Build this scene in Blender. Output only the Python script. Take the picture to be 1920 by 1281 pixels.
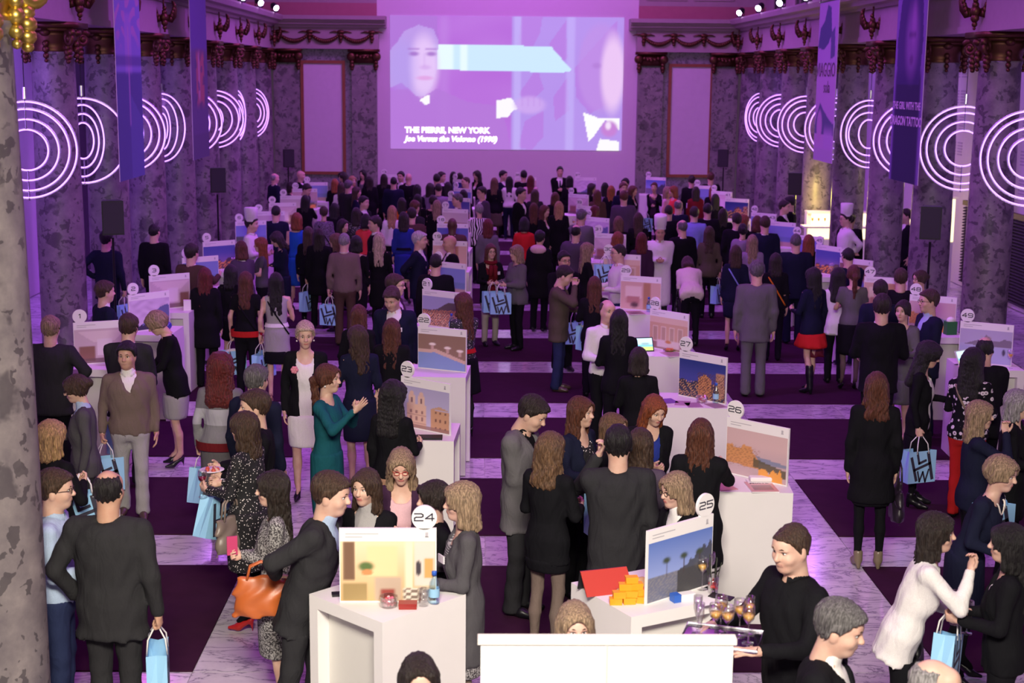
import bpy, math, random
import numpy as np
from mathutils import Matrix, Vector, Euler

# ------------------------------------------------------------------ scene
scene = bpy.context.scene
for o in list(bpy.data.objects):
    bpy.data.objects.remove(o)
COL = scene.collection
random.seed(7)
RNG = np.random.default_rng(7)
rad = math.radians

# ------------------------------------------------------------------ camera (gallery, eye 4.35 m above the hall floor)
H = 4.35
F_PX, PITCH, YAW, ROLL = 2750.2, 0.17942, 0.02163, 0.00972
_F = np.array([math.sin(YAW) * math.cos(PITCH), math.cos(YAW) * math.cos(PITCH), -math.sin(PITCH)])
_R = np.array([math.cos(YAW), -math.sin(YAW), 0.0])
_U = np.cross(_R, _F)
CX_AX = math.cos(ROLL) * _R + math.sin(ROLL) * _U
CY_AX = math.cos(ROLL) * _U - math.sin(ROLL) * _R
cam_d = bpy.data.cameras.new('camera')
cam = bpy.data.objects.new('camera', cam_d)
COL.objects.link(cam)
m = Matrix.Identity(4)
for r in range(3):
    m[r][0], m[r][1], m[r][2] = CX_AX[r], CY_AX[r], -_F[r]
m[2][3] = H
cam.matrix_world = m
cam_d.sensor_width = 36.0
cam_d.lens = F_PX / 1920 * 36.0
cam_d.clip_end = 200
cam_d.dof.use_dof = True
cam_d.dof.focus_distance = 12.8
cam_d.dof.aperture_fstop = 3.2
scene.camera = cam

# ------------------------------------------------------------------ world, exposure
world = bpy.data.worlds.new('hall_gloom')
scene.world = world
world.use_nodes = True
bg = world.node_tree.nodes['Background']
bg.inputs[0].default_value = (0.20, 0.06, 0.34, 1)
bg.inputs[1].default_value = 0.05
vs = scene.view_settings
vs.view_transform = 'Standard'
vs.look = 'None'
vs.gamma = 1.0
vs.use_curve_mapping = False
vs.exposure = 0.0

# ------------------------------------------------------------------ large lights
def area(name, loc, target, sx, sy, col, power, spread=None):
    d = bpy.data.lights.new(name, 'AREA')
    d.shape = 'RECTANGLE'; d.size = sx; d.size_y = sy
    d.color = col; d.energy = power
    if spread: d.spread = rad(spread)
    o = bpy.data.objects.new(name, d); COL.objects.link(o)
    o.location = loc
    o.rotation_euler = (Vector(target) - Vector(loc)).to_track_quat('-Z', 'Y').to_euler()
    return o
def spot(name, loc, target, col, power, angle, blend=0.6, radius=0.08):
    d = bpy.data.lights.new(name, 'SPOT')
    d.color = col; d.energy = power; d.spot_size = rad(angle); d.spot_blend = blend
    d.shadow_soft_size = radius
    o = bpy.data.objects.new(name, d); COL.objects.link(o)
    o.location = loc
    o.rotation_euler = (Vector(target) - Vector(loc)).to_track_quat('-Z', 'Y').to_euler()
    return o
CWL, CWR = -6.0, 7.4
VIOLET = (0.58, 0.17, 1.0)
MAGENTA = (0.88, 0.20, 0.92)
for y in (11.0, 19.0, 28.0, 37.0):  # unseen area lights standing in for the hall's purple stage wash
    area('ceiling_fill_light', (0.7, y, 10.2), (0.7, y, 0), 9.0, 4.0, (0.82, 0.17, 1.0), 300 if y < 15 else 235)
area('screen_wall_wash_light', (0.7, 38.0, 9.6), (0.7, 43.0, 3.0), 8.0, 1.2, (0.66, 0.18, 1.0), 420)
area('gallery_light', (0.2, 1.2, 6.3), (0.6, 10.0, 0.9), 3.0, 1.2, (1.0, 0.90, 0.78), 450, 100)
spot('gallery_spot', (-0.9, 2.2, 5.6), (-2.9, 8.6, 2.4), (1.0, 0.88, 0.56), 700, 44, 0.8, 0.2)
for y in (17.0, 26.0, 35.0):  # unseen lights added over the hall to throw violet on the columns
    area('colonnade_fill_light', (2.2, y, 9.4), (CWL, y + 1.0, 2.2), 0.6, 6.0, (0.46, 0.10, 1.0), 190, 90)
    area('colonnade_fill_light', (-0.8, y, 9.4), (CWR, y + 1.0, 2.2), 0.6, 6.0, (0.46, 0.10, 1.0), 190, 90)

# ------------------------------------------------------------------ pixel -> place on a level z (for laying out from measurements)
def ray(px, py):
    dx, dy = px - 960.0, py - 640.5
    return _F + CX_AX * (dx / F_PX) - CY_AX * (dy / F_PX)
def at(px, py, z=0.0):
    d = ray(px, py)
    t = (z - H) / d[2]
    return (float(d[0] * t), float(d[1] * t))
def at_x(px, py, X):
    d = ray(px, py); t = X / d[0]
    return (float(d[1] * t), float(H + d[2] * t))
def at_y(px, py, Y):
    d = ray(px, py); t = Y / d[1]
    return (float(d[0] * t), float(H + d[2] * t))

# ------------------------------------------------------------------ object helpers
def tag(o, label, cat, group=None):
    o['label'] = label; o['category'] = cat
    if group: o['group'] = group
    return o
def empty(name, loc=(0, 0, 0), rz=0.0, label=None, cat=None, group=None):
    o = bpy.data.objects.new(name, None)
    o.empty_display_size = 0.1
    COL.objects.link(o); o.location = loc; o.rotation_euler = (0, 0, rz)
    if label: tag(o, label, cat, group)
    if label and cat != 'person' and HELD['who'] is not None: HELD['list'].setdefault(HELD['who'], []).append(o)
    return o
HELD = dict(who=None, list={})
def link(name, me, mat=None, parent=None, loc=None, rot=None):
    o = bpy.data.objects.new(name, me); COL.objects.link(o)
    if mat is not None and len(me.materials) == 0: me.materials.append(mat)
    if parent: o.parent = parent
    if loc is not None: o.location = loc
    if rot is not None: o.rotation_euler = rot
    return o
def structure(o):
    o['kind'] = 'structure'; return o

def np_mesh(name, verts, quads=None, tris=None, smooth=True, matidx=None):
    me = bpy.data.meshes.new(name)
    v = np.asarray(verts, np.float32)
    nq = 0 if quads is None else len(quads)
    nt = 0 if tris is None else len(tris)
    me.vertices.add(len(v)); me.vertices.foreach_set('co', v.ravel())
    li = []
    st = []
    if nq: li.append(np.asarray(quads, np.int32).ravel()); st.append(np.arange(nq) * 4)
    if nt: li.append(np.asarray(tris, np.int32).ravel()); st.append(nq * 4 + np.arange(nt) * 3)
    li = np.concatenate(li); st = np.concatenate(st).astype(np.int32)
    me.loops.add(len(li)); me.loops.foreach_set('vertex_index', li.astype(np.int32))
    me.polygons.add(len(st)); me.polygons.foreach_set('loop_start', st)
    me.polygons.foreach_set('use_smooth', np.full(len(st), smooth, bool))
    if matidx is not None: me.polygons.foreach_set('material_index', np.asarray(matidx, np.int32))
    me.update(calc_edges=True)
    return me

class MB:
    """collects simple shapes and builds them as one mesh"""
    def __init__(self): self.v = []; self.f = []
    def add(self, vs, fs):
        n = len(self.v); self.v += [tuple(p) for p in vs]; self.f += [tuple(i + n for i in f) for f in fs]; return self
    def box(self, x0, y0, z0, x1, y1, z1):
        return self.add([(x0, y0, z0), (x1, y0, z0), (x1, y1, z0), (x0, y1, z0), (x0, y0, z1), (x1, y0, z1), (x1, y1, z1), (x0, y1, z1)],
                        [(3, 2, 1, 0), (4, 5, 6, 7), (0, 1, 5, 4), (1, 2, 6, 5), (2, 3, 7, 6), (3, 0, 4, 7)])
    def prism(self, pts, d0, d1, axis=1):
        """extrude a 2D outline between d0 and d1 along axis (1: points are x,z; 0: points are y,z; 2: points are x,y)"""
        n = len(pts)
        def mk(p, d): return (p[0], d, p[1]) if axis == 1 else ((d, p[0], p[1]) if axis == 0 else (p[0], p[1], d))
        vs = [mk(p, d0) for p in pts] + [mk(p, d1) for p in pts]
        fs = [tuple(range(n)), tuple(reversed(range(n, 2 * n)))] + [(i, i + n, (i + 1) % n + n, (i + 1) % n) for i in range(n)]
        return self.add(vs, fs)
    def lathe(self, prof, n=24, c=(0, 0, 0), cap=True):
        k = len(prof); vs = []
        for r, z in prof:
            for i in range(n):
                a = 2 * math.pi * i / n
                vs.append((c[0] + r * math.cos(a), c[1] + r * math.sin(a), c[2] + z))
        fs = [(j * n + i, j * n + (i + 1) % n, (j + 1) * n + (i + 1) % n, (j + 1) * n + i) for j in range(k - 1) for i in range(n)]
        if cap: fs += [tuple(reversed(range(n))), tuple(range((k - 1) * n, k * n))]
        return self.add(vs, fs)
    def tube(self, pts, r, n=8, closed=False):
        P = [Vector(p) for p in pts]; m_ = len(P); rr = r if isinstance(r, (list, tuple)) else [r] * m_
        vs = []; up = Vector((0, 0, 1)); prev = None
        for i in range(m_):
            t = (P[(i + 1) % m_] - P[i - 1]) if closed else (P[min(i + 1, m_ - 1)] - P[max(i - 1, 0)])
            if t.length < 1e-9: t = Vector((0, 0, 1))
            t.normalize()
            if prev is None:
                a = up.cross(t)
                if a.length < 1e-3: a = Vector((1, 0, 0)).cross(t)
            else: a = prev - t * prev.dot(t)
            a.normalize(); prev = a; b = t.cross(a)
            for k in range(n):
                w = 2 * math.pi * k / n
                vs.append(P[i] + (a * math.cos(w) + b * math.sin(w)) * rr[i])
        fs = []
        for i in range(m_ if closed else m_ - 1):
            j = (i + 1) % m_
            for k in range(n): fs.append((i * n + k, i * n + (k + 1) % n, j * n + (k + 1) % n, j * n + k))
        if not closed: fs += [tuple(reversed(range(n))), tuple(range((m_ - 1) * n, m_ * n))]
        return self.add(vs, fs)
    def ball(self, c, r, n=10, k=7):
        rx, ry, rz = r if isinstance(r, (tuple, list)) else (r, r, r)
        vs = [(c[0], c[1], c[2] - rz)]
        for j in range(1, k):
            ph = -math.pi / 2 + math.pi * j / k
            for i in range(n):
                a = 2 * math.pi * i / n
                vs.append((c[0] + rx * math.cos(ph) * math.cos(a), c[1] + ry * math.cos(ph) * math.sin(a), c[2] + rz * math.sin(ph)))
        vs.append((c[0], c[1], c[2] + rz)); top = len(vs) - 1
        fs = [(0, 1 + (i + 1) % n, 1 + i) for i in range(n)]
        for j in range(k - 2):
            for i in range(n):
                a = 1 + j * n + i; b = 1 + j * n + (i + 1) % n
                fs.append((a, b, b + n, a + n))
        fs += [(top, 1 + (k - 2) * n + i, 1 + (k - 2) * n + (i + 1) % n) for i in range(n)]
        return self.add(vs, fs)
    def mesh(self, name, smooth=False):
        me = bpy.data.meshes.new(name); me.from_pydata(self.v, [], self.f); me.update()
        if smooth: me.polygons.foreach_set('use_smooth', [True] * len(me.polygons))
        return me
    def obj(self, name, mat=None, parent=None, loc=None, rot=None, smooth=False, bevel=0):
        o = link(name, self.mesh(name, smooth), mat, parent, loc, rot)
        if bevel:
            b = o.modifiers.new('bevel', 'BEVEL'); b.width = bevel; b.segments = 2; b.limit_method = 'ANGLE'
        return o

# ------------------------------------------------------------------ materials
MATS = {}
def nodes_of(name):
    mt = bpy.data.materials.new(name); mt.use_nodes = True
    nt = mt.node_tree; return mt, nt, nt.nodes['Principled BSDF']
def N(nt, typ, **kw):
    n = nt.nodes.new(typ)
    for k, v in kw.items():
        if k in n.inputs: n.inputs[k].default_value = v
        else: setattr(n, k, v)
    return n
def c4(c): return (c[0], c[1], c[2], 1.0)
def plain(name, col, rough=0.5, metal=0.0, spec=0.5, vary=0.0):
    key = ('p', name)
    if key in MATS: return MATS[key]
    mt, nt, b = nodes_of(name)
    b.inputs['Base Color'].default_value = c4(col); b.inputs['Roughness'].default_value = rough
    b.inputs['Metallic'].default_value = metal; b.inputs['Specular IOR Level'].default_value = spec
    if vary:
        tc = N(nt, 'ShaderNodeTexCoord'); nz = N(nt, 'ShaderNodeTexNoise', Scale=6.0, Detail=4.0)
        nt.links.new(tc.outputs['Object'], nz.inputs['Vector'])
        rmp = N(nt, 'ShaderNodeMapRange'); rmp.inputs['To Min'].default_value = 1 - vary; rmp.inputs['To Max'].default_value = 1 + vary
        nt.links.new(nz.outputs['Fac'], rmp.inputs['Value'])
        mx = N(nt, 'ShaderNodeVectorMath', operation='SCALE'); mx.inputs[0].default_value = col
        nt.links.new(rmp.outputs[0], mx.inputs['Scale']); nt.links.new(mx.outputs[0], b.inputs['Base Color'])
    MATS[key] = mt; return mt
def emit(name, col, strength):
    key = ('e', name)
    if key in MATS: return MATS[key]
    mt, nt, b = nodes_of(name)
    b.inputs['Base Color'].default_value = c4(col)
    b.inputs['Emission Color'].default_value = c4(col); b.inputs['Emission Strength'].default_value = strength
    MATS[key] = mt; return mt
def glass(name, col=(1, 1, 1), rough=0.03):
    """thin clear glass: mostly transparent with a sharp sheen at the rims"""
    key = ('g', name)
    if key in MATS: return MATS[key]
    mt, nt, b = nodes_of(name)
    out = nt.nodes['Material Output']; nt.nodes.remove(b)
    tr = N(nt, 'ShaderNodeBsdfTransparent'); tr.inputs[0].default_value = c4(col)
    gl = N(nt, 'ShaderNodeBsdfGlossy'); gl.inputs['Roughness'].default_value = rough; gl.inputs['Color'].default_value = (.95, .95, .95, 1)
    lw = N(nt, 'ShaderNodeLayerWeight'); lw.inputs['Blend'].default_value = 0.35
    mr = N(nt, 'ShaderNodeMapRange'); mr.inputs['To Min'].default_value = 0.05; mr.inputs['To Max'].default_value = 0.75
    nt.links.new(lw.outputs['Facing'], mr.inputs['Value'])
    mx = N(nt, 'ShaderNodeMixShader'); nt.links.new(mr.outputs[0], mx.inputs[0]); nt.links.new(tr.outputs[0], mx.inputs[1]); nt.links.new(gl.outputs[0], mx.inputs[2])
    nt.links.new(mx.outputs[0], out.inputs['Surface'])
    MATS[key] = mt; return mt
def ramp(nt, stops, interp='LINEAR'):
    r = nt.nodes.new('ShaderNodeValToRGB'); cr = r.color_ramp; cr.interpolation = interp
    while len(cr.elements) < len(stops): cr.elements.new(0.5)
    for e, (p, c) in zip(cr.elements, stops): e.position = p; e.color = c4(c)
    return r

def fabric(col, pat=None):
    """woven cloth with fine folds; pat adds a print"""
    key = ('f', tuple(round(c, 3) for c in col), pat)
    if key in MATS: return MATS[key]
    mt, nt, b = nodes_of('cloth' if not pat else pat + '_cloth')
    b.inputs['Roughness'].default_value = 0.85
    b.inputs['Specular IOR Level'].default_value = 0.10
    if pat in ('sequin', 'dots'): b.inputs['Specular IOR Level'].default_value = 0.5
    tc = N(nt, 'ShaderNodeTexCoord')
    vec = tc.outputs['Object']
    fold = N(nt, 'ShaderNodeTexNoise', Scale=7.0, Detail=3.0, Distortion=0.8)
    mp = N(nt, 'ShaderNodeMapping'); mp.inputs['Scale'].default_value = (1.6, 1.6, 0.6)
    nt.links.new(vec, mp.inputs['Vector']); nt.links.new(mp.outputs[0], fold.inputs['Vector'])
    fine = N(nt, 'ShaderNodeTexNoise', Scale=240.0, Detail=1.0)
    nt.links.new(vec, fine.inputs['Vector'])
    ad = N(nt, 'ShaderNodeMath', operation='MULTIPLY_ADD'); ad.inputs[1].default_value = 0.05
    nt.links.new(fine.outputs['Fac'], ad.inputs[0]); nt.links.new(fold.outputs['Fac'], ad.inputs[2])
    bp = N(nt, 'ShaderNodeBump', Strength=0.55, Distance=0.03)
    nt.links.new(ad.outputs[0], bp.inputs['Height']); nt.links.new(bp.outputs[0], b.inputs['Normal'])
    rm = N(nt, 'ShaderNodeMapRange'); rm.inputs['To Min'].default_value = 0.82; rm.inputs['To Max'].default_value = 1.18
    nt.links.new(fine.outputs['Fac'], rm.inputs['Value'])
    sc = N(nt, 'ShaderNodeVectorMath', operation='SCALE'); sc.inputs[0].default_value = col
    nt.links.new(rm.outputs[0], sc.inputs['Scale'])
    out = sc.outputs[0]
    def mixin(fac, c2):
        nonlocal out
        mx = N(nt, 'ShaderNodeMix', data_type='RGBA'); mx.inputs['B'].default_value = c4(c2)
        nt.links.new(fac, mx.inputs['Factor']); nt.links.new(out, mx.inputs['A']); out = mx.outputs['Result']
    if pat in ('dots', 'sequin'):
        vo = N(nt, 'ShaderNodeTexVoronoi', Scale=42.0 if pat == 'dots' else 55.0)
        nt.links.new(vec, vo.inputs['Vector'])
        r = ramp(nt, [(0.0, (1, 1, 1)), (0.20, (1, 1, 1)), (0.26, (0, 0, 0))]); nt.links.new(vo.outputs['Distance'], r.inputs[0])
        mixin(r.outputs[0], (0.75, 0.70, 0.68))
    elif pat == 'speckle':
        vo = N(nt, 'ShaderNodeTexNoise', Scale=95.0, Detail=2.0); nt.links.new(vec, vo.inputs['Vector'])
        r = ramp(nt, [(0.0, (0, 0, 0)), (0.46, (0, 0, 0)), (0.54, (1, 1, 1))]); nt.links.new(vo.outputs['Fac'], r.inputs[0])
        mixin(r.outputs[0], (0.05, 0.045, 0.05))
    elif pat == 'floral':
        vo = N(nt, 'ShaderNodeTexVoronoi', Scale=17.0); nt.links.new(vec, vo.inputs['Vector'])
        r = ramp(nt, [(0.0, (.2, .2, .2)), (0.12, (.2, .2, .2)), (0.16, (1, 1, 1)), (0.34, (1, 1, 1)), (0.40, (0, 0, 0))]); nt.links.new(vo.outputs['Distance'], r.inputs[0])
        mixin(r.outputs[0], (0.62, 0.55, 0.60))
    elif pat == 'zebra':
        wv = N(nt, 'ShaderNodeTexWave', Scale=7.0, Distortion=7.0, Detail=1.0); wv.inputs['Detail Scale'].default_value = 0.7
        nt.links.new(vec, wv.inputs['Vector'])
        r = ramp(nt, [(0.0, (0, 0, 0)), (0.52, (0, 0, 0)), (0.6, (1, 1, 1))]); nt.links.new(wv.outputs['Fac'], r.inputs[0])
        mixin(r.outputs[0], (0.8, 0.78, 0.8))
    elif pat == 'stripe':
        wv = N(nt, 'ShaderNodeTexWave', Scale=22.0, bands_direction='Z'); nt.links.new(vec, wv.inputs['Vector'])
        r = ramp(nt, [(0.0, (0, 0, 0)), (0.5, (0, 0, 0)), (0.56, (1, 1, 1))]); nt.links.new(wv.outputs['Fac'], r.inputs[0])
        mixin(r.outputs[0], (0.08, 0.08, 0.09))
    elif pat == 'plaid':
        for ax in ('X', 'Z'):
            wv = N(nt, 'ShaderNodeTexWave', Scale=5.0, bands_direction=ax); nt.links.new(vec, wv.inputs['Vector'])
            r = ramp(nt, [(0.0, (0, 0, 0)), (0.8, (0, 0, 0)), (0.86, (1, 1, 1))]); nt.links.new(wv.outputs['Fac'], r.inputs[0])
            mixin(r.outputs[0], (0.04, 0.035, 0.04))
    elif pat == 'colorblock':
        sp = N(nt, 'ShaderNodeSeparateXYZ'); nt.links.new(vec, sp.inputs[0])
        r = ramp(nt, [(0.0, (.22, .22, .23)), (0.45, (.22, .22, .23)), (0.46, (.40, .39, .44)), (0.62, (.40, .39, .44)), (0.63, (.16, .15, .17))], 'CONSTANT')
        rm2 = N(nt, 'ShaderNodeMapRange'); rm2.inputs['From Min'].default_value = 0.7; rm2.inputs['From Max'].default_value = 1.6
        nt.links.new(sp.outputs['Z'], rm2.inputs['Value']); nt.links.new(rm2.outputs[0], r.inputs[0])
        mx = N(nt, 'ShaderNodeMix', data_type='RGBA'); mx.inputs['Factor'].default_value = 1.0
        nt.links.new(out, mx.inputs['A']); nt.links.new(r.outputs[0], mx.inputs['B']); out = mx.outputs['Result']
    nt.links.new(out, b.inputs['Base Color'])
    MATS[key] = mt; return mt

def hair_mat(col):
    key = ('h', tuple(round(c, 3) for c in col))
    if key in MATS: return MATS[key]
    mt, nt, b = nodes_of('hair')
    tc = N(nt, 'ShaderNodeTexCoord'); mp = N(nt, 'ShaderNodeMapping'); mp.inputs['Scale'].default_value = (1, 1, 0.10)
    nt.links.new(tc.outputs['Object'], mp.inputs['Vector'])
    nz = N(nt, 'ShaderNodeTexNoise', Scale=130.0, Detail=4.0, Roughness=0.6); nt.links.new(mp.outputs[0], nz.inputs['Vector'])
    r = ramp(nt, [(0.3, tuple(c * 0.30 for c in col)), (0.5, col), (0.72, tuple(min(1, c * 2.1 + .012) for c in col))])
    nt.links.new(nz.outputs['Fac'], r.inputs[0]); nt.links.new(r.outputs[0], b.inputs['Base Color'])
    bp = N(nt, 'ShaderNodeBump', Strength=0.85, Distance=0.018); nt.links.new(nz.outputs['Fac'], bp.inputs['Height']); nt.links.new(bp.outputs[0], b.inputs['Normal'])
    b.inputs['Roughness'].default_value = 0.45; b.inputs['Specular IOR Level'].default_value = 0.45
    MATS[key] = mt; return mt

def skin_mat(col):
    key = ('s', col)
    if key in MATS: return MATS[key]
    mt, nt, b = nodes_of('skin')
    tc = N(nt, 'ShaderNodeTexCoord'); nz = N(nt, 'ShaderNodeTexNoise', Scale=14.0, Detail=3.0); nt.links.new(tc.outputs['Object'], nz.inputs['Vector'])
    r = ramp(nt, [(0.3, (col[0] * .93, col[1] * .84, col[2] * .82)), (0.7, (min(1, col[0] * 1.05), col[1] * 1.08, col[2] * 1.08))])
    nt.links.new(nz.outputs['Fac'], r.inputs[0]); nt.links.new(r.outputs[0], b.inputs['Base Color'])
    b.inputs['Roughness'].default_value = 0.5; b.inputs['Specular IOR Level'].default_value = 0.4
    b.inputs['Subsurface Weight'].default_value = 0.08; b.inputs['Subsurface Radius'].default_value = (0.02, 0.008, 0.004)
    MATS[key] = mt; return mt

def print_mat():
    key = ('print',)
    if key in MATS: return MATS[key]
    mt, nt, b = nodes_of('photo_print')
    a = N(nt, 'ShaderNodeAttribute', attribute_name='Col'); nt.links.new(a.outputs['Color'], b.inputs['Base Color'])
    b.inputs['Roughness'].default_value = 0.35
    MATS[key] = mt; return mt
def banner_mat():
    key = ('banner',)
    if key in MATS: return MATS[key]
    mt, nt, b = nodes_of('banner_cloth')
    a = N(nt, 'ShaderNodeAttribute', attribute_name='Col'); nt.links.new(a.outputs['Color'], b.inputs['Base Color'])
    b.inputs['Roughness'].default_value = 0.9; b.inputs['Specular IOR Level'].default_value = 0.05
    MATS[key] = mt; return mt
def screen_mat(strength):
    key = ('screen', strength)
    if key in MATS: return MATS[key]
    mt, nt, b = nodes_of('lit_picture')
    a = N(nt, 'ShaderNodeAttribute', attribute_name='Col')
    b.inputs['Base Color'].default_value = (0.02, 0.02, 0.02, 1)
    nt.links.new(a.outputs['Color'], b.inputs['Emission Color']); b.inputs['Emission Strength'].default_value = strength
    MATS[key] = mt; return mt

def stone_mat(name, base, dark, light, scale=3.0, rough=0.35):
    key = ('stone', name)
    if key in MATS: return MATS[key]
    mt, nt, b = nodes_of(name)
    tc = N(nt, 'ShaderNodeTexCoord'); oi = N(nt, 'ShaderNodeObjectInfo')
    av = N(nt, 'ShaderNodeVectorMath', operation='ADD')
    rs = N(nt, 'ShaderNodeVectorMath', operation='SCALE'); rs.inputs[0].default_value = (31.0, 17.0, 53.0)
    nt.links.new(oi.outputs['Random'], rs.inputs['Scale']); nt.links.new(tc.outputs['Object'], av.inputs[0]); nt.links.new(rs.outputs[0], av.inputs[1])
    vo = N(nt, 'ShaderNodeTexVoronoi', Scale=scale); vo2 = N(nt, 'ShaderNodeTexVoronoi', Scale=scale * 4.5)
    nz = N(nt, 'ShaderNodeTexNoise', Scale=scale * 1.6, Detail=7.0, Roughness=0.65)
    wp = N(nt, 'ShaderNodeTexNoise', Scale=scale * 2.2, Detail=3.0)
    ws = N(nt, 'ShaderNodeVectorMath', operation='MULTIPLY_ADD'); ws.inputs[1].default_value = (0.35, 0.35, 0.35)
    nt.links.new(av.outputs[0], wp.inputs['Vector']); nt.links.new(wp.outputs['Color'], ws.inputs[0]); nt.links.new(av.outputs[0], ws.inputs[2])
    nt.links.new(ws.outputs[0], vo.inputs['Vector']); nt.links.new(ws.outputs[0], vo2.inputs['Vector']); nt.links.new(av.outputs[0], nz.inputs['Vector'])
    r0 = ramp(nt, [(0.30, base), (0.55, tuple((a + c) / 2 for a, c in zip(base, light))), (0.75, light)]); nt.links.new(nz.outputs['Fac'], r0.inputs[0])
    # dark clasts: some cells of the big pattern
    sep = N(nt, 'ShaderNodeSeparateColor'); nt.links.new(vo.outputs['Color'], sep.inputs[0])
    rc = ramp(nt, [(0.0, (0, 0, 0)), (0.66, (0, 0, 0)), (0.72, (1, 1, 1))]); nt.links.new(sep.outputs[0], rc.inputs[0])
    rd = ramp(nt, [(0.0, (1, 1, 1)), (0.34, (1, 1, 1)), (0.48, (0, 0, 0))]); nt.links.new(vo.outputs['Distance'], rd.inputs[0])
    mu = N(nt, 'ShaderNodeMath', operation='MULTIPLY'); nt.links.new(rc.outputs[0], mu.inputs[0]); nt.links.new(rd.outputs[0], mu.inputs[1])
    mx = N(nt, 'ShaderNodeMix', data_type='RGBA'); mx.inputs['B'].default_value = c4(dark)
    mu2 = N(nt, 'ShaderNodeMath', operation='MULTIPLY'); mu2.inputs[1].default_value = 0.75; nt.links.new(mu.outputs[0], mu2.inputs[0])
    nt.links.new(mu2.outputs[0], mx.inputs['Factor']); nt.links.new(r0.outputs[0], mx.inputs['A'])
    sep2 = N(nt, 'ShaderNodeSeparateColor'); nt.links.new(vo2.outputs['Color'], sep2.inputs[0])
    rc2 = ramp(nt, [(0.0, (0, 0, 0)), (0.80, (0, 0, 0)), (0.86, (.7, .7, .7))]); nt.links.new(sep2.outputs[1], rc2.inputs[0])
    mx2 = N(nt, 'ShaderNodeMix', data_type='RGBA'); mx2.inputs['B'].default_value = c4(tuple(c * .7 for c in dark))
    nt.links.new(rc2.outputs[0], mx2.inputs['Factor']); nt.links.new(mx.outputs['Result'], mx2.inputs['A'])
    nt.links.new(mx2.outputs['Result'], b.inputs['Base Color'])
    b.inputs['Roughness'].default_value = rough
    MATS[key] = mt; return mt

def marble_mat():
    key = ('marble',)
    if key in MATS: return MATS[key]
    mt, nt, b = nodes_of('veined_marble')
    tc = N(nt, 'ShaderNodeTexCoord'); oi = N(nt, 'ShaderNodeObjectInfo')
    rs = N(nt, 'ShaderNodeVectorMath', operation='SCALE'); rs.inputs[0].default_value = (13.0, 29.0, 7.0)
    av = N(nt, 'ShaderNodeVectorMath', operation='ADD')
    nt.links.new(oi.outputs['Random'], rs.inputs['Scale']); nt.links.new(tc.outputs['Object'], av.inputs[0]); nt.links.new(rs.outputs[0], av.inputs[1])
    mp = N(nt, 'ShaderNodeMapping'); mp.inputs['Scale'].default_value = (0.9, 2.3, 1); mp.inputs['Rotation'].default_value = (0, 0, 0.35)
    nt.links.new(av.outputs[0], mp.inputs['Vector'])
    nz = N(nt, 'ShaderNodeTexNoise', Scale=2.1, Detail=9.0, Roughness=0.62, Distortion=1.1); nt.links.new(mp.outputs[0], nz.inputs['Vector'])
    sub = N(nt, 'ShaderNodeMath', operation='SUBTRACT'); sub.inputs[1].default_value = 0.5; nt.links.new(nz.outputs['Fac'], sub.inputs[0])
    ab = N(nt, 'ShaderNodeMath', operation='ABSOLUTE'); nt.links.new(sub.outputs[0], ab.inputs[0])
    r = ramp(nt, [(0.0, (0.24, 0.22, 0.28)), (0.010, (0.46, 0.44, 0.48)), (0.032, (0.70, 0.68, 0.70)), (0.15, (0.78, 0.76, 0.76))]); nt.links.new(ab.outputs[0], r.inputs[0])
    nz2 = N(nt, 'ShaderNodeTexNoise', Scale=0.9, Detail=4.0); nt.links.new(av.outputs[0], nz2.inputs['Vector'])
    rr = N(nt, 'ShaderNodeMapRange'); rr.inputs['To Min'].default_value = 0.72; rr.inputs['To Max'].default_value = 1.1; nt.links.new(nz2.outputs['Fac'], rr.inputs['Value'])
    rv = N(nt, 'ShaderNodeMapRange'); rv.inputs['To Min'].default_value = 0.78; rv.inputs['To Max'].default_value = 1.0; nt.links.new(oi.outputs['Random'], rv.inputs['Value'])
    mm = N(nt, 'ShaderNodeMath', operation='MULTIPLY'); nt.links.new(rr.outputs[0], mm.inputs[0]); nt.links.new(rv.outputs[0], mm.inputs[1])
    sc = N(nt, 'ShaderNodeVectorMath', operation='SCALE'); nt.links.new(r.outputs[0], sc.inputs[0]); nt.links.new(mm.outputs[0], sc.inputs['Scale'])
    nt.links.new(sc.outputs[0], b.inputs['Base Color'])
    b.inputs['Roughness'].default_value = 0.16
    MATS[key] = mt; return mt

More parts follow.
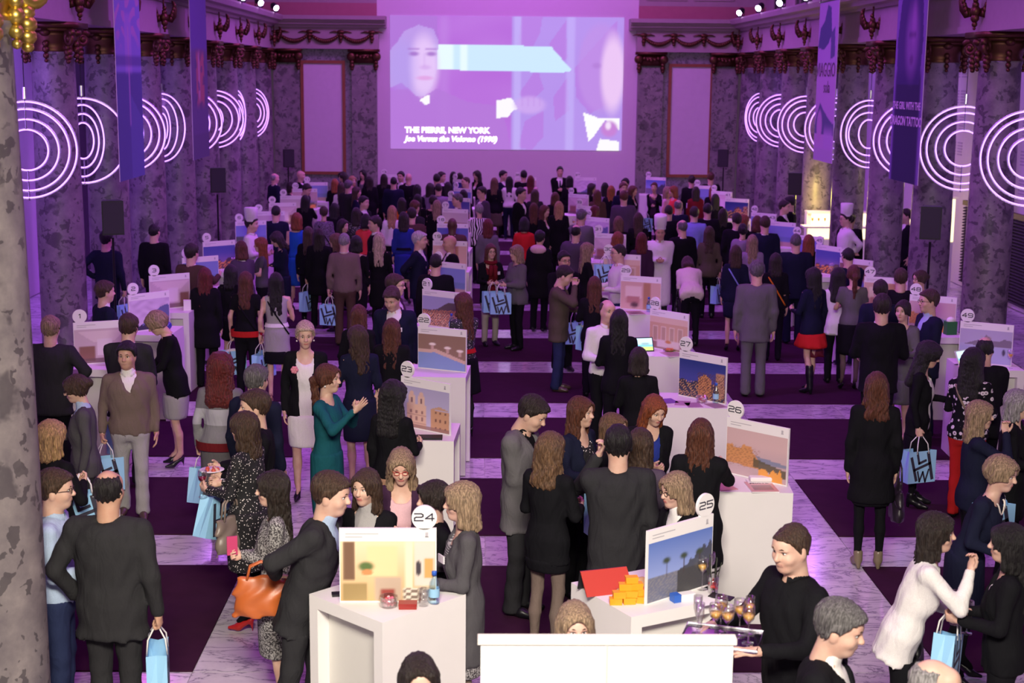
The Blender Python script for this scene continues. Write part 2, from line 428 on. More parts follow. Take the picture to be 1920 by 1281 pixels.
M = dict(
    marble=marble_mat(),
    carpet=plain('aubergine_carpet', (0.040, 0.010, 0.030), 0.95, 0, 0.1, 0.25),
    column=stone_mat('grey_breccia', (0.13, 0.112, 0.125), (0.05, 0.042, 0.052), (0.27, 0.24, 0.235), 3.0, 0.45),
    pilaster=stone_mat('violet_grey_stone', (0.17, 0.16, 0.19), (0.06, 0.055, 0.07), (0.28, 0.26, 0.29), 4.5, 0.4),
    bronze=plain('dark_gilt', (0.105, 0.045, 0.022), 0.42, 0.75, 0.5, 0.35),
    gold=plain('bright_gilt', (0.62, 0.44, 0.10), 0.34, 0.9, 0.5, 0.25),
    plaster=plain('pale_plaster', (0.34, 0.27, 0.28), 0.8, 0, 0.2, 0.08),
    rosewall=plain('rose_plaster', (0.36, 0.14, 0.17), 0.85, 0, 0.2, 0.08),
    whitewall=plain('white_projection_wall', (0.66, 0.60, 0.64), 0.9, 0, 0.1, 0.02),
    aislewall=plain('pale_aisle_panel', (0.55, 0.50, 0.55), 0.8, 0, 0.2, 0.05),
    darkwall=plain('dark_aisle_wall', (0.05, 0.035, 0.06), 0.8, 0, 0.2, 0.2),
    framewood=plain('reddish_frame', (0.24, 0.075, 0.04), 0.45, 0.2, 0.4, 0.2),
    canvas=plain('pale_panel_cloth', (0.58, 0.52, 0.56), 0.9, 0, 0.1, 0.06),
    black=plain('black_plastic', (0.012, 0.012, 0.014), 0.5, 0, 0.4),
    blackmetal=plain('black_metal', (0.015, 0.015, 0.017), 0.4, 0.6),
    steel=plain('steel', (0.55, 0.55, 0.58), 0.25, 1.0),
    white=plain('white_laminate', (0.78, 0.76, 0.74), 0.42, 0, 0.4, 0.02),
    paper=plain('white_card', (0.80, 0.78, 0.77), 0.6, 0, 0.3),
    ink=plain('dark_ink', (0.03, 0.028, 0.05), 0.6),
    greyink=plain('grey_ink', (0.45, 0.43, 0.46), 0.6),
    glass=glass('clear_glass'),
)
# ================================================================== HALL
YB = 43.0                       # projection wall
XL, XR = -5.96, 7.35            # faces of the two long entablatures
CLX, CRX = -6.30, 7.70          # column lines
ZE = 5.05                       # underside of the entablature
COLS_Y = [22.05 + 2.907 * k for k in range(-1, 8)]
BAYS_Y = [20.60 + 2.907 * k for k in range(8)]

# ---- floor: base, marble slabs between the carpets, carpets
PER, BAND = 2.907, 0.902
base = structure(MB().box(-16, -3, -0.06, 18, 46, -0.012).obj('floor', M['marble']))
slab_me = {}
def slab(x0, x1, y0, y1):
    k = (round(x1 - x0, 3), round(y1 - y0, 3))
    if k not in slab_me:
        w, h = k; g = 0.003
        me = MB().box(-w / 2 + g, -h / 2 + g, -0.03, w / 2 - g, h / 2 - g, 0.0).mesh('marble_slab'); me.materials.append(M['marble']); slab_me[k] = me
    link('marble_slab', slab_me[k], None, base, ((x0 + x1) / 2, (y0 + y1) / 2, 0))
STRIPS = [(-5.86, -2.11), (-1.20, 2.55), (3.46, 7.21)]        # the three carpet columns
edges = [-5.95, -2.11, -1.20, 2.55, 3.46, 7.35]
bands = []
for n in range(-5, 6):
    yc = 27.60 - n * PER
    if yc - BAND / 2 > YB: continue
    bands.append(yc)
    for a, b in zip(edges[:-1], edges[1:]):
        k = max(1, round((b - a) / 1.25))
        for i in range(k): slab(a + (b - a) * i / k, a + (b - a) * (i + 1) / k, yc - BAND / 2, min(YB, yc + BAND / 2))
bands.sort()
gaps = [(10.25, bands[0] - BAND / 2)] + [(a + BAND / 2, b - BAND / 2) for a, b in zip(bands[:-1], bands[1:])]
for (y0, y1) in gaps:
    for a, b in ((-2.11, -1.20), (2.55, 3.46)):
        for i in range(2): slab(a, b, y0 + (y1 - y0) * i / 2, y0 + (y1 - y0) * (i + 1) / 2)
for a, b in zip(edges[:-1], edges[1:]):
    k = max(1, round((b - a) / 1.25))
    for i in range(k): slab(a + (b - a) * i / k, a + (b - a) * (i + 1) / k, 10.25 - 0.9, 10.25); slab(a + (b - a) * i / k, a + (b - a) * (i + 1) / k, 8.2, 9.35)
carpet_me = {}
ORD = ['first', 'second', 'third', 'fourth', 'fifth', 'sixth', 'seventh', 'eighth', 'ninth', 'tenth', 'eleventh', 'twelfth']
AISLE = ['in the aisle of the gilt column', 'in the middle aisle', 'in the aisle along the bar']
for j, (a, b) in enumerate(STRIPS):
    for i, (y0, y1) in enumerate(gaps):
        k = (round(b - a, 3), round(y1 - y0, 3))
        if k not in carpet_me:
            w, h = k
            me = MB().box(-w / 2, -h / 2, 0, w / 2, h / 2, 0.012).mesh('carpet'); me.materials.append(M['carpet']); carpet_me[k] = me
        o = link('carpet', carpet_me[k], None, None, ((a + b) / 2, (y0 + y1) / 2, 0.0005))
        tag(o, 'dark aubergine carpet %s, %s from the screen' % (AISLE[j], ORD[len(gaps) - 1 - i]), 'carpet', 'carpets between the marble bands')

# ---- columns
shaft_prof = [(0.365, 0.20), (0.345, 0.26), (0.34, 0.6), (0.34, 2.0), (0.325, 3.4), (0.305, 4.56), (0.325, 4.60), (0.325, 4.63)]
shaft_me = MB().lathe(shaft_prof, 40).mesh('shaft', True); shaft_me.materials.append(M['column'])
b_ = MB().box(-0.47, -0.47, 0, 0.47, 0.47, 0.09); b_.lathe([(0.45, .09), (0.46, .12), (0.45, .15), (0.39, .17), (0.38, .2), (0.37, .22)], 32)
base_me = b_.mesh('base'); base_me.materials.append(M['column'])
def capital_mesh():
    c = MB()
    c.box(-0.42, -0.42, 4.97, 0.42, 0.42, 5.05); c.box(-0.38, -0.38, 4.92, 0.38, 0.38, 4.97)
    c.lathe([(0.30, 4.60), (0.33, 4.64), (0.31, 4.68), (0.32, 4.76), (0.37, 4.86), (0.37, 4.92)], 28)
    for sx in (-1, 1):
        for sy in (-1, 1):
            cx, cy = sx * 0.36, sy * 0.36
            # volute scroll: spiral tube in the diagonal plane plus its eye
            d = Vector((sx, sy, 0)).normalized()
            pts = []
            for i in range(22):
                a = 0.5 + i * 0.45; r = 0.115 * (1 - i / 30.0)
                p = Vector((cx, cy, 4.82)) + d * (math.cos(a) * r - .02) + Vector((0, 0, math.sin(a) * r)); pts.append(p)
            c.tube(pts, [0.05 * (1 - i / 44.0) for i in range(22)], 7)
            c.ball((cx - d.x * .02, cy - d.y * .02, 4.82), 0.055, 8, 6)
            # hanging drop of leaves below each scroll
            for z, r in ((4.69, .055), (4.62, .065), (4.55, .06), (4.49, .04)):
                c.ball((cx * .86, cy * .86, z), (r, r, r * .9), 8, 5)
    for k in range(4):
        a = k * math.pi / 2
        x, y = 0.35 * math.cos(a), 0.35 * math.sin(a)
        c.ball((x, y, 4.90), (0.09, 0.09, 0.06), 8, 5)
        for z, r in ((4.74, .05), (4.66, .055), (4.57, .045), (4.50, .03)): c.ball((x * .98, y * .98, z), r, 7, 5)
    return c.mesh('capital', True)
cap_me = capital_mesh(); cap_me.materials.append(M['bronze'])
def column(x, y, label, gilt=False):
    t = empty('column', (x, y, 0), 0, label, 'column', 'stone columns of the hall')
    link('base', base_me, None, t); link('shaft', shaft_me, None, t)
    if gilt:
        g = cap_me.copy(); g.materials.clear(); g.materials.append(M['gold']); link('capital', g, None, t)
    else: link('capital', cap_me, None, t)
    return t
for i, y in enumerate(COLS_Y):
    nth = ORD[len(COLS_Y) - 1 - i]
    if i >= 1: column(CLX, y, 'mottled stone column of the colonnade opposite the bar, %s from the screen wall' % nth)
    column(CRX, y, 'mottled stone column of the colonnade along the bar, %s from the screen wall' % nth) if i >= 1 else None
nx = at_y(57, 640, 8.6)[0] - 0.335
column(nx, 8.6, 'brightly lit mottled column with gilt capital, standing alone by the gallery', True)

# ---- entablatures over the colonnades
def entab(name, x, sgn):
    """x: face of frieze; sgn +1 means the hall lies towards +x"""
    e = MB()
    e.box(min(x, x - sgn * 0.8), 19.5, ZE, max(x, x - sgn * 0.8), 44.2, ZE + 0.10)
    e.box(min(x - sgn * .03, x - sgn * 0.8), 19.5, ZE + 0.10, max(x - sgn * .03, x - sgn * 0.8), 44.2, ZE + 0.60)
    prof = [(0.0, 5.65), (0.06, 5.65), (0.09, 5.70), (0.20, 5.73), (0.24, 5.80), (0.34, 5.83), (0.38, 5.93), (0.38, 5.97), (-0.7, 5.97), (-0.7, 5.65)]
    pts = [(x + sgn * (d - .03), z) for d, z in prof]
    e.prism(pts if sgn < 0 else pts[::-1], 19.5, 44.2)
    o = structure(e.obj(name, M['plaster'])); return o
tl = entab('trim_1', XL, 1)
tr = entab('trim_2', XR, -1)
def ornament_mesh():
    c = MB()
    # pair of raised wings and a pendant body, in the y-z plane, facing +x
    for s in (-1, 1):
        out = [(0.04, -0.10), (0.16, -0.13), (0.24, -0.02), (0.26, 0.12), (0.22, 0.25), (0.17, 0.27), (0.19, 0.14), (0.13, 0.03), (0.05, 0.0)]
        pts = [(s * a, z) for a, z in out]
        c.prism(pts if s > 0 else pts[::-1], 0.0, 0.045, axis=0)
        for i in range(5): c.ball((0.05, s * (0.12 + 0.022 * i), -0.06 + 0.06 * i), (0.03, 0.035, 0.05), 6, 4)
    for z, r in ((0.06, .055), (-0.03, .085), (-0.13, .07), (-0.22, .045), (-0.28, .025)): c.ball((0.045, 0, z), (r * .7, r, r), 8, 5)
    c.ball((0.06, 0.0, 0.13), (.035, .04, .045), 7, 5); c.tube([(0.02, 0, .16), (0.02, 0, .30)], .018, 6)
    return c.mesh('ornament', True)
orn_me = ornament_mesh(); orn_me.materials.append(M['bronze'])
for y in COLS_Y:
    link('ornament', orn_me, None, tl, (XL + 0.06, y, ZE + 0.33), (0, 0, rad(-52)))
    link('ornament', orn_me, None, tr, (XR - 0.06, y, ZE + 0.33), (0, 0, math.pi + rad(52)))

# ---- attic walls with dark openings above the cornices
wi = 0
for side, x, s in (('left', XL - 0.75, -1), ('right', XR + 0.75, 1)):
    a = MB().box(min(x, x + s * .3), 19.5, 5.97, max(x, x + s * .3), 44.2, 9.5)
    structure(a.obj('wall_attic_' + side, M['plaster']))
    for y in BAYS_Y:
        wi += 1
        w = MB().box(x - s * 0.02 if s > 0 else x, y - 0.55, 6.05, x if s > 0 else x + 0.02, y + 0.55, 8.6)
        wo = structure(w.obj('window_%d' % wi, M['black']))
        fr = MB()
        for yy in (y - .58, y + .53): fr.box(x - s * .06 if s > 0 else x, yy, 6.0, x if s > 0 else x + .06, yy + .05, 8.65)
        fr.box(x - s * .05 if s > 0 else x, y - .02, 6.05, x if s > 0 else x + .05, y + .02, 8.6)
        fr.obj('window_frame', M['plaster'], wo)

# ---- stage lamps standing on the cornices
can = MB().tube([(0, 0, 0), (0, -.05, 0), (0, -.22, 0)], [.06, .085, .085], 14).mesh('lamp_body', True); can.materials.append(M['black'])
lens = MB().tube([(0, -.222, 0), (0, -.228, 0)], .074, 16).mesh('lens'); lens.materials.append(emit('violet_lamp_glow', (0.80, 0.66, 1.0), 38))
yoke = MB().tube([(-.1, -.1, 0), (-.1, -.1, -.17), (.1, -.1, -.17), (.1, -.1, 0)], .012, 6); yoke.box(-.08, -.17, -.20, .08, -.03, -.17)
yoke_me = yoke.mesh('yoke'); yoke_me.materials.append(M['blackmetal'])
def stage_lamp(x, y, aim, nth, where, light=True):
    t = empty('stage_lamp', (x, y, 6.17), 0, 'stage lamp on the cornice %s, %s from the screen wall' % (where, nth), 'lamp', 'stage lamps on the cornices')
    d = Vector(aim) - Vector((x, y, 6.17))
    rz = math.atan2(d.y, d.x) + math.pi / 2; t.rotation_euler = (0, 0, rz)
    el = math.atan2(d.z, math.hypot(d.x, d.y))
    link('yoke', yoke_me, None, t)
    link('lamp_body', can, None, t, None, (-el, 0, 0)); link('lens', lens, None, t, None, (-el, 0, 0))
    if light: spot('stage_lamp_beam', tuple(Vector((x, y, 6.17)) + d.normalized() * 0.26), aim, VIOLET if y > 24 else MAGENTA, 130, 75, 0.9)
for i, y in enumerate([40.7, 37.9, 35.2, 32.4, 29.6, 26.8, 24.0]):
    stage_lamp(-5.68, y, (2.2, y - 9.5, 0.4), ORD[i], 'opposite the bar side', i % 2 == 0)
    stage_lamp(7.07, y, (-0.8, y - 9.5, 0.4), ORD[i], 'above the bar side', i % 2 == 0)

# ---- back wall
bw = structure(MB().box(-9.5, YB, 0, 11, YB + 0.3, 10).obj('wall_back', M['whitewall']))
xwl, xwr = -0.68831 * 4.396, 1.01841 * 4.396
def zb(px, py): return at_y(px, py, YB)[1]
def back_side(sgn, x_in, x_out, p0, p1, n):
    """stone field, framed panel, pilaster and entablature beside the projection wall"""
    w = structure(MB().box(min(x_in, x_out), YB - 0.12, 0, max(x_in, x_out), YB, ZE).obj('wall_back_' + ('left' if sgn < 0 else 'right'), M['pilaster']))
    # pilasters: one at the projection wall, one in the corner
    xi = x_in; 
    MB().box(min(xi, xi + sgn * .72), YB - 0.24, 0, max(xi, xi + sgn * .72), YB - .12, 4.62).obj('pilaster', M['column'], w)
    xo = x_out - sgn * .75
    MB().box(min(xo, x_out), YB - 0.22, 0, max(xo, x_out), YB - .12, 4.62).obj('pilaster', M['column'], w)
    for xc in (xi + sgn * .36, xo + sgn * .37):
        c = MB(); c.box(xc - .45, YB - .38, 4.97, xc + .45, YB - .12, 5.05); c.box(xc - .38, YB - .30, 4.66, xc + .38, YB - .12, 4.97)
        for s in (-1, 1):
            c.ball((xc + s * .36, YB - .30, 4.84), (.13, .08, .13), 10, 7)
            for z, r in ((4.68, .075), (4.58, .08), (4.50, .055)): c.ball((xc + s * .34, YB - .27, z), r, 8, 5)
        for q in range(5): c.ball((xc - .2 + q * .1, YB - .31, 4.86 - .05 * math.sin(q * math.pi / 4)), .06, 7, 5)
        c.obj('capital', M['bronze'], w, smooth=True)
    # framed panel
    z0, z1 = 1.56, 4.64
    MB().box(p0, YB - 0.15, z0, p1, YB - 0.12, z1).obj('panel', M['canvas'], w)
    f = MB(); t = .085
    f.box(p0 - t, YB - .19, z0 - t, p1 + t, YB - .12, z0); f.box(p0 - t, YB - .19, z1, p1 + t, YB - .12, z1 + t)
    f.box(p0 - t, YB - .19, z0, p0, YB - .12, z1); f.box(p1, YB - .19, z0, p1 + t, YB - .12, z1)
    f.obj('panel_frame', M['framewood'], w)
    # entablature
    a, b = (x_out, x_in + sgn * -.06) if sgn < 0 else (x_in - .06, x_out)
    e = MB(); e.box(min(a, b), YB - .36, ZE, max(a, b), YB, ZE + .10); e.box(min(a, b), YB - .33, ZE + .1, max(a, b), YB, 5.65)
    a2 = a; b2 = b + (.22 if sgn < 0 else 0); a2 = a - (.22 if sgn > 0 else 0)
    for d, z0_, z1_ in ((.42, 5.65, 5.73), (.52, 5.73, 5.80), (.58, 5.80, 5.86), (.66, 5.86, 5.97)): e.box(min(a2, b2), YB - d, z0_, max(a2, b2), YB, z1_)
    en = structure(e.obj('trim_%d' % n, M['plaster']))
    # garlands
    lo, hi = min(a, b), max(a, b)
    nodes = [lo + .18 + (hi - lo - .36) * q / 3 for q in range(4)]
    for q in range(3):
        g = MB(); x0, x1 = nodes[q], nodes[q + 1]
        for u in np.linspace(0.06, .94, 15):
            sag = 4 * u * (1 - u)
            g.ball((x0 + (x1 - x0) * u, YB - .37, 5.48 - .22 * sag), .035 + .035 * sag, 7, 5)
        g.obj('garland', M['bronze'], en, smooth=True)
    for x in nodes:
        g = MB(); g.ball((x, YB - .37, 5.52), (.12, .05, .06), 8, 5)
        for s in (-1, 1): g.tube([(x, YB - .36, 5.52), (x + s * .2, YB - .36, 5.53), (x + s * .32, YB - .36, 5.50)], [.035, .025, .008], 6)
        for z, r in ((5.43, .06), (5.34, .065), (5.26, .045)): g.ball((x, YB - .37, z), r, 8, 5)
        g.obj('bow_drop', M['bronze'], en, smooth=True)
    # rose band and panelled wall above
    u = structure(MB().box(min(x_in, x_out + sgn * .8), YB - .16, 5.97, max(x_in, x_out + sgn * .8), YB, 6.34).obj('wall_back_band_' + ('left' if sgn < 0 else 'right'), M['rosewall']))
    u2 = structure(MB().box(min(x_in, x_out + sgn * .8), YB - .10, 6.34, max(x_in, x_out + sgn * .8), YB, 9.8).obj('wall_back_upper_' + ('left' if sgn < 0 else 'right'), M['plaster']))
    for k in range(2):
        xa = min(x_in, x_out) + .2 + k * 1.35; fr = MB()
        for (q0, q1, q2, q3) in ((xa, 6.5, xa + 1.15, 6.54), (xa, 9.2, xa + 1.15, 9.24), (xa, 6.54, xa + .04, 9.2), (xa + 1.11, 6.54, xa + 1.15, 9.2)): fr.box(q0, YB - .13, q1, q2, YB - .10, q3)
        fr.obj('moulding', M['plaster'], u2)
back_side(-1, xwl, XL - .02, -1.16589 * 4.396, -0.91454 * 4.396, 3)
back_side(1, xwr, XR + .02, 1.24007 * 4.396, 1.49654 * 4.396, 4)

# ---- aisle walls behind the columns
wl = structure(MB().box(-9.0, 8, 0, -8.8, 43.2, 9).obj('wall_left', M['aislewall']))
for y0, y1 in ((30.4, 34.4), (38.2, 39.6)):
    MB().box(-8.8, y0, 0, -8.74, y1, 4.6).obj('dark_doorway', M['darkwall'], wl)
wr = structure(MB().box(10.3, 8, 0, 10.5, 43.2, 9).obj('wall_right', M['aislewall']))
for k in range(26):
    z = 0.10 + k * 0.062
    MB().prism([(10.30, z), (10.235, z + .012), (10.235, z + .030), (10.30, z + .055)], 19, 31.0).obj('slat', M['darkwall'], wr)
MB().box(10.22, 19, 1.74, 10.30, 31.0, 1.84).obj('ledge', plain('olive_ledge', (.13, .11, .04), .6), wr)
# faint printed columns of names on the pale panels
for k in range(7):
    y0 = 21.0 + k * 2.1
    pm = MB()
    for q in range(2):
        for zz in np.arange(2.2, 4.9, .55):
            for ln in range(5): pm.box(10.292, y0 + q * .42, zz + ln * .062, 10.2995, y0 + q * .42 + .30, zz + ln * .062 + .030)
    pm.obj('printed_names', plain('faint_lilac_print', (.36, .30, .40), .8), wr)
for side, x, xc in (('left', -8.77, CLX), ('right', 10.27, CRX)):
    w = MB().box(min(x, xc), YB - .10, 0, max(x, xc), YB, 5.05); structure(w.obj('wall_aisle_end_' + side, M['pilaster']))

# lamps of the aisles (violet wash on the walls behind the columns)
for y in (20.5, 26.0):
    area('aisle_wash_light', (-7.3, y, 4.9), (-8.8, y + 4.0, 2.6), 0.4, 3.0, (0.34, 0.13, 1.0), 85)
for y in (31.0, 37.0):
    area('aisle_wash_light', (-7.3, y, 4.9), (-8.8, y + 2, 2.6), 0.4, 3.0, (0.5, 0.2, 1.0), 50)
for y in (22.0, 27.0, 32.0, 38.0):
    area('aisle_wash_light', (8.8, y, 4.9), (10.3, y + 3.0, 3.0), 0.4, 3.0, (0.46, 0.15, 1.0), 38)
# ================================================================== RING LAMPS, BANNERS, SPEAKERS, PICTURES
tube_glow = emit('violet_tube_glow', (0.56, 0.27, 1.0), 2.9)
RINGS = (0.66, 0.56, 0.42, 0.28)
ring_me = {}
def ring_mesh(r):
    if r not in ring_me:
        n = 72
        g = MB().tube([(r * math.cos(2 * math.pi * i / n), 0, r * math.sin(2 * math.pi * i / n)) for i in range(n)], 0.010, 8, closed=True)
        me = g.mesh('light_ring', True); me.materials.append(tube_glow)
        b = MB().tube([((r + .022) * math.cos(2 * math.pi * i / n), 0, (r + .022) * math.sin(2 * math.pi * i / n)) for i in range(n)], 0.008, 6, closed=True)
        mb = b.mesh('ring_frame', True); mb.materials.append(M['steel'])
        ring_me[r] = (me, mb)
    return ring_me[r]
cable_me = MB().tube([(0, 0, 0.86), (0, 0, 2.2)], .006, 6).mesh('cable'); cable_me.materials.append(M['black'])
hold_me = MB().tube([(0, 0, 0.70), (0, 0, 0.86)], .028, 10).mesh('holder'); hold_me.materials.append(M['steel'])
rod_me = MB().tube([(0, 0, .28), (0, 0, 0.70)], .010, 6).mesh('rod'); rod_me.materials.append(M['steel'])
def ring_lamp(x, y, angs, label):
    t = empty('ring_lamp', (x, y, 3.27), 0, label, 'lamp', 'hanging ring lamps between the columns')
    link('cable', cable_me, None, t); link('holder', hold_me, None, t); link('rod', rod_me, None, t); link('rod', rod_me, None, t, None, (math.pi, 0, 0))
    for r, a in zip(RINGS, angs):
        me, mb = ring_mesh(r)
        ro = link('light_ring', me, None, t, None, (0, 0, rad(a))); link('ring_frame', mb, None, ro)
LA = [(15, 15, 12, 10), (14, 70, 70, 70), (20, 20, 20, 20), (60, 70, 80, 80), (20, 25, 30, 30), (20, 22, 30, 60), (76, 72, 70, 75), (58, 55, 52, 50)]
RA = [(-22, -22, -22, -22), (-18, -20, -22, -20), (-25, -25, -22, -25), (-48, -52, -35, -60), (-30, -30, -30, -30), (-22, -24, -24, -24), (-28, -30, -30, -30), (-62, -58, -55, -60)]
for i, y in enumerate(BAYS_Y):
    nth = ORD[len(BAYS_Y) - 1 - i]
    ring_lamp(CLX, y, LA[i], 'hanging violet ring lamp opposite the bar side, %s from the screen wall' % nth)
    ring_lamp(CRX, y, RA[i], 'hanging violet ring lamp of the bar side, %s from the screen wall' % nth)

# ---- pictures drawn by formula on a fine grid
def picture_mesh(name, w, h, nx, ny, fn, mat, yoff=0.0):
    u, v = np.meshgrid(np.linspace(0, 1, nx + 1), np.linspace(0, 1, ny + 1), indexing='ij')
    co = np.stack([(u - .5) * w, np.full_like(u, yoff), v * h], -1).reshape(-1, 3)
    i, j = np.meshgrid(np.arange(nx), np.arange(ny), indexing='ij')
    a = (i * (ny + 1) + j).ravel()
    q = np.stack([a, a + ny + 1, a + ny + 2, a + 1], -1)
    me = np_mesh(name, co, q, smooth=False)
    rgb = np.clip(fn(u, v), 0, 1).reshape(-1, 3)
    ca = me.color_attributes.new('Col', 'FLOAT_COLOR', 'POINT')
    ca.data.foreach_set('color', np.concatenate([rgb, np.ones((len(rgb), 1))], 1).astype(np.float32).ravel())
    me.materials.append(mat)
    return me
def C(r, g, b): return np.array([r, g, b], float)
def over(img, mask, col):
    mask = np.clip(mask, 0, 1)[..., None]; return img * (1 - mask) + np.asarray(col) * mask
def sst(x, a, b): t = np.clip((x - a) / (b - a), 0, 1); return t * t * (3 - 2 * t)
def rect(u, v, x0, x1, y0, y1, s=.01):
    return sst(u, x0 - s, x0 + s) * (1 - sst(u, x1 - s, x1 + s)) * sst(v, y0 - s, y0 + s) * (1 - sst(v, y1 - s, y1 + s))
def ell(u, v, cx, cy, rx, ry, s=.12):
    d = np.sqrt(((u - cx) / rx) ** 2 + ((v - cy) / ry) ** 2); return 1 - sst(d, 1 - s, 1 + s)
def nse(u, v, f=8, ph=0.0):
    return .5 + .25 * np.sin(u * f * 3.1 + 2.3 * np.sin(v * f * 1.7 + ph)) + .25 * np.sin(v * f * 4.3 + 1.9 * np.sin(u * f * 2.1 + 2 * ph) + ph)
def flat(u, c): return np.ones(u.shape + (3,)) * np.asarray(c)
def poly(u, v, pts, s=0.0):
    m_ = np.zeros(u.shape, bool); n = len(pts)
    for i in range(n):
        x0, y0 = pts[i]; x1, y1 = pts[(i + 1) % n]
        if y0 == y1: continue
        c = ((v >= min(y0, y1)) & (v < max(y0, y1))) & (u < x0 + (v - y0) * (x1 - x0) / (y1 - y0)); m_ ^= c
    return m_.astype(float)

# ---- the projection: a generic film still with its caption
def still(u, v):
    I = flat(u, C(.47, .16, .70))
    I = I + (0.03 * (nse(u, v, 5) - .5))[..., None]
    I = over(I, .55 * rect(u, v, .21, .25, 0, 1, .02), C(.52, .24, .76))
    # pale slanted architecture at right
    I = over(I, rect(u, v, .52, 1, 0, 1, .004) * .75, C(.45, .33, .86))
    for pts in ([(.545, .78), (.56, 1), (.65, 1), (.64, .88), (.60, .74)], [(.68, .80), (.75, .97), (.76, .70), (.72, .63)], [(.79, .62), (.97, .98), (.985, .40), (.86, .28), (.80, .40)],
                [(.55, .42), (.63, .62), (.66, .46), (.60, .36)], [(.55, .02), (.58, .22), (.66, .30), (.66, .10), (.61, 0)], [(.70, .40), (.76, .55), (.77, .30), (.71, .22)]):
        I = over(I, poly(u, v, pts) * .8, C(.47, .20, .74))
    I = over(I, rect(u, v, .53, .56, 0, 1, .006) * .6, C(.56, .48, .95))
    I = over(I, rect(u, v, .755, .79, 0, 1, .008) * .6, C(.56, .46, .95))
    # bright bar of window light
    bar = poly(u, v, [(.18, .60), (.18, .79), (.53, .785), (.69, .775), (.78, .60), (.74, .585)])
    I = over(I, bar, C(.60, .82, 1.0)); I = over(I, bar * rect(u, v, .20, .27, 0, 1, .01) * .8, C(.85, 1, 1)); I = over(I, bar * rect(u, v, .30, .33, 0, 1, .008) * .8, C(.85, 1, 1))
    # figure at left: dark hair, pale face, dark coat, white collar
    I = over(I, poly(u, v, [(0, .46), (0, 1), (.20, 1), (.205, .80), (.20, .60), (.18, .48), (.15, .40), (.11, .40), (.05, .50)]) * .9, C(.50, .34, .80))
    I = over(I, ell(u, v, .145, .62, .060, .23, .35) * .9, C(.80, .58, .94)); I = over(I, ell(u, v, .05, .62, .06, .20, .5) * .5, C(.44, .34, .86))
    I = over(I, poly(u, v, [(.0, .74), (.0, 1), (.20, 1), (.205, .82), (.185, .90), (.12, .93), (.06, .88), (.03, .80)]) * .95, C(.42, .17, .66))
    for ex in (.102, .176): I = over(I, ell(u, v, ex, .715, .020, .016, .6) * .85, C(.34, .14, .56)); I = over(I, rect(u, v, ex - .026, ex + .024, .745, .757, .006) * .8, C(.38, .17, .60))
    I = over(I, rect(u, v, .143, .150, .62, .72, .006) * .35, C(.56, .32, .78)); I = over(I, ell(u, v, .150, .615, .022, .016, .7) * .5, C(.58, .30, .76)); I = over(I, ell(u, v, .148, .535, .034, .016, .5) * .8, C(.74, .34, .74))
    I = over(I, poly(u, v, [(0, 0), (0, .44), (.07, .45), (.13, .38), (.20, .46), (.33, .36), (.47, .33), (.50, .18), (.52, 0)]) * .85, C(.45, .19, .68))
    I = over(I, poly(u, v, [(.125, .37), (.15, .33), (.168, .345), (.168, .41), (.15, .40)]), C(1, .97, 1))
    I = over(I, poly(u, v, [(.455, .24), (.455, .37), (.52, .395), (.55, .31), (.53, .30), (.505, .245)]), C(.97, .95, 1))
    I = over(I, ell(u, v, .60, .34, .065, .065, .3) * .85, C(.62, .40, .86))
    for q in range(4): I = over(I, rect(u, v, .565 + q * .025, .570 + q * .025, .33, .40, .004) * .5, C(.50, .26, .76))
    # second figure at right: lit side of a head, wing collar and bow tie
    I = over(I, ell(u, v, .905, .62, .10, .33, .12) * .7, C(.52, .28, .78))
    I = over(I, ell(u, v, .955, .58, .05, .28, .3) * .85, C(.88, .62, .92))
    I = over(I, ell(u, v, .885, .64, .018, .02, .6) * .6, C(.40, .18, .62))
    I = over(I, poly(u, v, [(.83, .29), (.90, .245), (.935, .25), (.875, .10), (.855, .07)]), C(1, .98, 1))
    I = over(I, poly(u, v, [(.91, .25), (.99, .25), (.99, .15), (.96, .20)]), C(1, .98, 1))
    I = over(I, poly(u, v, [(.89, .0), (.905, .09), (.99, .07), (.99, 0)]), C(.98, .96, 1))
    I = over(I, ell(u, v, .945, .165, .035, .06, .3), C(.56, .22, .66)); I = over(I, ell(u, v, .94, .19, .012, .03, .5), C(.9, .75, .95))
    return I
TLx, TLz = at_y(731, 28, YB - .02); TRx, TRz = at_y(1171, 32, YB - .02); BLx, BLz = at_y(731, 279, YB - .02)
PW, PH = TRx - TLx, TLz - BLz
proj = empty('projected_picture', ((TLx + TRx) / 2, YB - .02, BLz), 0, 'bright film still with white caption projected on the back wall', 'projection')
link('still', picture_mesh('still', PW, PH, 216, 124, still, screen_mat(1.0)), None, proj)
def text_mesh(s, size, mat, bold=0.0, shear=0.0, depth=0.002, align='LEFT'):
    cu = bpy.data.curves.new('lettering', 'FONT'); cu.body = s; cu.size = size; cu.extrude = depth; cu.offset = bold; cu.shear = shear; cu.align_x = align
    cu.resolution_u = 3
    o = bpy.data.objects.new('tmp', cu); COL.objects.link(o)
    dg = bpy.context.evaluated_depsgraph_get(); dg.update()
    me = bpy.data.meshes.new_from_object(o.evaluated_get(dg)); me.name = 'lettering'
    bpy.data.objects.remove(o); bpy.data.curves.remove(cu)
    me.materials.clear(); me.materials.append(mat); return me
cap_m = emit('caption_glow', (1.0, 0.96, 1.0), 1.6)
link('caption', text_mesh('THE PIERRE, NEW YORK', .225, cap_m, .012), None, proj, (-PW / 2 + .42, -.012, PH * .125), (math.pi / 2, 0, 0))
link('caption', text_mesh('Joe Versus the Volcano (1990)', .215, cap_m, .012, .25), None, proj, (-PW / 2 + .42, -.012, PH * .06), (math.pi / 2, 0, 0))

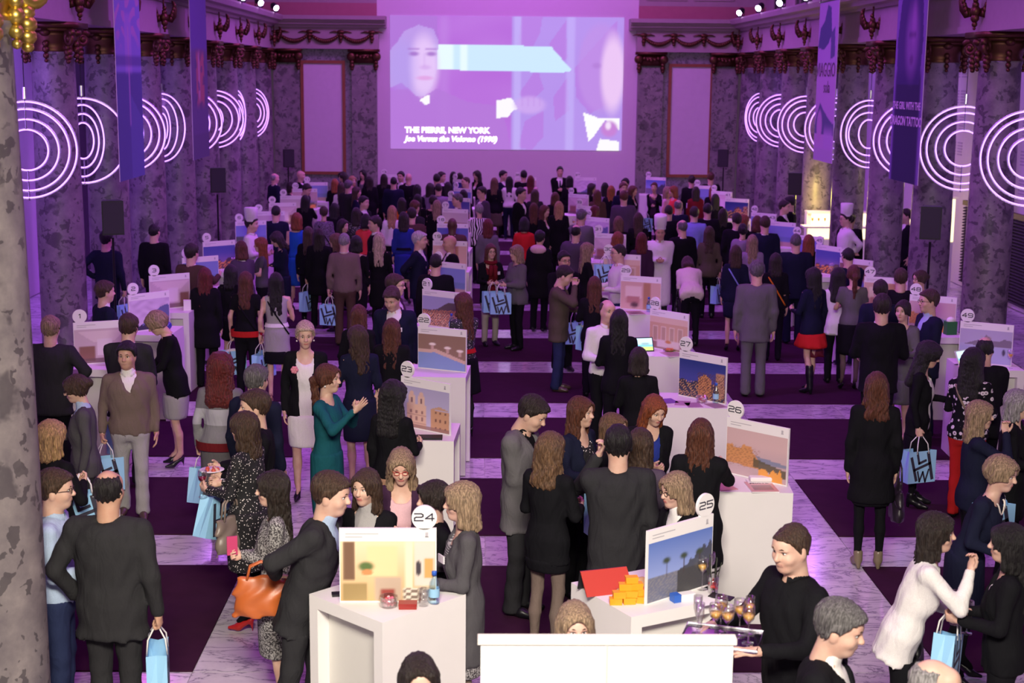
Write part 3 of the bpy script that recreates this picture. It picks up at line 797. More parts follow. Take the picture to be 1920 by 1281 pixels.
# ---- banners hung along the entablatures (generic designs in the same colours, titles kept)
def ban_blue(u, v):
    I = flat(u, C(.10, .13, .24)); I = over(I, rect(u, v, -1, 2, .52, 2, .01), C(.22, .24, .46))
    I = over(I, (nse(u, v * 2.5, 6, 1) > .62) * sst(v, .6, .75) * .6, C(.50, .28, .40)); I = over(I, rect(u, v, .36, .62, .52, .80, .02) * .7, C(.34, .28, .50))
    I = over(I, rect(u, v, .47, .52, .26, .74, .01) * .7, C(.40, .30, .42)); I = over(I, poly(u, v, [(.5, .42), (1, .28), (1, 0), (.5, 0)]) * .35, C(.16, .22, .40))
    I = over(I, rect(u, v, -1, 2, .55, .60, .01) * .6, C(.08, .09, .18))
    return I
def ban_rust(u, v):
    I = flat(u, C(.13, .13, .19)); I = over(I, rect(u, v, .0, 1, .66, 1, .02), C(.13, .12, .26))
    I = over(I, rect(u, v, .30, .78, .33, .64, .04) * .8, C(.40, .17, .14)); I = over(I, rect(u, v, .42, .52, .36, .64, .03) * .6, C(.46, .36, .42))
    I = over(I, (nse(u, v * 2, 7) > .66) * rect(u, v, .2, .9, .3, .64, .05) * .7, C(.09, .11, .16))
    I = over(I, rect(u, v, .1, .96, .17, .30, .01) * .0, C(.4, .24, .2)); I = over(I, rect(u, v, -1, 2, 0, .15, .01) * .6, C(.11, .12, .15))
    return I
def ban_pale(u, v):
    I = flat(u, C(.46, .36, .50)); I = over(I, rect(u, v, -.5, 1.5, .60, 1.1, .01), C(.42, .33, .52))
    I = over(I, poly(u, v, [(0, .72), (.1, .84), (.3, .88), (.45, .98), (.62, .96), (.7, .80), (.55, .74), (.3, .70)]), C(.10, .13, .22))
    I = over(I, poly(u, v, [(.68, .64), (.66, .80), (.85, .84), (.9, .66)]), C(.12, .15, .24))
    I = over(I, poly(u, v, [(0, .22), (.1, .30), (.25, .37), (.45, .32), (.8, .26), (1, .24), (1, .17), (.3, .17), (0, .17)]), C(.12, .16, .22))
    I = over(I, ell(u, v, .25, .22, .14, .10, .2), C(.46, .34, .46)); I = over(I, rect(u, v, .5, .95, .08, .20, .05), C(.44, .36, .52)); I = over(I, rect(u, v, 0, 1, 0, .08, .005), C(.42, .38, .48))
    return I
def ban_dark(u, v):
    I = flat(u, C(.20, .15, .34)); I = over(I, sst(v, .10, .02) * 0 + rect(u, v, .06, .92, -.1, .56, .05), C(.045, .05, .085))
    I = over(I, poly(u, v, [(.10, .5), (.06, .72), (.14, .92), (.5, 1.0), (.86, .92), (.92, .72), (.86, .5)]) * .9, C(.06, .055, .13))
    I = over(I, ell(u, v, .56, .72, .20, .17, .5) * .75, C(.26, .16, .34)); I = over(I, ell(u, v, .60, .80, .07, .10, .7) * .5, C(.36, .20, .42))
    I = over(I, rect(u, v, .44, .68, .735, .755, .02) * .7, C(.05, .04, .09)); I = over(I, ell(u, v, .56, .62, .06, .025, .6) * .6, C(.10, .06, .14))
    return I
banrope = MB().tube([(-.8, 0, 3.2), (-.8, 0, 3.9)], .008, 5).tube([(.8, 0, 3.2), (.8, 0, 3.9)], .008, 5).mesh('rope'); banrope.materials.append(M['black'])
def banner(side, y, fn, label, lines):
    x = XL + .43 if side < 0 else XR - .43
    t = empty('banner', (x, y, 2.69), math.pi / 2 if side < 0 else -math.pi / 2, label, 'banner')
    link('cloth', picture_mesh('cloth', 1.66, 3.18, 60, 120, fn, banner_mat(), -.006), None, t)
    MB().box(-.83, -.004, 0, .83, .004, 3.18).obj('backing', M['paper'], t)
    MB().tube([(-.86, 0, 3.19), (.86, 0, 3.19)], .02, 8).obj('top_bar', M['blackmetal'], t)
    link('rope', banrope, None, t)
    for s, size, z, col, xo, bold in lines:
        link('lettering', text_mesh(s, size, plain('banner_print_%d' % int(col[0] * 100), col, .7), bold, 0, .001, 'CENTER'), None, t, (xo, -.011, z), (math.pi / 2, 0, 0))
    return t
banner(-1, 23.45, ban_blue, 'blue grey banner with tall pale tower shape, nearest the gilt column', [])
banner(-1, 29.25, ban_rust, 'grey banner with rust coloured figure, further along above table 5', [])
banner(1, 29.85, ban_pale, 'pale lilac banner with hand drawn lettering and dark blots', [('VIAGGIO', .40, 1.70, (.10, .07, .10), -.05, 0), ('sola', .34, 1.38, (.10, .07, .10), .1, 0)])
banner(1, 24.05, ban_dark, 'dark navy banner with shadowy face and white film title', [('THE GIRL WITH THE', .17, 1.18, (.55, .45, .60), -.02, .004), ('DRAGON TATTOO', .205, .92, (.55, .45, .60), -.02, .006)])

# ---- loudspeakers on stands
sp_box = MB().prism([(-.15, -.12), (.15, -.12), (.11, .14), (-.11, .14)], -.24, .24, axis=2)
sp_me = sp_box.mesh('cabinet'); sp_me.materials.append(M['black'])
gr_me = MB().box(-.135, -.132, -.22, .135, -.12, .22).mesh('grille'); gr_me.materials.append(plain('speaker_mesh', (.02, .02, .022), .7))
pole_me = MB().tube([(0, 0, -1.9), (0, 0, -.24)], .018, 8)
for k in range(3):
    a = k * 2.094 + .5; pole_me.tube([(0, 0, -1.25), (.42 * math.cos(a), .42 * math.sin(a), -1.9)], .014, 6)
pole_me = pole_me.mesh('stand'); pole_me.materials.append(M['blackmetal'])
for (px, py, X, lab) in ((210, 408, -5.22, 'near the first banner opposite the bar side'), (407, 338, -5.22, 'below the rust coloured banner'), (540, 297, -5.35, 'beside the framed panel opposite the bar side'),
                         (1746, 418, 6.60, 'below the dark navy banner'), (1492, 345, 6.95, 'beside the champagne bar'), (1357, 297, 6.85, 'beside the framed panel on the bar side')):
    Y, z = at_x(px, py, X)
    t = empty('loudspeaker', (X, Y, z + .004), rad(20 if X < 0 else -20), 'black loudspeaker on a stand ' + lab, 'loudspeaker', 'loudspeakers on stands')
    link('cabinet', sp_me, None, t); link('grille', gr_me, None, t)
    po = link('stand', pole_me, None, t); po.scale = (1, 1, (z - .024) / 1.9)
# ================================================================== FIGURES
def smin(a, b, k):
    h = np.clip(0.5 + 0.5 * (b - a) / k, 0, 1)
    return b + (a - b) * h - k * h * (1 - h)
class Field:
    """signed distance field on a grid; shapes are blended in and the zero surface is meshed"""
    def __init__(s, lo, hi, v):
        s.v = v; s.o = np.array(lo, np.float32)
        n = np.ceil((np.array(hi) - s.o) / v).astype(int) + 1
        s.n = n
        s.X = (s.o[0] + v * np.arange(n[0], dtype=np.float32))[:, None, None]
        s.Y = (s.o[1] + v * np.arange(n[1], dtype=np.float32))[None, :, None]
        s.Z = (s.o[2] + v * np.arange(n[2], dtype=np.float32))[None, None, :]
        s.d = np.full(tuple(n), 1.0, np.float32)
    def sl(s, lo, hi, pad):
        a = np.clip(np.floor((np.array(lo) - pad - s.o) / s.v).astype(int), 0, s.n)
        b = np.clip(np.ceil((np.array(hi) + pad - s.o) / s.v).astype(int) + 1, 0, s.n)
        return tuple(slice(i, j) for i, j in zip(a, b))
    def put(s, sl, val, k):
        s.d[sl] = smin(s.d[sl], val, k) if k > 0 else np.minimum(s.d[sl], val)
    def xyz(s, sl): return s.X[sl[0]], s.Y[:, sl[1]], s.Z[:, :, sl[2]]
    def cap(s, a, b, ra, rb, k=0.02):
        a = np.asarray(a, np.float32); b = np.asarray(b, np.float32); R = max(ra, rb)
        sl = s.sl(np.minimum(a, b), np.maximum(a, b), R + k + 2 * s.v)
        X, Y, Z = s.xyz(sl); ab = b - a; L = float(ab @ ab) + 1e-9
        px, py, pz = X - a[0], Y - a[1], Z - a[2]
        t = np.clip((px * ab[0] + py * ab[1] + pz * ab[2]) / L, 0, 1)
        d = np.sqrt((px - t * ab[0]) ** 2 + (py - t * ab[1]) ** 2 + (pz - t * ab[2]) ** 2) - (ra + (rb - ra) * t)
        s.put(sl, d, k)
    def ell(s, c, r, k=0.02, sub=False, R=None):
        c = np.asarray(c, np.float32); m = float(max(r))
        sl = s.sl(c, c, m + k + 2 * s.v); X, Y, Z = s.xyz(sl)
        px, py, pz = X - c[0], Y - c[1], Z - c[2]
        if R is not None:
            px, py, pz = R[0][0] * px + R[1][0] * py + R[2][0] * pz, R[0][1] * px + R[1][1] * py + R[2][1] * pz, R[0][2] * px + R[1][2] * py + R[2][2] * pz
        q = np.sqrt((px / r[0]) ** 2 + (py / r[1]) ** 2 + (pz / r[2]) ** 2)
        d = (q - 1) * min(r)
        if sub:
            s.d[sl] = -smin(-s.d[sl], d, k) if k > 0 else np.maximum(s.d[sl], -d)
        else: s.put(sl, d, k)
    def prof(s, o, R, zs, a, b, cy, k=0.02, infl=0.0, z0=None, z1=None, wob=0.0):
        """elliptical loft along the local z axis of frame (o, R)"""
        z0 = zs[0] if z0 is None else z0; z1 = zs[-1] if z1 is None else z1
        ends = [o + R @ np.array([x, y, z]) for x in (-.4, .4) for y in (-.3, .3) for z in (z0, z1)]
        sl = s.sl(np.min(ends, 0), np.max(ends, 0), k + .02); X, Y, Z = s.xyz(sl)
        px, py, pz = X - o[0], Y - o[1], Z - o[2]
        lx = R[0, 0] * px + R[1, 0] * py + R[2, 0] * pz; ly = R[0, 1] * px + R[1, 1] * py + R[2, 1] * pz; lz = R[0, 2] * px + R[1, 2] * py + R[2, 2] * pz
        A = np.interp(lz, zs, a).astype(np.float32) + infl; B = np.interp(lz, zs, b).astype(np.float32) + infl; CY = np.interp(lz, zs, cy).astype(np.float32)
        q = np.sqrt((lx / A) ** 2 + ((ly - CY) / B) ** 2)
        if wob:
            an = np.arctan2(ly - CY, lx); q = q * (1 + wob * np.sin(an * 9 + 1.3 * np.sin(lz * 6)) * np.clip((zs[-1] - lz) / (zs[-1] - zs[0] + 1e-6), 0, 1))
        d = (q - 1) * np.minimum(A, B)
        d = np.maximum(d, np.maximum(lz - z1, z0 - lz))
        s.put(sl, d, k)
    def cut(s, o, R, fn):
        """remove where fn(local x,y,z) < 0"""
        px, py, pz = s.X - o[0], s.Y - o[1], s.Z - o[2]
        lx = R[0, 0] * px + R[1, 0] * py + R[2, 0] * pz; ly = R[0, 1] * px + R[1, 1] * py + R[2, 1] * pz; lz = R[0, 2] * px + R[1, 2] * py + R[2, 2] * pz
        s.d = np.maximum(s.d, -fn(lx, ly, lz)).astype(np.float32)
    def mesh(s):
        d = s.d; ins = d < 0
        n0, n1, n2 = d.shape
        c = [ins[i:n0 - 1 + i, j:n1 - 1 + j, k:n2 - 1 + k] for i in (0, 1) for j in (0, 1) for k in (0, 1)]
        al = c[0] & c[1] & c[2] & c[3] & c[4] & c[5] & c[6] & c[7]
        an = c[0] | c[1] | c[2] | c[3] | c[4] | c[5] | c[6] | c[7]
        act = np.argwhere(an & ~al)
        if len(act) == 0: return np.zeros((0, 3)), np.zeros((0, 4), int)
        idx = np.full((n0 - 1, n1 - 1, n2 - 1), -1, np.int32); idx[tuple(act.T)] = np.arange(len(act))
        offs = np.array([(i, j, k) for i in (0, 1) for j in (0, 1) for k in (0, 1)])
        cv = np.stack([d[act[:, 0] + o[0], act[:, 1] + o[1], act[:, 2] + o[2]] for o in offs], 1)
        acc = np.zeros((len(act), 3)); cnt = np.zeros(len(act))
        for a in range(8):
            for bit in (4, 2, 1):
                if a & bit: continue
                b = a | bit
                da, db = cv[:, a], cv[:, b]; m_ = (da < 0) != (db < 0)
                t = np.where(m_, da / np.where(m_, da - db, 1), 0)
                p = offs[a] + t[:, None] * (offs[b] - offs[a])
                acc += np.where(m_[:, None], p, 0); cnt += m_
        V = (act + acc / cnt[:, None]) * s.v + s.o
        quads = []
        for ax in range(3):
            u_, w_ = (ax + 1) % 3, (ax + 2) % 3
            s0 = [slice(None)] * 3; s1 = [slice(None)] * 3; s0[ax] = slice(0, -1); s1[ax] = slice(1, None)
            A, B = ins[tuple(s0)], ins[tuple(s1)]
            e = np.argwhere(A != B)
            ok = (e[:, u_] > 0) & (e[:, w_] > 0) & (e[:, u_] < d.shape[u_] - 1) & (e[:, w_] < d.shape[w_] - 1)
            e = e[ok]; fl = A[tuple(e.T)]
            def cell(du, dw):
                q = e.copy(); q[:, u_] += du; q[:, w_] += dw; return idx[tuple(q.T)]
            q = np.stack([cell(-1, -1), cell(0, -1), cell(0, 0), cell(-1, 0)], 1)
            q = np.where(fl[:, None], q, q[:, ::-1]); quads.append(q)
        return V, np.concatenate(quads)

I3 = np.eye(3)
def rotx(a): c, s_ = math.cos(a), math.sin(a); return np.array([[1, 0, 0], [0, c, -s_], [0, s_, c]])
def roty(a): c, s_ = math.cos(a), math.sin(a); return np.array([[c, 0, s_], [0, 1, 0], [-s_, 0, c]])
def rotz(a): c, s_ = math.cos(a), math.sin(a); return np.array([[c, -s_, 0], [s_, c, 0], [0, 0, 1]])
def align(frm, to):
    return np.array(Vector(frm).rotation_difference(Vector(to)).to_matrix())

# ------------------------------------------------------------------ head
HEADS = {}
def ball_vf(c, r, n=8, k=6):
    b = MB().ball(c, r, n, k); return np.array(b.v), b.f
def head_field(f, sex, neck=True):
    jw = .056 if sex == 'f' else .064
    f.ell((0, .018, .030), (.077, .098, .098), .02)
    f.ell((0, -.022, -.035), (jw + .004, .074, .085), .035)
    f.ell((0, -.058, -.092), (.026 if sex == 'f' else .032, .026, .024), .03)
    f.ell((0, -.062, .045), (.056, .038, .045), .03)
    for sx in (-1, 1):
        f.ell((sx * .040, -.062, -.028), (.024, .024, .024), .025)
        f.ell((sx * .031, -.103, .008), (.018, .016, .012), .018, sub=True)
        f.ell((sx * .078, .010, -.012), (.010, .020, .030), .008)
        f.cap((sx * .014, -.095, .028), (sx * .048, -.083, .027), .0075, .006, .012)
    f.cap((0, -.090, .018), (0, -.112, -.022), .008, .0125, .012)
    f.ell((0, -.108, -.027), (.0165, .010, .008), .010)
    f.ell((0, -.089, -.053), (.024, .011, .0062), .007)
    f.ell((0, -.088, -.063), (.020, .011, .0068), .007)
    if neck: f.cap((0, .020, -.05), (0, .030, -.175), .052 if sex == 'f' else .062, .056 if sex == 'f' else .068, .03)
def head_template(sex, v):
    key = (sex, v)
    if key in HEADS: return HEADS[key]
    f = Field((-.11, -.15, -.19), (.11, .14, .15), v); head_field(f, sex)
    f.d[:, :, 0] = np.maximum(f.d[:, :, 0], .002)
    V, Q = f.mesh(); cen = V[Q].mean(1)
    mi = np.zeros(len(Q), int)
    lip = (np.abs(cen[:, 0]) < .021) & (cen[:, 2] > -.0695) & (cen[:, 2] < -.0485) & (cen[:, 1] < -.086)
    mi[lip] = 1
    V = [V]; F = [list(map(tuple, Q))]; MI = [mi]; n = len(V[0])
    def sub(vs, fs, m_):
        nonlocal n
        V.append(np.asarray(vs)); F.append([tuple(i + n for i in q) for q in fs]); MI.append(np.full(len(fs), m_)); n += len(vs)
    for sx in (-1, 1):
        sub(*ball_vf((sx * .0305, -.0790, .0085), (.0145, .0125, .0088)), 2)
        sub(*ball_vf((sx * .0305, -.0868, .0085), (.0066, .0056, .0068), 7, 5), 3)
        b = MB(); b.tube([(sx * .013, -.1015, .0305), (sx * .030, -.0985, .0355), (sx * .050, -.0845, .0300)], [.0030, .0042, .0022], 5); sub(b.v, b.f, 4)
        b = MB(); b.tube([(sx * .016, -.0905, .0135), (sx * .0305, -.0925, .0180), (sx * .046, -.0800, .0120)], [.0018, .0028, .0018], 5); sub(b.v, b.f, 4)
    F = sum(F, []); MI = np.concatenate(MI); q4, t3, m4, m3 = [], [], [], []
    for q, m_ in zip(F, MI):
        if len(q) == 4: q4.append(q); m4.append(m_)
        else:
            for k_ in range(1, len(q) - 1): t3.append((q[0], q[k_], q[k_ + 1])); m3.append(m_)
    HEADS[key] = (np.concatenate(V), np.array(q4), np.array(t3), np.array(m4), np.array(m3)); return HEADS[key]

# ------------------------------------------------------------------ hair
HAIRS = {}
def hair_mesh(style, sex, v):
    key = (style, sex, v)
    if key in HAIRS: return HAIRS[key]
    low = {'short': -.12, 'crop': -.12, 'bald': -.12, 'fringe': -.12, 'bun': -.13, 'pixie': -.12, 'bob': -.20, 'bobshort': -.17, 'long': -.42, 'longback': -.48, 'wavy': -.30, 'curly': -.40, 'bigcurl': -.36, 'pony': -.42, 'shoulder': -.27, 'updo': -.12}[style]
    wide = .16 if style in ('curly', 'bigcurl') else .135
    f = Field((-wide, -.15, low - .03), (wide, .21, .19), v)
    head_field(f, sex, neck=False)
    hd = f.d.copy()
    X, Y, Z = f.X, f.Y, f.Z
    an = np.arctan2(X, Y + .02)
    strand = (.0026 * np.sin(an * 19 + 3 * np.sin(Z * 34)) + .0022 * np.sin(an * 37 + Z * 30)) * (1 + np.clip(-Z / .12, 0, 1.2))
    top = np.clip((Z - .0) / .1, 0, 1)
    face = np.sqrt(((X + .008) / .070) ** 2 + ((Y + .128) / .102) ** 2 + ((Z + .022) / .104) ** 2) - 1      # <0 inside face window
    face = face * .07
    if style in ('short', 'crop', 'bald', 'pixie', 'fringe'):
        t = {'short': .010, 'crop': .006, 'bald': .006, 'pixie': .014, 'fringe': .012}[style]
        zc = np.interp(Y, [-.11, -.07, -.04, -.01, .02, .06, .13], [.080 if style != 'fringe' else .055, .066 if style != 'fringe' else .050, .03, -.012, -.015, -.055, -.085]).astype(np.float32)
        d = np.maximum(hd - t - .010 * top * (style in ('short', 'pixie', 'fringe')) + strand, (zc - Z) * .8)
        ear = np.sqrt(((np.abs(X) - .082) / .02) ** 2 + ((Y - .008) / .022) ** 2 + ((Z + .012) / .034) ** 2) - 1
        d = np.maximum(d, -ear * .018)
        if style == 'bald':
            zc2 = np.interp(Y, [-.11, -.03, .0, .13], [.25, .16, .03, -.2]).astype(np.float32); d = np.maximum(d, (zc2 - Z) * .6 + 0 * X)
            crown = np.sqrt((X / .066) ** 2 + ((Y + .005) / .095) ** 2 + ((Z - .125) / .075) ** 2) - 1
            d = np.maximum(d, -crown * .06)
        f.d = d.astype(np.float32)
    else:
        t = {'bun': .012, 'pony': .012, 'updo': .016, 'bob': .017, 'bobshort': .017, 'long': .013, 'longback': .013, 'wavy': .019, 'shoulder': .014, 'curly': .030, 'bigcurl': .045}[style]
        zlow = np.interp(Y, [-.11, -.03, .02, .06, .13], [-.02, -.03, -.05, -.09, -.10]).astype(np.float32)
        f.d = np.maximum(hd - t - .006 * top, (zlow - Z) * .8).astype(np.float32)
        if style in ('bob', 'bobshort', 'shoulder', 'wavy', 'long', 'longback', 'curly', 'bigcurl'):
            zl = {'bob': -.155, 'bobshort': -.125, 'shoulder': -.22, 'wavy': -.25, 'long': -.37, 'longback': -.43, 'curly': -.33, 'bigcurl': -.30}[style]
            r0 = {'curly': .055, 'bigcurl': .065, 'wavy': .046}.get(style, .040); r1 = {'long': .030, 'longback': .028, 'curly': .058, 'bigcurl': .075, 'wavy': .048, 'bob': .036, 'bobshort': .034}.get(style, .034)
            sp = 1.25 if style in ('curly', 'bigcurl', 'wavy') else 1.1
            for x in (-.052, -.018, .018, .052): f.cap((x, .072, .02), (x * sp, .098 + (.012 if style in ('long', 'longback') else 0), zl), r0, r1, .03)
            zs_ = zl if style in ('bob', 'bobshort') else (zl * .8 if style in ('shoulder', 'wavy') else (zl * .62 if style != 'longback' else -.16))
            for sx in (-1, 1):
                f.cap((sx * .072, .02, .03), (sx * .084 * (sp * .95), .035, zs_), .030, .030 if style not in ('bigcurl', 'curly') else .05, .03)
                f.cap((sx * .070, -.018, .045), (sx * .086, -.012, zs_ * .9), .020, .022, .025)
        if style == 'bun': f.ell((0, .135, .035), (.046, .040, .044), .015)
        if style == 'updo': f.ell((0, .095, .015), (.060, .050, .060), .03)
        if style == 'pony':
            f.cap((0, .105, .035), (0, .150, -.02), .026, .036, .02); f.cap((0, .150, -.02), (0, .130, -.22), .038, .034, .03); f.cap((0, .130, -.22), (0, .125, -.36), .034, .014, .02)
        if style in ('curly', 'bigcurl'):
            amp = .007 if style == 'curly' else .011
            f.d = f.d + amp * (np.sin(X * 95 + 2 * np.sin(Z * 60)) * np.sin(Y * 90 + 1) * np.sin(Z * 85 + 2 * np.sin(X * 50)))
        else: f.d = f.d + strand + (.005 * np.sin(Z * 45 + an * 4) * np.clip(-Z / .15, 0, 1) if style == 'wavy' else 0)
        f.d = np.maximum(f.d, -face).astype(np.float32)
        # keep neck / front of throat free
        thr = np.sqrt((X / .050) ** 2 + ((Y + .03) / .075) ** 2) - 1
        f.d = np.where(Z < -.08, np.maximum(f.d, -thr * .05), f.d).astype(np.float32)
    for ax in range(3):
        for e in (0, -1):
            i = [slice(None)] * 3; i[ax] = e; f.d[tuple(i)] = np.maximum(f.d[tuple(i)], .001)
    V, Q = f.mesh()
    HAIRS[key] = (V, Q); return HAIRS[key]
HAIR_ME = {}
def hair_data(style, sex, v, mat):
    key = (style, sex, v, mat.name)
    if key not in HAIR_ME:
        V, Q = hair_mesh(style, sex, v); me = np_mesh('hair', V, Q); me.materials.append(mat); HAIR_ME[key] = me
    return HAIR_ME[key]

# ------------------------------------------------------------------ hands (right hand hanging: fingers to -z, palm to +x, thumb to -y)
HANDS = {}
def hand_template(pose, v):
    key = (pose, v)
    if key in HANDS: return HANDS[key]
    f = Field((-.06, -.10, -.22), (.12, .075, .03), v)
    f.cap((0, 0, .03), (0, .002, -.02), .026, .026, .02)
    f.ell((0, .002, -.055), (.0165, .041, .048), .015)
    cu = {'relax': (.30, .35, .25), 'grip': (1.25, 1.45, .8), 'hold': (.95, .95, .5), 'flat': (.06, .06, .05), 'point': (1.2, 1.4, .7)}[pose]
    for i, (y0, L) in enumerate(((-.029, .070), (-.010, .078), (.010, .073), (.028, .058))):
        a = 0.0; p = np.array([0.0, y0, -.092]); c3 = cu
        if pose == 'point' and i == 0: c3 = (.1, .15, .1)
        fan = (i - 1.5) * (.07 if pose != 'flat' else .12)
        for j, (fr, c) in enumerate(zip((.45, .30, .25), c3)):
            a += c
            dv = np.array([math.sin(a), fan * math.cos(a), -math.cos(a)]) * L * fr
            f.cap(p, p + dv, .0098 - .001 * j, .0090 - .001 * j, .004); p = p + dv
    q = np.array([0.004, -.036, -.030]); dirs = {'grip': ((.35, -.35, -.85), (.9, .15, -.4)), 'hold': ((.45, -.45, -.75), (.75, .0, -.65)), 'point': ((.4, -.35, -.8), (.8, .2, -.5))}.get(pose, ((.25, -.75, -.65), (.25, -.35, -.9)))
    for dv, L, r in zip(dirs, (.040, .032), (.0125, .0105)):
        dv = np.array(dv); dv = dv / np.linalg.norm(dv) * L; f.cap(q, q + dv, r, r * .88, .006); q = q + dv
    f.d[:, :, -1] = np.maximum(f.d[:, :, -1], .001)
    V, Q = f.mesh(); HANDS[key] = (V, Q); return HANDS[key]

# ------------------------------------------------------------------ shoes
SHOES = {}
def shoe_data(kind, mat, v):
    key = (kind, mat.name, v)
    if key in SHOES: return SHOES[key]
    f = Field((-.07, -.21, -.01), (.07, .12, .42 if kind == 'boot' else .16), v)
    if kind == 'flat':
        f.cap((0, .035, .045), (0, -.06, .040), .038, .040, .02); f.cap((0, -.06, .036), (0, -.145, .026), .040, .028, .02); f.cap((0, .04, .05), (0, .03, .10), .038, .040, .02)
    elif kind == 'heel':
        f.cap((0, .05, .105), (0, -.055, .040), .026, .032, .015); f.cap((0, -.055, .032), (0, -.135, .020), .032, .016, .015); f.cap((0, .058, .10), (0, .062, .0), .018, .006, .008)
        f.ell((0, .005, .135), (.024, .055, .045), .01, sub=True)
    elif kind == 'ankle':
        f.cap((0, .04, .075), (0, -.06, .045), .036, .038, .02); f.cap((0, -.06, .036), (0, -.14, .024), .038, .024, .02); f.cap((0, .04, .08), (0, .035, .14), .040, .044, .02); f.cap((0, .06, .05), (0, .062, 0), .024, .018, .01)
    elif kind == 'boot':
        f.cap((0, .04, .075), (0, -.06, .045), .034, .036, .02); f.cap((0, -.06, .036), (0, -.14, .022), .036, .022, .02); f.cap((0, .035, .08), (0, .02, .30), .040, .056, .03); f.cap((0, .02, .30), (0, .015, .395), .056, .058, .02); f.cap((0, .058, .05), (0, .062, 0), .02, .014, .01)
    f.d = np.maximum(f.d, -(f.Z - .001)); 
    V, Q = f.mesh(); me = np_mesh('shoe', V, Q); me.materials.append(mat); SHOES[key] = me; return me
LIFT = {'flat': .0, 'heel': .065, 'ankle': .05, 'boot': .05}

# ------------------------------------------------------------------ colours
PAL = dict(black=(.007, .007, .009), navy=(.010, .012, .030), charcoal=(.026, .026, .029), grey=(.12, .115, .12), midgrey=(.075, .072, .078), lightgrey=(.34, .33, .33), white=(.74, .72, .70),
           cream=(.70, .64, .54), beige=(.40, .36, .30), taupe=(.16, .12, .10), brown=(.07, .042, .03), olive=(.085, .070, .048), teal=(.010, .085, .105), blue=(.020, .035, .22), royal=(.015, .09, .42), lightblue=(.36, .46, .62),
           sky=(.22, .26, .62), red=(.48, .020, .018), coral=(.62, .06, .05), darkred=(.14, .012, .016), orange=(.60, .17, .015), jeans=(.020, .028, .075), plum=(.045, .018, .045), lilac=(.24, .19, .27), pink=(.66, .42, .46), tan=(.36, .21, .13),
           purplegrey=(.075, .055, .085), rust=(.24, .06, .02), darkbrown=(.022, .013, .010), khaki=(.20, .16, .10))
HAIRC = dict(black=(.006, .005, .005), dark=(.016, .010, .007), brown=(.045, .024, .013), lightbrown=(.12, .065, .032), auburn=(.085, .026, .012), red=(.20, .050, .016), deepred=(.10, .012, .010), blond=(.36, .22, .10), ash=(.26, .18, .11),
             grey=(.24, .23, .23), white=(.46, .44, .43), saltpepper=(.10, .095, .095), ginger=(.26, .085, .020), platinum=(.46, .36, .26))
SKIN = dict(fair=(.62, .40, .31), mid=(.52, .31, .22), tan=(.42, .23, .15), deep=(.085, .040, .026))
LIP = plain('lips', (.48, .17, .15), .45); LIPM = plain('pale_lips', (.46, .24, .19), .5); EYEW = plain('eye_white', (.72, .70, .68), .25); IRIS = plain('iris', (.03, .018, .012), .2); BROW = plain('brow', (.035, .020, .012), .8)
def colr(c): return PAL[c] if isinstance(c, str) else c

ARM = {  # wrist relative to shoulder (x outward), torso frame, for a 1.75 m figure; optional elbow pole; hand pose
    'down': ((.055, -.03, -.535), None, 'relax'), 'carry': ((.075, -.03, -.53), None, 'grip'), 'bent': ((-.03, -.29, -.27), None, 'hold'), 'mid': ((-.16, -.25, -.25), None, 'hold'), 'cross': ((-.26, -.20, -.22), (.5, -.2, -.8), 'relax'),
    'chest': ((-.10, -.27, -.06), (.6, .1, -.8), 'hold'), 'face': ((-.07, -.24, .10), (.5, -.2, -.9), 'hold'), 'hip': ((.04, -.03, -.36), (1, .55, -.1), 'grip'), 'pocket': ((.05, -.07, -.46), (.7, .7, -.2), 'grip'), 'back': ((-.15, .20, -.36), (.8, .6, -.3), 'relax'),
    'reach': ((-.02, -.47, -.14), None, 'flat'), 'low': ((-.05, -.36, -.36), None, 'flat'), 'gest': ((.04, -.36, .0), (.5, .2, -.9), 'flat'), 'tray': ((.02, -.38, -.22), None, 'flat'), 'bagarm': ((-.06, -.24, -.18), (.6, .3, -.8), 'grip'), 'up': ((.05, -.22, .34), (.6, 0, -.6), 'grip'),
    'side': ((.16, -.20, -.30), None, 'hold')}
PEOPLE = []
def ik(S, W, l1, l2, pole):
    d = W - S; L = np.linalg.norm(d); mx = (l1 + l2) * .999
    if L > mx: W = S + d / L * mx; d = W - S; L = mx
    a = (l1 * l1 - l2 * l2 + L * L) / (2 * L); h = math.sqrt(max(l1 * l1 - a * a, 0)); u = d / L
    p = pole - u * (pole @ u); p = p / (np.linalg.norm(p) + 1e-9)
    return S + u * a + p * h, W

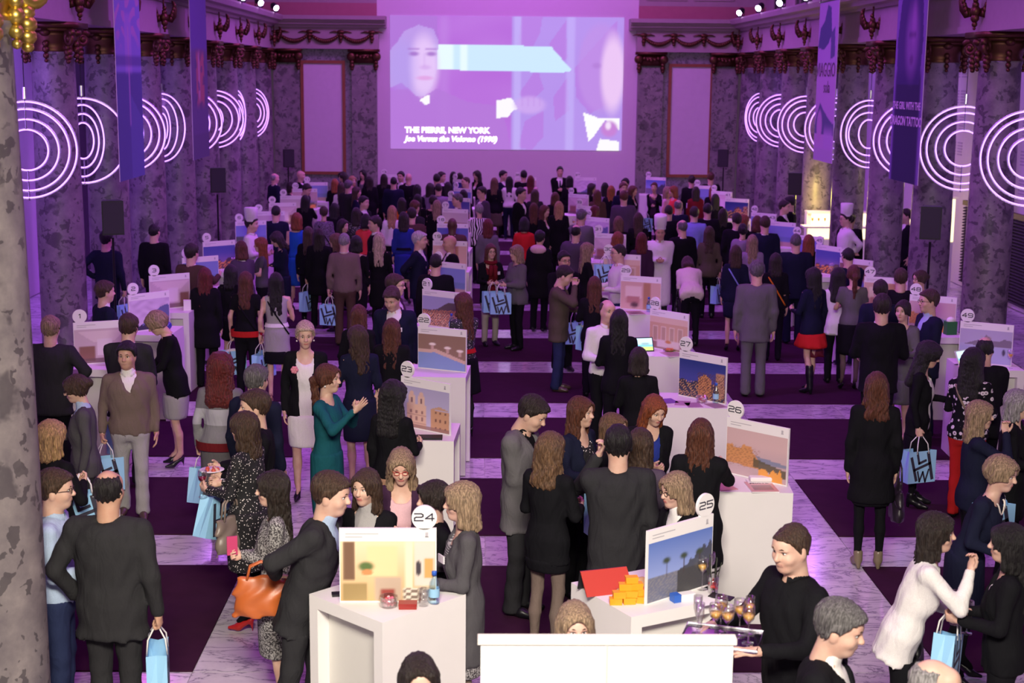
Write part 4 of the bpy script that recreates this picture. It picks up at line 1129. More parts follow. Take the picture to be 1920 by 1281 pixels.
def build_person(px, py, h=1.75, face=0, sex='m', hair='short', hc='dark', skin='fair', top='suit', tc='navy', inner='white', pat=None, bot='trousers', bc=None, hem=.52, legs='skin', shoe=None, sc='black', arms=('down', 'down'), lean=0, tilt=0, head=(0, 0), w=1.0, stance=(0, 0),
                 sleeve='long', opening=None, hemz=None, extras=(), label='', cat='person', group=None, hat=None, xy=None, dz=0.0, res=None, ipat=None, bpat=None):
    f_ = sex == 'f'
    s = h / 1.75
    shoe = shoe or ('heel' if f_ and bot != 'trousers' else 'flat')
    lift = LIFT[shoe]
    # distance decides the fineness
    d0 = at(px, py, h) if xy is None else xy
    dist = math.hypot(d0[0], d0[1])
    v = res or min(max(dist * .0019, .0200), .050)
    hv = .0072 if dist < 14.5 else (.0095 if dist < 19 else (.013 if dist < 27 else .021))
    # --- frames (unit figure 1.75 m, scaled by s)
    leg = (.95 + lift * .85) * s
    h_eff = 0
    pel = np.array([0.0, 0.0, leg])
    RT = rotx(rad(lean)) @ roty(rad(tilt))
    def T(p): return pel + RT @ (np.asarray(p, float) * s)
    shw = (.158 if f_ else .183) * (1 + (w - 1) * .6)
    ws = w
    if f_:
        tz = np.array([-.14, 0, .13, .26, .36, .44, .49, .53]); ta = np.array([.168, .172, .128, .142, .150, .135, .085, .055]) * ws; tb = np.array([.112, .122, .096, .125, .112, .090, .066, .052]) * ws; tcy = np.array([.012, .012, .0, -.014, -.006, .006, .012, .014])
    else:
        tz = np.array([-.14, 0, .13, .26, .38, .46, .50, .53]); ta = np.array([.158, .164, .155, .170, .180, .162, .100, .066]) * ws; tb = np.array([.108, .118, .110, .122, .124, .102, .076, .060]) * ws; tcy = np.array([.010, .008, .0, -.004, .0, .008, .014, .016])
    tz, ta, tb, tcy = tz * s, ta * s, tb * s, tcy * s
    hs = .98 if f_ else 1.03
    hc0 = T((0, .0, .53)) 
    HR = rotz(rad(head[0])) @ rotx(rad(head[1])) if lean == 0 else RT @ rotx(-rad(lean) * .55) @ rotz(rad(head[0])) @ rotx(rad(head[1]))
    piv = T((0, .014, .515))
    hcen = piv + HR @ (np.array([0, -.030, .172 * hs]) * s)
    neckv = (hcen - hc0)
    htop = hcen + HR @ np.array([0, .02, .13]) * hs * s
    # --- place
    R2 = rotz(rad(face))
    zt = float(htop[2])
    if xy is None:
        gx, gy = at(px, py, zt + dz)
        off = R2 @ htop
        bx, by = gx - off[0], gy - off[1]
    else: bx, by = xy
    root = empty('person', (bx, by, 0.013), rad(face), label, 'person', group)
    PEOPLE.append((root, bx, by, w)); HELD['who'] = root.name
    # --- limbs
    la, lb = .285 * s, .262 * s
    A = {}
    for sx, nm in ((-1, arms[0]), (1, arms[1])):          # -1: the figure's right arm
        spec = ARM[nm] if isinstance(nm, str) else nm
        rel, pole, hp = spec
        S = T((sx * shw, .012, .455)); 
        Wt = T((sx * shw + sx * rel[0], .012 + rel[1], .455 + rel[2]))
        pv = np.array(pole if pole else (.45, .75, -.5), float); pv[0] *= sx
        E, Wt = ik(S, Wt, la, lb, RT @ pv); A[sx] = (S, E, Wt, hp)
    Lg = {}
    fa = {-1: np.array([-.085 * s - .01, stance[0], 0]), 1: np.array([.085 * s + .01, stance[1], 0])}
    for sx in (-1, 1):
        Hp = pel + np.array([sx * .088 * s, .01, -.03 * s]); An = fa[sx] + np.array([0, .03, (.085 + lift) * s])
        ln = max(np.linalg.norm(Hp - An) * .5015, .415 * s); K, An2 = ik(Hp, An, ln, ln, np.array([sx * .12, -1, 0.0])); Lg[sx] = (Hp, K, An2)
    lo0 = np.array([-.42, -.62, 0.0]); hi0 = np.array([.42, .40, 1.60 * s])
    allp = np.array([p for t in list(A.values()) for p in t[:3]] + [p for t in Lg.values() for p in t] + [T((0, 0, .55)), T((0, -.15, 0)), T((0, .18, -.15))])
    lo = allp.min(0) - .17; hi = allp.max(0) + .17
    lo[0] = min(lo[0], -.30 * w); hi[0] = max(hi[0], .30 * w); lo[1] = min(lo[1], -.2); hi[1] = max(hi[1], .22)
    skirted = bot != 'trousers'
    sh_sleeve = sleeve != 'long'
    skin_m = skin_mat(SKIN[skin])
    # --- body: one continuous surface, finer head and hands welded in
    bvx = v * (1.1 if (skirted or sh_sleeve) else 1.6)
    z_lo = 0.0 if skirted else pel[2] - .25
    fb = Field((lo[0], lo[1], z_lo - .02), (hi[0], hi[1], hi[2]), bvx)
    fb.prof(pel, RT, tz, ta, tb, tcy, .03, -.020)
    for sx in (-1, 1):
        S, E, Wt, hp = A[sx]
        fb.cap(S, E, .046 * s if f_ else .052 * s, .038 * s if f_ else .044 * s, .03); fb.cap(E, Wt, .038 * s if f_ else .044 * s, .026 * s if f_ else .031 * s, .02)
        fb.cap(T((sx * .05, .012, .475)), S, .045 * s, .045 * s, .03)
        Hp, K, An = Lg[sx]
        if skirted:
            fb.cap(Hp, K, .078 * s, .050 * s, .03); fb.cap(K, K * .55 + An * .45 + np.array([0, .018, 0]), .049 * s, .050 * s, .02); fb.cap(K * .55 + An * .45 + np.array([0, .018, 0]), An, .050 * s, .034 * s, .02)
            fb.cap(An, fa[sx] + np.array([0, -.05, .05 * s + lift * .45]), .034 * s, .028, .02)
    fb.cap(T((0, .012, .45)), hc0 + neckv * .45, (.056 if f_ else .066) * s, (.050 if f_ else .060) * s, .03)
    V, Q = fb.mesh()
    mi = np.zeros(len(Q), int)
    if legs != 'skin' and len(Q): mi[V[Q].mean(1)[:, 2] < pel[2]] = 5
    VV = [V]; QQ = [Q]; MI = [mi]; n = len(V)
    hv_, hq, ht, hm, hmt = head_template(sex, hv)
    P = hcen + (HR @ (hv_.T * hs * s)).T
    VV.append(P); QQ.append(hq + n); TT = ht + n; MI.append(hm); n += len(P)
    hand_v = .0078 if dist < 15 else (.0105 if dist < 21 else .016)
    HANDPOS = {}
    for sx in (-1, 1):
        S, E, Wt, hp = A[sx]
        tv, tq = hand_template(hp, hand_v)
        tv = tv.copy(); tq_ = tq
        if sx > 0: tv[:, 0] *= -1; tq_ = tq[:, ::-1]
        RH = align((0, 0, -1), (Wt - E) / np.linalg.norm(Wt - E))
        if arms[0 if sx < 0 else 1] == 'tray': RH = RH @ rotz(-sx * rad(95))
        sc_ = (.92 if f_ else 1.02) * s
        P = Wt + (RH @ (tv.T * sc_)).T
        VV.append(P); QQ.append(tq_ + n); MI.append(np.zeros(len(tq_), int)); n += len(P)
        HANDPOS[sx] = Wt + RH @ np.array([-sx * .025, 0, -.10]) * sc_
    me = np_mesh('body', np.concatenate(VV), np.concatenate(QQ), TT, True, np.concatenate(MI + [hmt]))
    for m_ in (skin_m, LIP if f_ else LIPM, EYEW, IRIS, BROW, fabric(colr(legs)) if legs != 'skin' else skin_m): me.materials.append(m_)
    link('body', me, None, root)
    # --- hair
    if hair != 'none':
        ho = link('hair', hair_data(hair, sex, max(hv * 1.3, .0105), hair_mat(HAIRC[hc])), None, root)
        mm = Matrix([[*(HR[r] * hs * s), hcen[r]] for r in range(3)] + [[0, 0, 0, 1]]); ho.matrix_local = mm
    # --- shoes
    sm = plain('shoe_leather_' + (sc if isinstance(sc, str) else 'x'), colr(sc), .35)
    for sx in (-1, 1):
        so = link('shoe', shoe_data(shoe, sm, .013 if dist < 18 else .02), None, root, tuple(fa[sx] + np.array([0, 0, 0])), (0, 0, sx * .12)); so.scale = (s, s, s)
    # --- lower garment
    hz_ = hemz if hemz is not None else {'suit': -.22, 'blazer': -.16, 'coat': -.36, 'cardigan': -.20, 'sweater': -.10, 'shirt': -.06, 'tee': -.07, 'tank': -.06, 'dress': -.02, 'chef': -.18, 'poncho': -.16}[top]
    hz_ *= s
    def clip_low(fl):
        fl.cut(pel, RT, lambda x, y, z: (hz_ + .045 * s) - z)
    tcol = colr(tc); bcol = colr(bc) if bc is not None else tcol
    if bot == 'trousers':
        fl = Field((lo[0], lo[1], -.005), (hi[0], hi[1], pel[2] + .22), v)
        m_ = tz < .16 * s
        fl.prof(pel, I3, np.array([-.16, -.08, 0, .08, .15]) * s, np.array([.150, .172, .176, .165, .150]) * ws * s, np.array([.105, .125, .128, .118, .110]) * ws * s, np.array([.01] * 5) * s, .03, .004)
        wide = .058 if f_ else .072
        for sx in (-1, 1):
            Hp, K, An = Lg[sx]
            fl.cap(Hp + np.array([0, 0, -.02]), K, .096 * s * (.5 + .5 * w), .068 * s, .03); fl.cap(K, An + np.array([0, 0, -.05 * s - lift * .5]), .068 * s, wide * s, .02)
        fl.d = np.maximum(fl.d, -(fl.Z - (.035 if shoe in ('flat',) else .03 + lift * .5)))
        if shoe == 'boot': fl.d = np.maximum(fl.d, -(fl.Z - .35))
        X, Y, Z = fl.X, fl.Y, fl.Z
        fl.d = fl.d + .0035 * np.sin(Z * 38 + 4 * np.sin(X * 14)) * np.clip((pel[2] - Z) / .6, 0, 1)
        clip_low(fl); V, Q = fl.mesh(); me = np_mesh('trousers', V, Q); me.materials.append(fabric(bcol, bpat)); link('trousers', me, None, root)
    elif bot in ('skirt', 'flare', 'dress'):
        hz = hem * s
        fl = Field((lo[0], lo[1], hz - .05), (hi[0], hi[1], pel[2] + (.20 if bot != 'dress' else .22)), v)
        fx = 1.0 if bot != 'flare' else 1.35
        zz = np.array([hz - pel[2], (hz - pel[2]) * .55, -.02 * s, .08 * s, .16 * s]); spread = max(abs(stance[0]), abs(stance[1]))
        aa = np.array([.178 * fx, .190 * (1 + (fx - 1) * .5), .190, .160, .142]) * ws * s; bb = np.array([(.135 + spread * .6) * fx, .150 + spread * .3, .142, .122, .110]) * ws * s
        fl.prof(pel, I3, zz, aa, bb, np.array([.0, .008, .012, .006, .0]) * s, .0, .0, wob=.03 if bot == 'flare' else .008)
        clip_low(fl); V, Q = fl.mesh(); me = np_mesh('skirt', V, Q); me.materials.append(fabric(bcol, bpat or (pat if bot == 'dress' else None))); link('skirt', me, None, root)
    # --- upper garment
    jack = top in ('suit', 'blazer', 'coat', 'cardigan')
    infl = {'suit': .022, 'blazer': .018, 'coat': .026, 'cardigan': .018, 'sweater': .020, 'shirt': .016, 'tee': .012, 'tank': .010, 'dress': .010, 'chef': .028, 'poncho': .04}[top] * s
    ft = Field((lo[0], lo[1], lo[2] if lean > 25 else max(0, T((0, 0, hz_ / s))[2] - .22)), (hi[0], hi[1], hi[2]), v)
    Z2 = np.concatenate([[hz_], tz[tz > hz_ + .02]]); 
    def ext(arr, fl_): return np.concatenate([[np.interp(hz_, tz, arr) * (1 if hz_ > -.14 * s else fl_)], arr[tz > hz_ + .02]])
    flare = 1.12 if top in ('suit', 'coat', 'cardigan', 'poncho') else 1.06
    ft.prof(pel, RT, Z2, ext(ta, flare), ext(tb, flare), np.interp(Z2, tz, tcy), .03, infl, z0=hz_, z1=.515 * s)
    pad = .012 if top in ('suit', 'coat') else .0
    sl_r = {'suit': (.070, .056, .046), 'coat': (.072, .058, .048), 'blazer': (.058, .047, .038), 'cardigan': (.056, .046, .038), 'sweater': (.062, .050, .040), 'shirt': (.062, .052, .040), 'chef': (.070, .058, .048), 'poncho': (.075, .07, .05)}.get(top, (.055, .045, .034))
    if f_ and top in ('suit', 'coat', 'sweater', 'shirt'): sl_r = tuple(r * .88 for r in sl_r)
    for sx in (-1, 1):
        S, E, Wt, hp = A[sx]
        ft.cap(T((sx * .06, .012, .478 + pad)), S + RT @ np.array([0, 0, pad]), (.052 if not f_ else .044) * s + infl * .4, sl_r[0] * s * .93, .035)
        if sleeve == 'long': ft.cap(S, E, sl_r[0] * s, sl_r[1] * s, .03); ft.cap(E, Wt + (E - Wt) * .06, sl_r[1] * s, sl_r[2] * s, .02)
        elif sleeve == 'mid': ft.cap(S, E, sl_r[0] * s, sl_r[1] * s, .03); ft.cap(E, E + (Wt - E) * .35, sl_r[1] * s, sl_r[2] * 1.1 * s, .02)
        elif sleeve == 'short': ft.cap(S, S + (E - S) * .55, sl_r[0] * s, sl_r[1] * 1.1 * s, .03)
    # folds
    X, Y, Z = ft.X, ft.Y, ft.Z
    ft.d = ft.d + (.0032 * np.sin(Z * 30 + 5 * np.sin(X * 11 + Y * 9)) + .002 * np.sin(X * 60 + Z * 25)) 
    # neck opening
    nr = {'suit': .062, 'blazer': .070, 'coat': .068, 'cardigan': .078, 'sweater': .066, 'shirt': .060, 'tee': .080, 'tank': .095, 'dress': .085, 'chef': .058, 'poncho': .09}[top] * s
    on = T((0, -.012, .545)) if top in ('suit', 'coat', 'sweater', 'shirt', 'chef') else T((0, .0, .525)); nr = nr + (.008 * s if top in ('suit', 'coat') else 0)

    def neckcut(x, y, z): return np.sqrt(x * x + (y * .85) ** 2 + (z * (1.0 if top in ('suit', 'coat', 'shirt', 'chef', 'sweater') else .8)) ** 2) - nr
    ft.cut(on, RT, neckcut)
    op = opening if opening is not None else {'suit': 'v', 'blazer': 'v', 'coat': 'v', 'cardigan': 'open'}.get(top)
    if op == 'v': ft.cut(pel, RT, lambda x, y, z: np.maximum(np.maximum(np.abs(x) - np.clip((z - .20 * s) * .235, 0, .07), y + .005), .20 * s - z))
    if op == 'deep': ft.cut(pel, RT, lambda x, y, z: np.maximum(np.maximum(np.abs(x) - np.clip((z - .10 * s) * .22, 0, .085), y + .005), .10 * s - z))
    if op == 'open': ft.cut(pel, RT, lambda x, y, z: np.maximum(np.abs(x) - (.055 + .02 * np.clip(z / .4, -1, 1)) * s, y + .005))
    if op == 'vneck': ft.cut(pel, RT, lambda x, y, z: np.maximum(np.maximum(np.abs(x) - np.clip((z - .33 * s) * .42, 0, .08), y + .005), .33 * s - z))
    if sleeve == 'none': 
        for sx in (-1, 1):
            S = A[sx][0]; ft.cut(S + RT @ np.array([sx * .045, 0, -.03]), RT, lambda x, y, z: np.sqrt(x * x + y * y * .5 + z * z * .35) - .052 * s)
    V, Q = ft.mesh()
    nm = {'suit': 'jacket', 'blazer': 'jacket', 'coat': 'coat', 'cardigan': 'cardigan', 'sweater': 'sweater', 'shirt': 'shirt', 'tee': 'top', 'tank': 'top', 'dress': 'bodice', 'chef': 'chef_jacket', 'poncho': 'poncho'}[top]
    me = np_mesh(nm, V, Q); me.materials.append(fabric(tcol, pat)); link(nm, me, None, root)
    # --- shirt or blouse under a jacket, with a collar
    if (jack or op == 'vneck') and inner != 'skin':
        fi = Field((-.30, -.6, T((0, 0, -.20))[2] - .35 * (lean > 20)), (.30, .35, hi[2]), max(v * 1.1, .018))
        fi.prof(pel, RT, tz, ta, tb, tcy, .02, -.004 if op != 'open' else .004, z0=max(hz_ - .01, -.14 * s) if op == 'open' else .05 * s, z1=.50 * s)
        fi.cap(T((-.05, .012, .475)), T((.05, .012, .475)), .05 * s, .05 * s, .03)
        if top == 'suit' or 'collar' in extras: fi.cap(T((0, .012, .49)), hc0 + neckv * .22, .070 * s, (.067 if not f_ else .058) * s, .015)
        if f_ and 'collar' not in extras: fi.cut(T((0, -.045, .50)), RT, lambda x, y, z: np.sqrt(x * x + y * y + (z * .7) ** 2) - .085 * s)
        V, Q = fi.mesh()
        if len(Q): me = np_mesh('shirt', V, Q); me.materials.append(fabric(colr(inner), ipat)); link('shirt', me, None, root)
    if top in ('sweater', 'shirt', 'chef') and (not f_ or 'collar' in extras):
        c_ = MB(); rows = []
        for t_ in np.linspace(-math.pi / 2 + .32, 1.5 * math.pi - .32, 22):
            fr = max(0.0, -math.sin(t_))
            for rr, zz in ((.076, -.010 - .030 * fr), (.066, .030 - .022 * fr), (.061, .030 - .022 * fr), (.070, -.012 - .030 * fr)):
                rows.append(tuple(hc0 + RT @ (np.array([rr * math.cos(t_), rr * 1.08 * math.sin(t_) + .004, zz]) * s)))
        c_.add(rows, [(i * 4 + k_, i * 4 + (k_ + 1) % 4, i * 4 + 4 + (k_ + 1) % 4, i * 4 + 4 + k_) for i in range(21) for k_ in range(4)])
        c_.obj('collar', fabric(colr('white' if top == 'chef' else (inner if top == 'sweater' else tc))), root, smooth=True)
    # --- accessories worn
    def on_chest(x, z, y=-.17): return T((x, y, z))
    for e in extras:
        if e == 'tie':
            MB().tube([T((0, -.095, .46)), T((0, -.118 * w, .40)), T((0, -.136 * w, .30)), T((0, -.140 * w, .20))], [.014, .02, .028, .03], 6).obj('tie', fabric(PAL['navy']), root, smooth=True)
        elif e == 'glasses' or e == 'redglasses':
            g = MB()
            for sx in (-1, 1):
                g.tube([hcen + HR @ (np.array([sx * .031 + .021 * math.cos(t_), -.104, .006 + .016 * math.sin(t_)]) * hs * s) for t_ in np.linspace(0, 2 * math.pi, 13)[:-1]], .0024, 5, closed=True)
                g.tube([hcen + HR @ (np.array(q_) * hs * s) for q_ in ((sx * .052, -.102, .010), (sx * .076, -.05, .012), (sx * .080, .01, .004))], .0022, 5)
            g.tube([hcen + HR @ (np.array(q_) * hs * s) for q_ in ((-.011, -.106, .008), (.011, -.106, .008))], .0022, 5)
            g.obj('glasses', plain('spectacle_frame_' + e, (.40, .03, .03) if e == 'redglasses' else (.02, .015, .015), .3), root)
        elif e == 'badge' or e == 'badgeL':
            sx = .085 if e == 'badge' else -.085
            p = T((sx * w, -.128 * w - infl - .012, .33)); o = MB().box(-.04, -.004, -.025, .04, .004, .025).obj('name_badge', M['paper'], root, tuple(p)); o.rotation_euler = (0, 0, rad(20 if sx > 0 else -20))
        elif e.startswith('belt') or e.startswith('sash'):
            col_ = e.split(':')[1] if ':' in e else 'red'
            zc_, hh, xt = (.105, .024, .007) if e[0] == 'b' else (-.045, .040, .016)
            b_ = MB(); rows = []; n_ = 34; skv = .016 if e[0] == 's' else 0
            for i_ in range(n_):
                t_ = 2 * math.pi * i_ / n_
                for dz_, dr in ((-hh, 0), (hh, 0), (hh, .007), (-hh, .007)):
                    z_ = zc_ * s + dz_; q_ = np.array([(np.interp(z_, tz, ta) + infl + xt + skv + dr) * math.cos(t_), (np.interp(z_, tz, tb) + infl + xt + skv + dr) * math.sin(t_) + np.interp(z_, tz, tcy), z_])
                    rows.append(tuple(pel + RT @ q_))
            b_.add(rows, [(i_ * 4 + k_, i_ * 4 + (k_ + 1) % 4, ((i_ + 1) % n_) * 4 + (k_ + 1) % 4, ((i_ + 1) % n_) * 4 + k_) for i_ in range(n_) for k_ in range(4)])
            b_.obj('belt' if e[0] == 'b' else 'sash', fabric(PAL.get(col_, PAL['red'])), root, smooth=False)
        elif e.startswith('scarf'):
            col_ = PAL[e.split(':')[1]]
            b_ = MB().tube([hc0 + RT @ (np.array([.085 * math.cos(t_), .085 * math.sin(t_) - .005, -.012 + .02 * math.sin(t_)]) * s) for t_ in np.linspace(0, 2 * math.pi, 22)[:-1]], .036 * s, 8, closed=True)
            b_.tube([T((.03, -.12, .46)), T((.035, -.155, .36)), T((.04, -.165, .22))], [.034, .04, .034], 8); b_.tube([T((-.03, -.12, .46)), T((-.04, -.155, .38)), T((-.05, -.16, .27))], [.034, .04, .03], 8)
            b_.obj('scarf', fabric(col_), root, smooth=True)
        elif e.startswith('hood'):
            b_ = MB(); b_.ball(tuple(T((0, .075, .50))), (.15 * s, .085 * s, .085 * s), 12, 8); b_.obj('hood', fabric(PAL[e.split(':')[1]]), root, smooth=True)
        elif e.startswith('strap'):
            col_ = e.split(':')[1]; sgn = 1 if len(e.split(':')) < 3 else -1
            zs_ = np.linspace(.46, -.02, 9)
            def ring(t_, back): 
                z_ = zs_[t_] * s; x_ = sgn * (.13 - .30 * t_ / 8.0) * s
                a_ = np.interp(z_, tz, ta) + infl + .004; b__ = np.interp(z_, tz, tb) + infl + .006
                xx = np.clip(x_ / a_, -.97, .97); yy = b__ * math.sqrt(max(0, 1 - xx * xx)) * (1 if back else -1)
                return pel + RT @ np.array([xx * a_, yy + np.interp(z_, tz, tcy), z_])
            b_ = MB().tube([ring(i, True) for i in range(9)], .012, 6); b_.tube([ring(i, False) for i in range(9)], .012, 6)
            MB_ = b_.obj('strap', fabric(PAL[col_]), root, smooth=True)
        elif e == 'apron':
            zz = np.array([-.60, -.3, 0, .08]) * s
            fa_ = Field((lo[0], lo[1], .25), (hi[0], hi[1], pel[2] + .14), v); fa_.prof(pel, I3, zz, np.array([.215, .215, .205, .195]) * s, np.array([.165, .165, .155, .145]) * s, np.zeros(4), 0, 0)
            fa_.cut(pel, I3, lambda x, y, z: .03 - y)if False else None
            V, Q = fa_.mesh(); me = np_mesh('apron', V, Q); me.materials.append(fabric(PAL['white'])); link('apron', me, None, root)
        elif e == 'earrings':
            for sx in (-1, 1): MB().ball(tuple(hcen + HR @ (np.array([sx * .084, -.002, -.050]) * s)), .009, 8, 6).obj('earring', plain('pearl', (.8, .77, .74), .2), root, smooth=True)
        elif e == 'flower':
            b_ = MB(); p = T((-.10, -.135 - infl, .36))
            for k_ in range(6): b_.ball((p[0] + .022 * math.cos(k_), p[1], p[2] + .022 * math.sin(k_)), .02, 7, 5)
            b_.ball(tuple(p), .022, 7, 5); b_.obj('flower_pin', plain('pink_petal', (.7, .25, .30), .6), root, smooth=True)
        elif e == 'necklace':
            MB().tube([T((.068 * math.cos(t_), -.055 - .05 * abs(math.sin(t_)) , .495 - .085 * math.sin(t_) ** 2)) for t_ in np.linspace(0, math.pi, 14)], .006, 6).obj('necklace', plain('pale_beads', (.7, .62, .55), .3), root)
        elif e == 'buttons':
            for k_ in range(4):
                for sx in (-1, 1): MB().ball(tuple(T((sx * .05, -.150, .38 - .085 * k_))), .009, 6, 5).obj('button', plain('white_button', (.6, .58, .56), .4), root, smooth=True)
        elif e == 'headband':
            MB().tube([hcen + HR @ (np.array([.098 * math.cos(t_), -.02, .118 * math.sin(t_)]) * s) for t_ in np.linspace(.1, math.pi - .1, 14)], .008, 6).obj('headband', M['black'], root)
    if hat == 'toque':
        g = MB(); n_ = 28; pr = [(.098, 0), (.098, .05), (.104, .06), (.108, .16), (.112, .235), (.100, .25), (.0, .252)]
        vs_ = []
        for r_, z_ in pr:
            for i in range(n_):
                a_ = 2 * math.pi * i / n_; rr = r_ * (1 + (.02 * math.cos(a_ * 14) if .055 < z_ < .24 else 0)); vs_.append((rr * math.cos(a_), rr * 1.08 * math.sin(a_), z_))
        g.add(vs_, [(j * n_ + i, j * n_ + (i + 1) % n_, (j + 1) * n_ + (i + 1) % n_, (j + 1) * n_ + i) for j in range(len(pr) - 1) for i in range(n_)])
        o = link('chef_hat', g.mesh('chef_hat', True), fabric(PAL['white']), root)
        o.matrix_local = Matrix([[*HR[r], hcen[r] + (HR @ np.array([0, .012, .065]))[r]] for r in range(3)] + [[0, 0, 0, 1]])
    info = dict(root=root, hands={k: R2 @ p + np.array([bx, by, .013]) for k, p in HANDPOS.items()}, elbows={k: R2 @ A[k][1] + np.array([bx, by, .013]) for k in A}, shoulders={k: R2 @ A[k][0] + np.array([bx, by, .013]) for k in A}, face=face, dist=dist)
    return info
# ================================================================== TABLES, BOARDS AND THINGS ON THEM
NUMW = {1: 'one', 2: 'two', 3: 'three', 4: 'four', 5: 'five', 6: 'six', 7: 'seven', 8: 'eight', 9: 'nine', 10: 'ten', 11: 'eleven', 13: 'thirteen', 14: 'fourteen', 15: 'fifteen', 16: 'sixteen', 17: 'seventeen', 18: 'eighteen', 19: 'nineteen', 20: 'twenty',
        21: 'twenty-one', 22: 'twenty-two', 23: 'twenty-three', 24: 'twenty-four', 25: 'twenty-five', 26: 'twenty-six', 27: 'twenty-seven', 28: 'twenty-eight', 29: 'twenty-nine', 30: 'thirty', 31: 'thirty-one', 32: 'thirty-two', 33: 'thirty-three', 34: 'thirty-four',
        36: 'thirty-six', 37: 'thirty-seven', 38: 'thirty-eight', 39: 'thirty-nine', 40: 'forty', 41: 'forty-one', 42: 'forty-two', 43: 'forty-three', 44: 'forty-four', 45: 'forty-five', 46: 'forty-six', 47: 'forty-seven', 48: 'forty-eight', 49: 'forty-nine'}
TZ, BW, BH = 1.1135, 0.60, 0.48
# ---- table parts (square high table, 0.70 m)
tt_me = MB().box(-.35, -.35, 1.02, .35, .35, 1.10).mesh('table_top'); tt_me.materials.append(M['white'])
ts_me = MB().box(-.35, -.35, 0, -.27, .35, 1.02).mesh('side_panel'); ts_me.materials.append(M['white'])
tb_me = MB().box(-.27, -.26, 0, .27, -.22, 1.02).mesh('inner_panel'); tb_me.materials.append(plain('grey_white_panel', (.66, .65, .60), .5))
def table(num, x, y, rz):
    t = empty('high_table', (x, y, .013), rz, 'white high table bearing the board numbered ' + NUMW[num], 'table', 'white high tables')
    for nm, me, r in (('table_top', tt_me, 0), ('side_panel', ts_me, 0), ('side_panel', ts_me, math.pi), ('inner_panel', tb_me, 0)):
        o = link(nm, me, None, t, None, (0, 0, r))
    return t
# ---- numbers as square rounded strokes
DIG = {'0': [[(0, .2), (0, .8), (.2, 1), (.8, 1), (1, .8), (1, .2), (.8, 0), (.2, 0), (0, .2)]], '1': [[(.35, .85), (.6, 1), (.6, 0)]], '2': [[(0, 1), (.8, 1), (1, .85), (1, .6), (.8, .5), (.2, .5), (0, .38), (0, 0), (1, 0)]],
       '3': [[(0, 1), (.8, 1), (1, .85), (1, .62), (.8, .5), (.3, .5)], [(.8, .5), (1, .38), (1, .15), (.8, 0), (0, 0)]], '4': [[(.78, 0), (.78, 1), (0, .3), (1, .3)]], '5': [[(1, 1), (0, 1), (0, .55), (.8, .55), (1, .42), (1, .14), (.8, 0), (0, 0)]],
       '6': [[(.95, 1), (.2, 1), (0, .8), (0, .15), (.2, 0), (.8, 0), (1, .15), (1, .4), (.8, .55), (0, .55)]], '7': [[(0, 1), (1, 1), (.4, 0)]], '8': [[(.2, .52), (0, .7), (0, .85), (.2, 1), (.8, 1), (1, .85), (1, .7), (.8, .52), (.2, .52), (0, .38), (0, .15), (.2, 0), (.8, 0), (1, .15), (1, .38), (.8, .52)]],
       '9': [[(.05, 0), (.8, 0), (1, .2), (1, .85), (.8, 1), (.2, 1), (0, .85), (0, .6), (.2, .45), (1, .45)]]}
def ribbon(mb, pts, w, y):
    """flat strokes in the x-z plane at depth y"""
    for (x0, z0), (x1, z1) in zip(pts[:-1], pts[1:]):
        d = math.hypot(x1 - x0, z1 - z0)
        if d < 1e-6: continue
        ux, uz = (x1 - x0) / d, (z1 - z0) / d; nx, nz = -uz * w / 2, ux * w / 2; e = w * .4
        a = (x0 - ux * e, z0 - uz * e); b = (x1 + ux * e, z1 + uz * e)
        mb.add([(a[0] + nx, y, a[1] + nz), (a[0] - nx, y, a[1] - nz), (b[0] - nx, y, b[1] - nz), (b[0] + nx, y, b[1] + nz)], [(0, 1, 2, 3)])
def number_mesh(num, dw=.052, dh=.044, w=.0085, y=-.0118):
    g = MB(); s_ = str(num); tot = len(s_) * dw + (len(s_) - 1) * .016
    for i, ch in enumerate(s_):
        x0 = -tot / 2 + i * (dw + .016)
        for st in DIG[ch]: ribbon(g, [(x0 + p[0] * dw, -dh / 2 + p[1] * dh) for p in st], w, y)
    me = g.mesh('number'); me.materials.append(M['ink']); return me
# ---- pictures on the boards (generic hotel views)
def pic_interior(u, v):
    I = flat(u, C(.72, .52, .30)); I = I + (.25 * (v - .5))[..., None]
    I = over(I, rect(u, v, .03, .15, .35, 1.0, .01), C(.18, .10, .06)); I = over(I, rect(u, v, .28, .60, .42, .92, .02), C(.85, .62, .34)); I = over(I, rect(u, v, .68, .76, .15, 1, .01), C(.86, .72, .52))
    I = over(I, rect(u, v, .78, 1, .25, 1, .01), C(.70, .62, .54)); I = over(I, rect(u, v, .88, .98, .38, .72, .01), C(.70, .36, .12)); I = over(I, ell(u, v, .82, .55, .03, .13, .2), C(.06, .05, .06))
    I = over(I, ell(u, v, .27, .58, .08, .08, .4), C(.10, .16, .05)); I = over(I, ell(u, v, .28, .48, .06, .05, .2), C(.62, .26, .10)); I = over(I, rect(u, v, .02, .28, 0, .30, .01), C(.34, .24, .10))
    chk = ((np.floor(u * 16) + np.floor(v * 22)) % 2) * rect(u, v, .66, 1, 0, .22, .01); I = over(I, rect(u, v, .66, 1, 0, .22, .01), C(.72, .66, .56)); I = over(I, chk, C(.20, .15, .12))
    I = over(I, rect(u, v, .36, .64, 0, .40, .02) * .8, C(.46, .36, .30)); I = over(I, rect(u, v, .42, .57, 0, .20, .02), C(.30, .06, .05)); return I
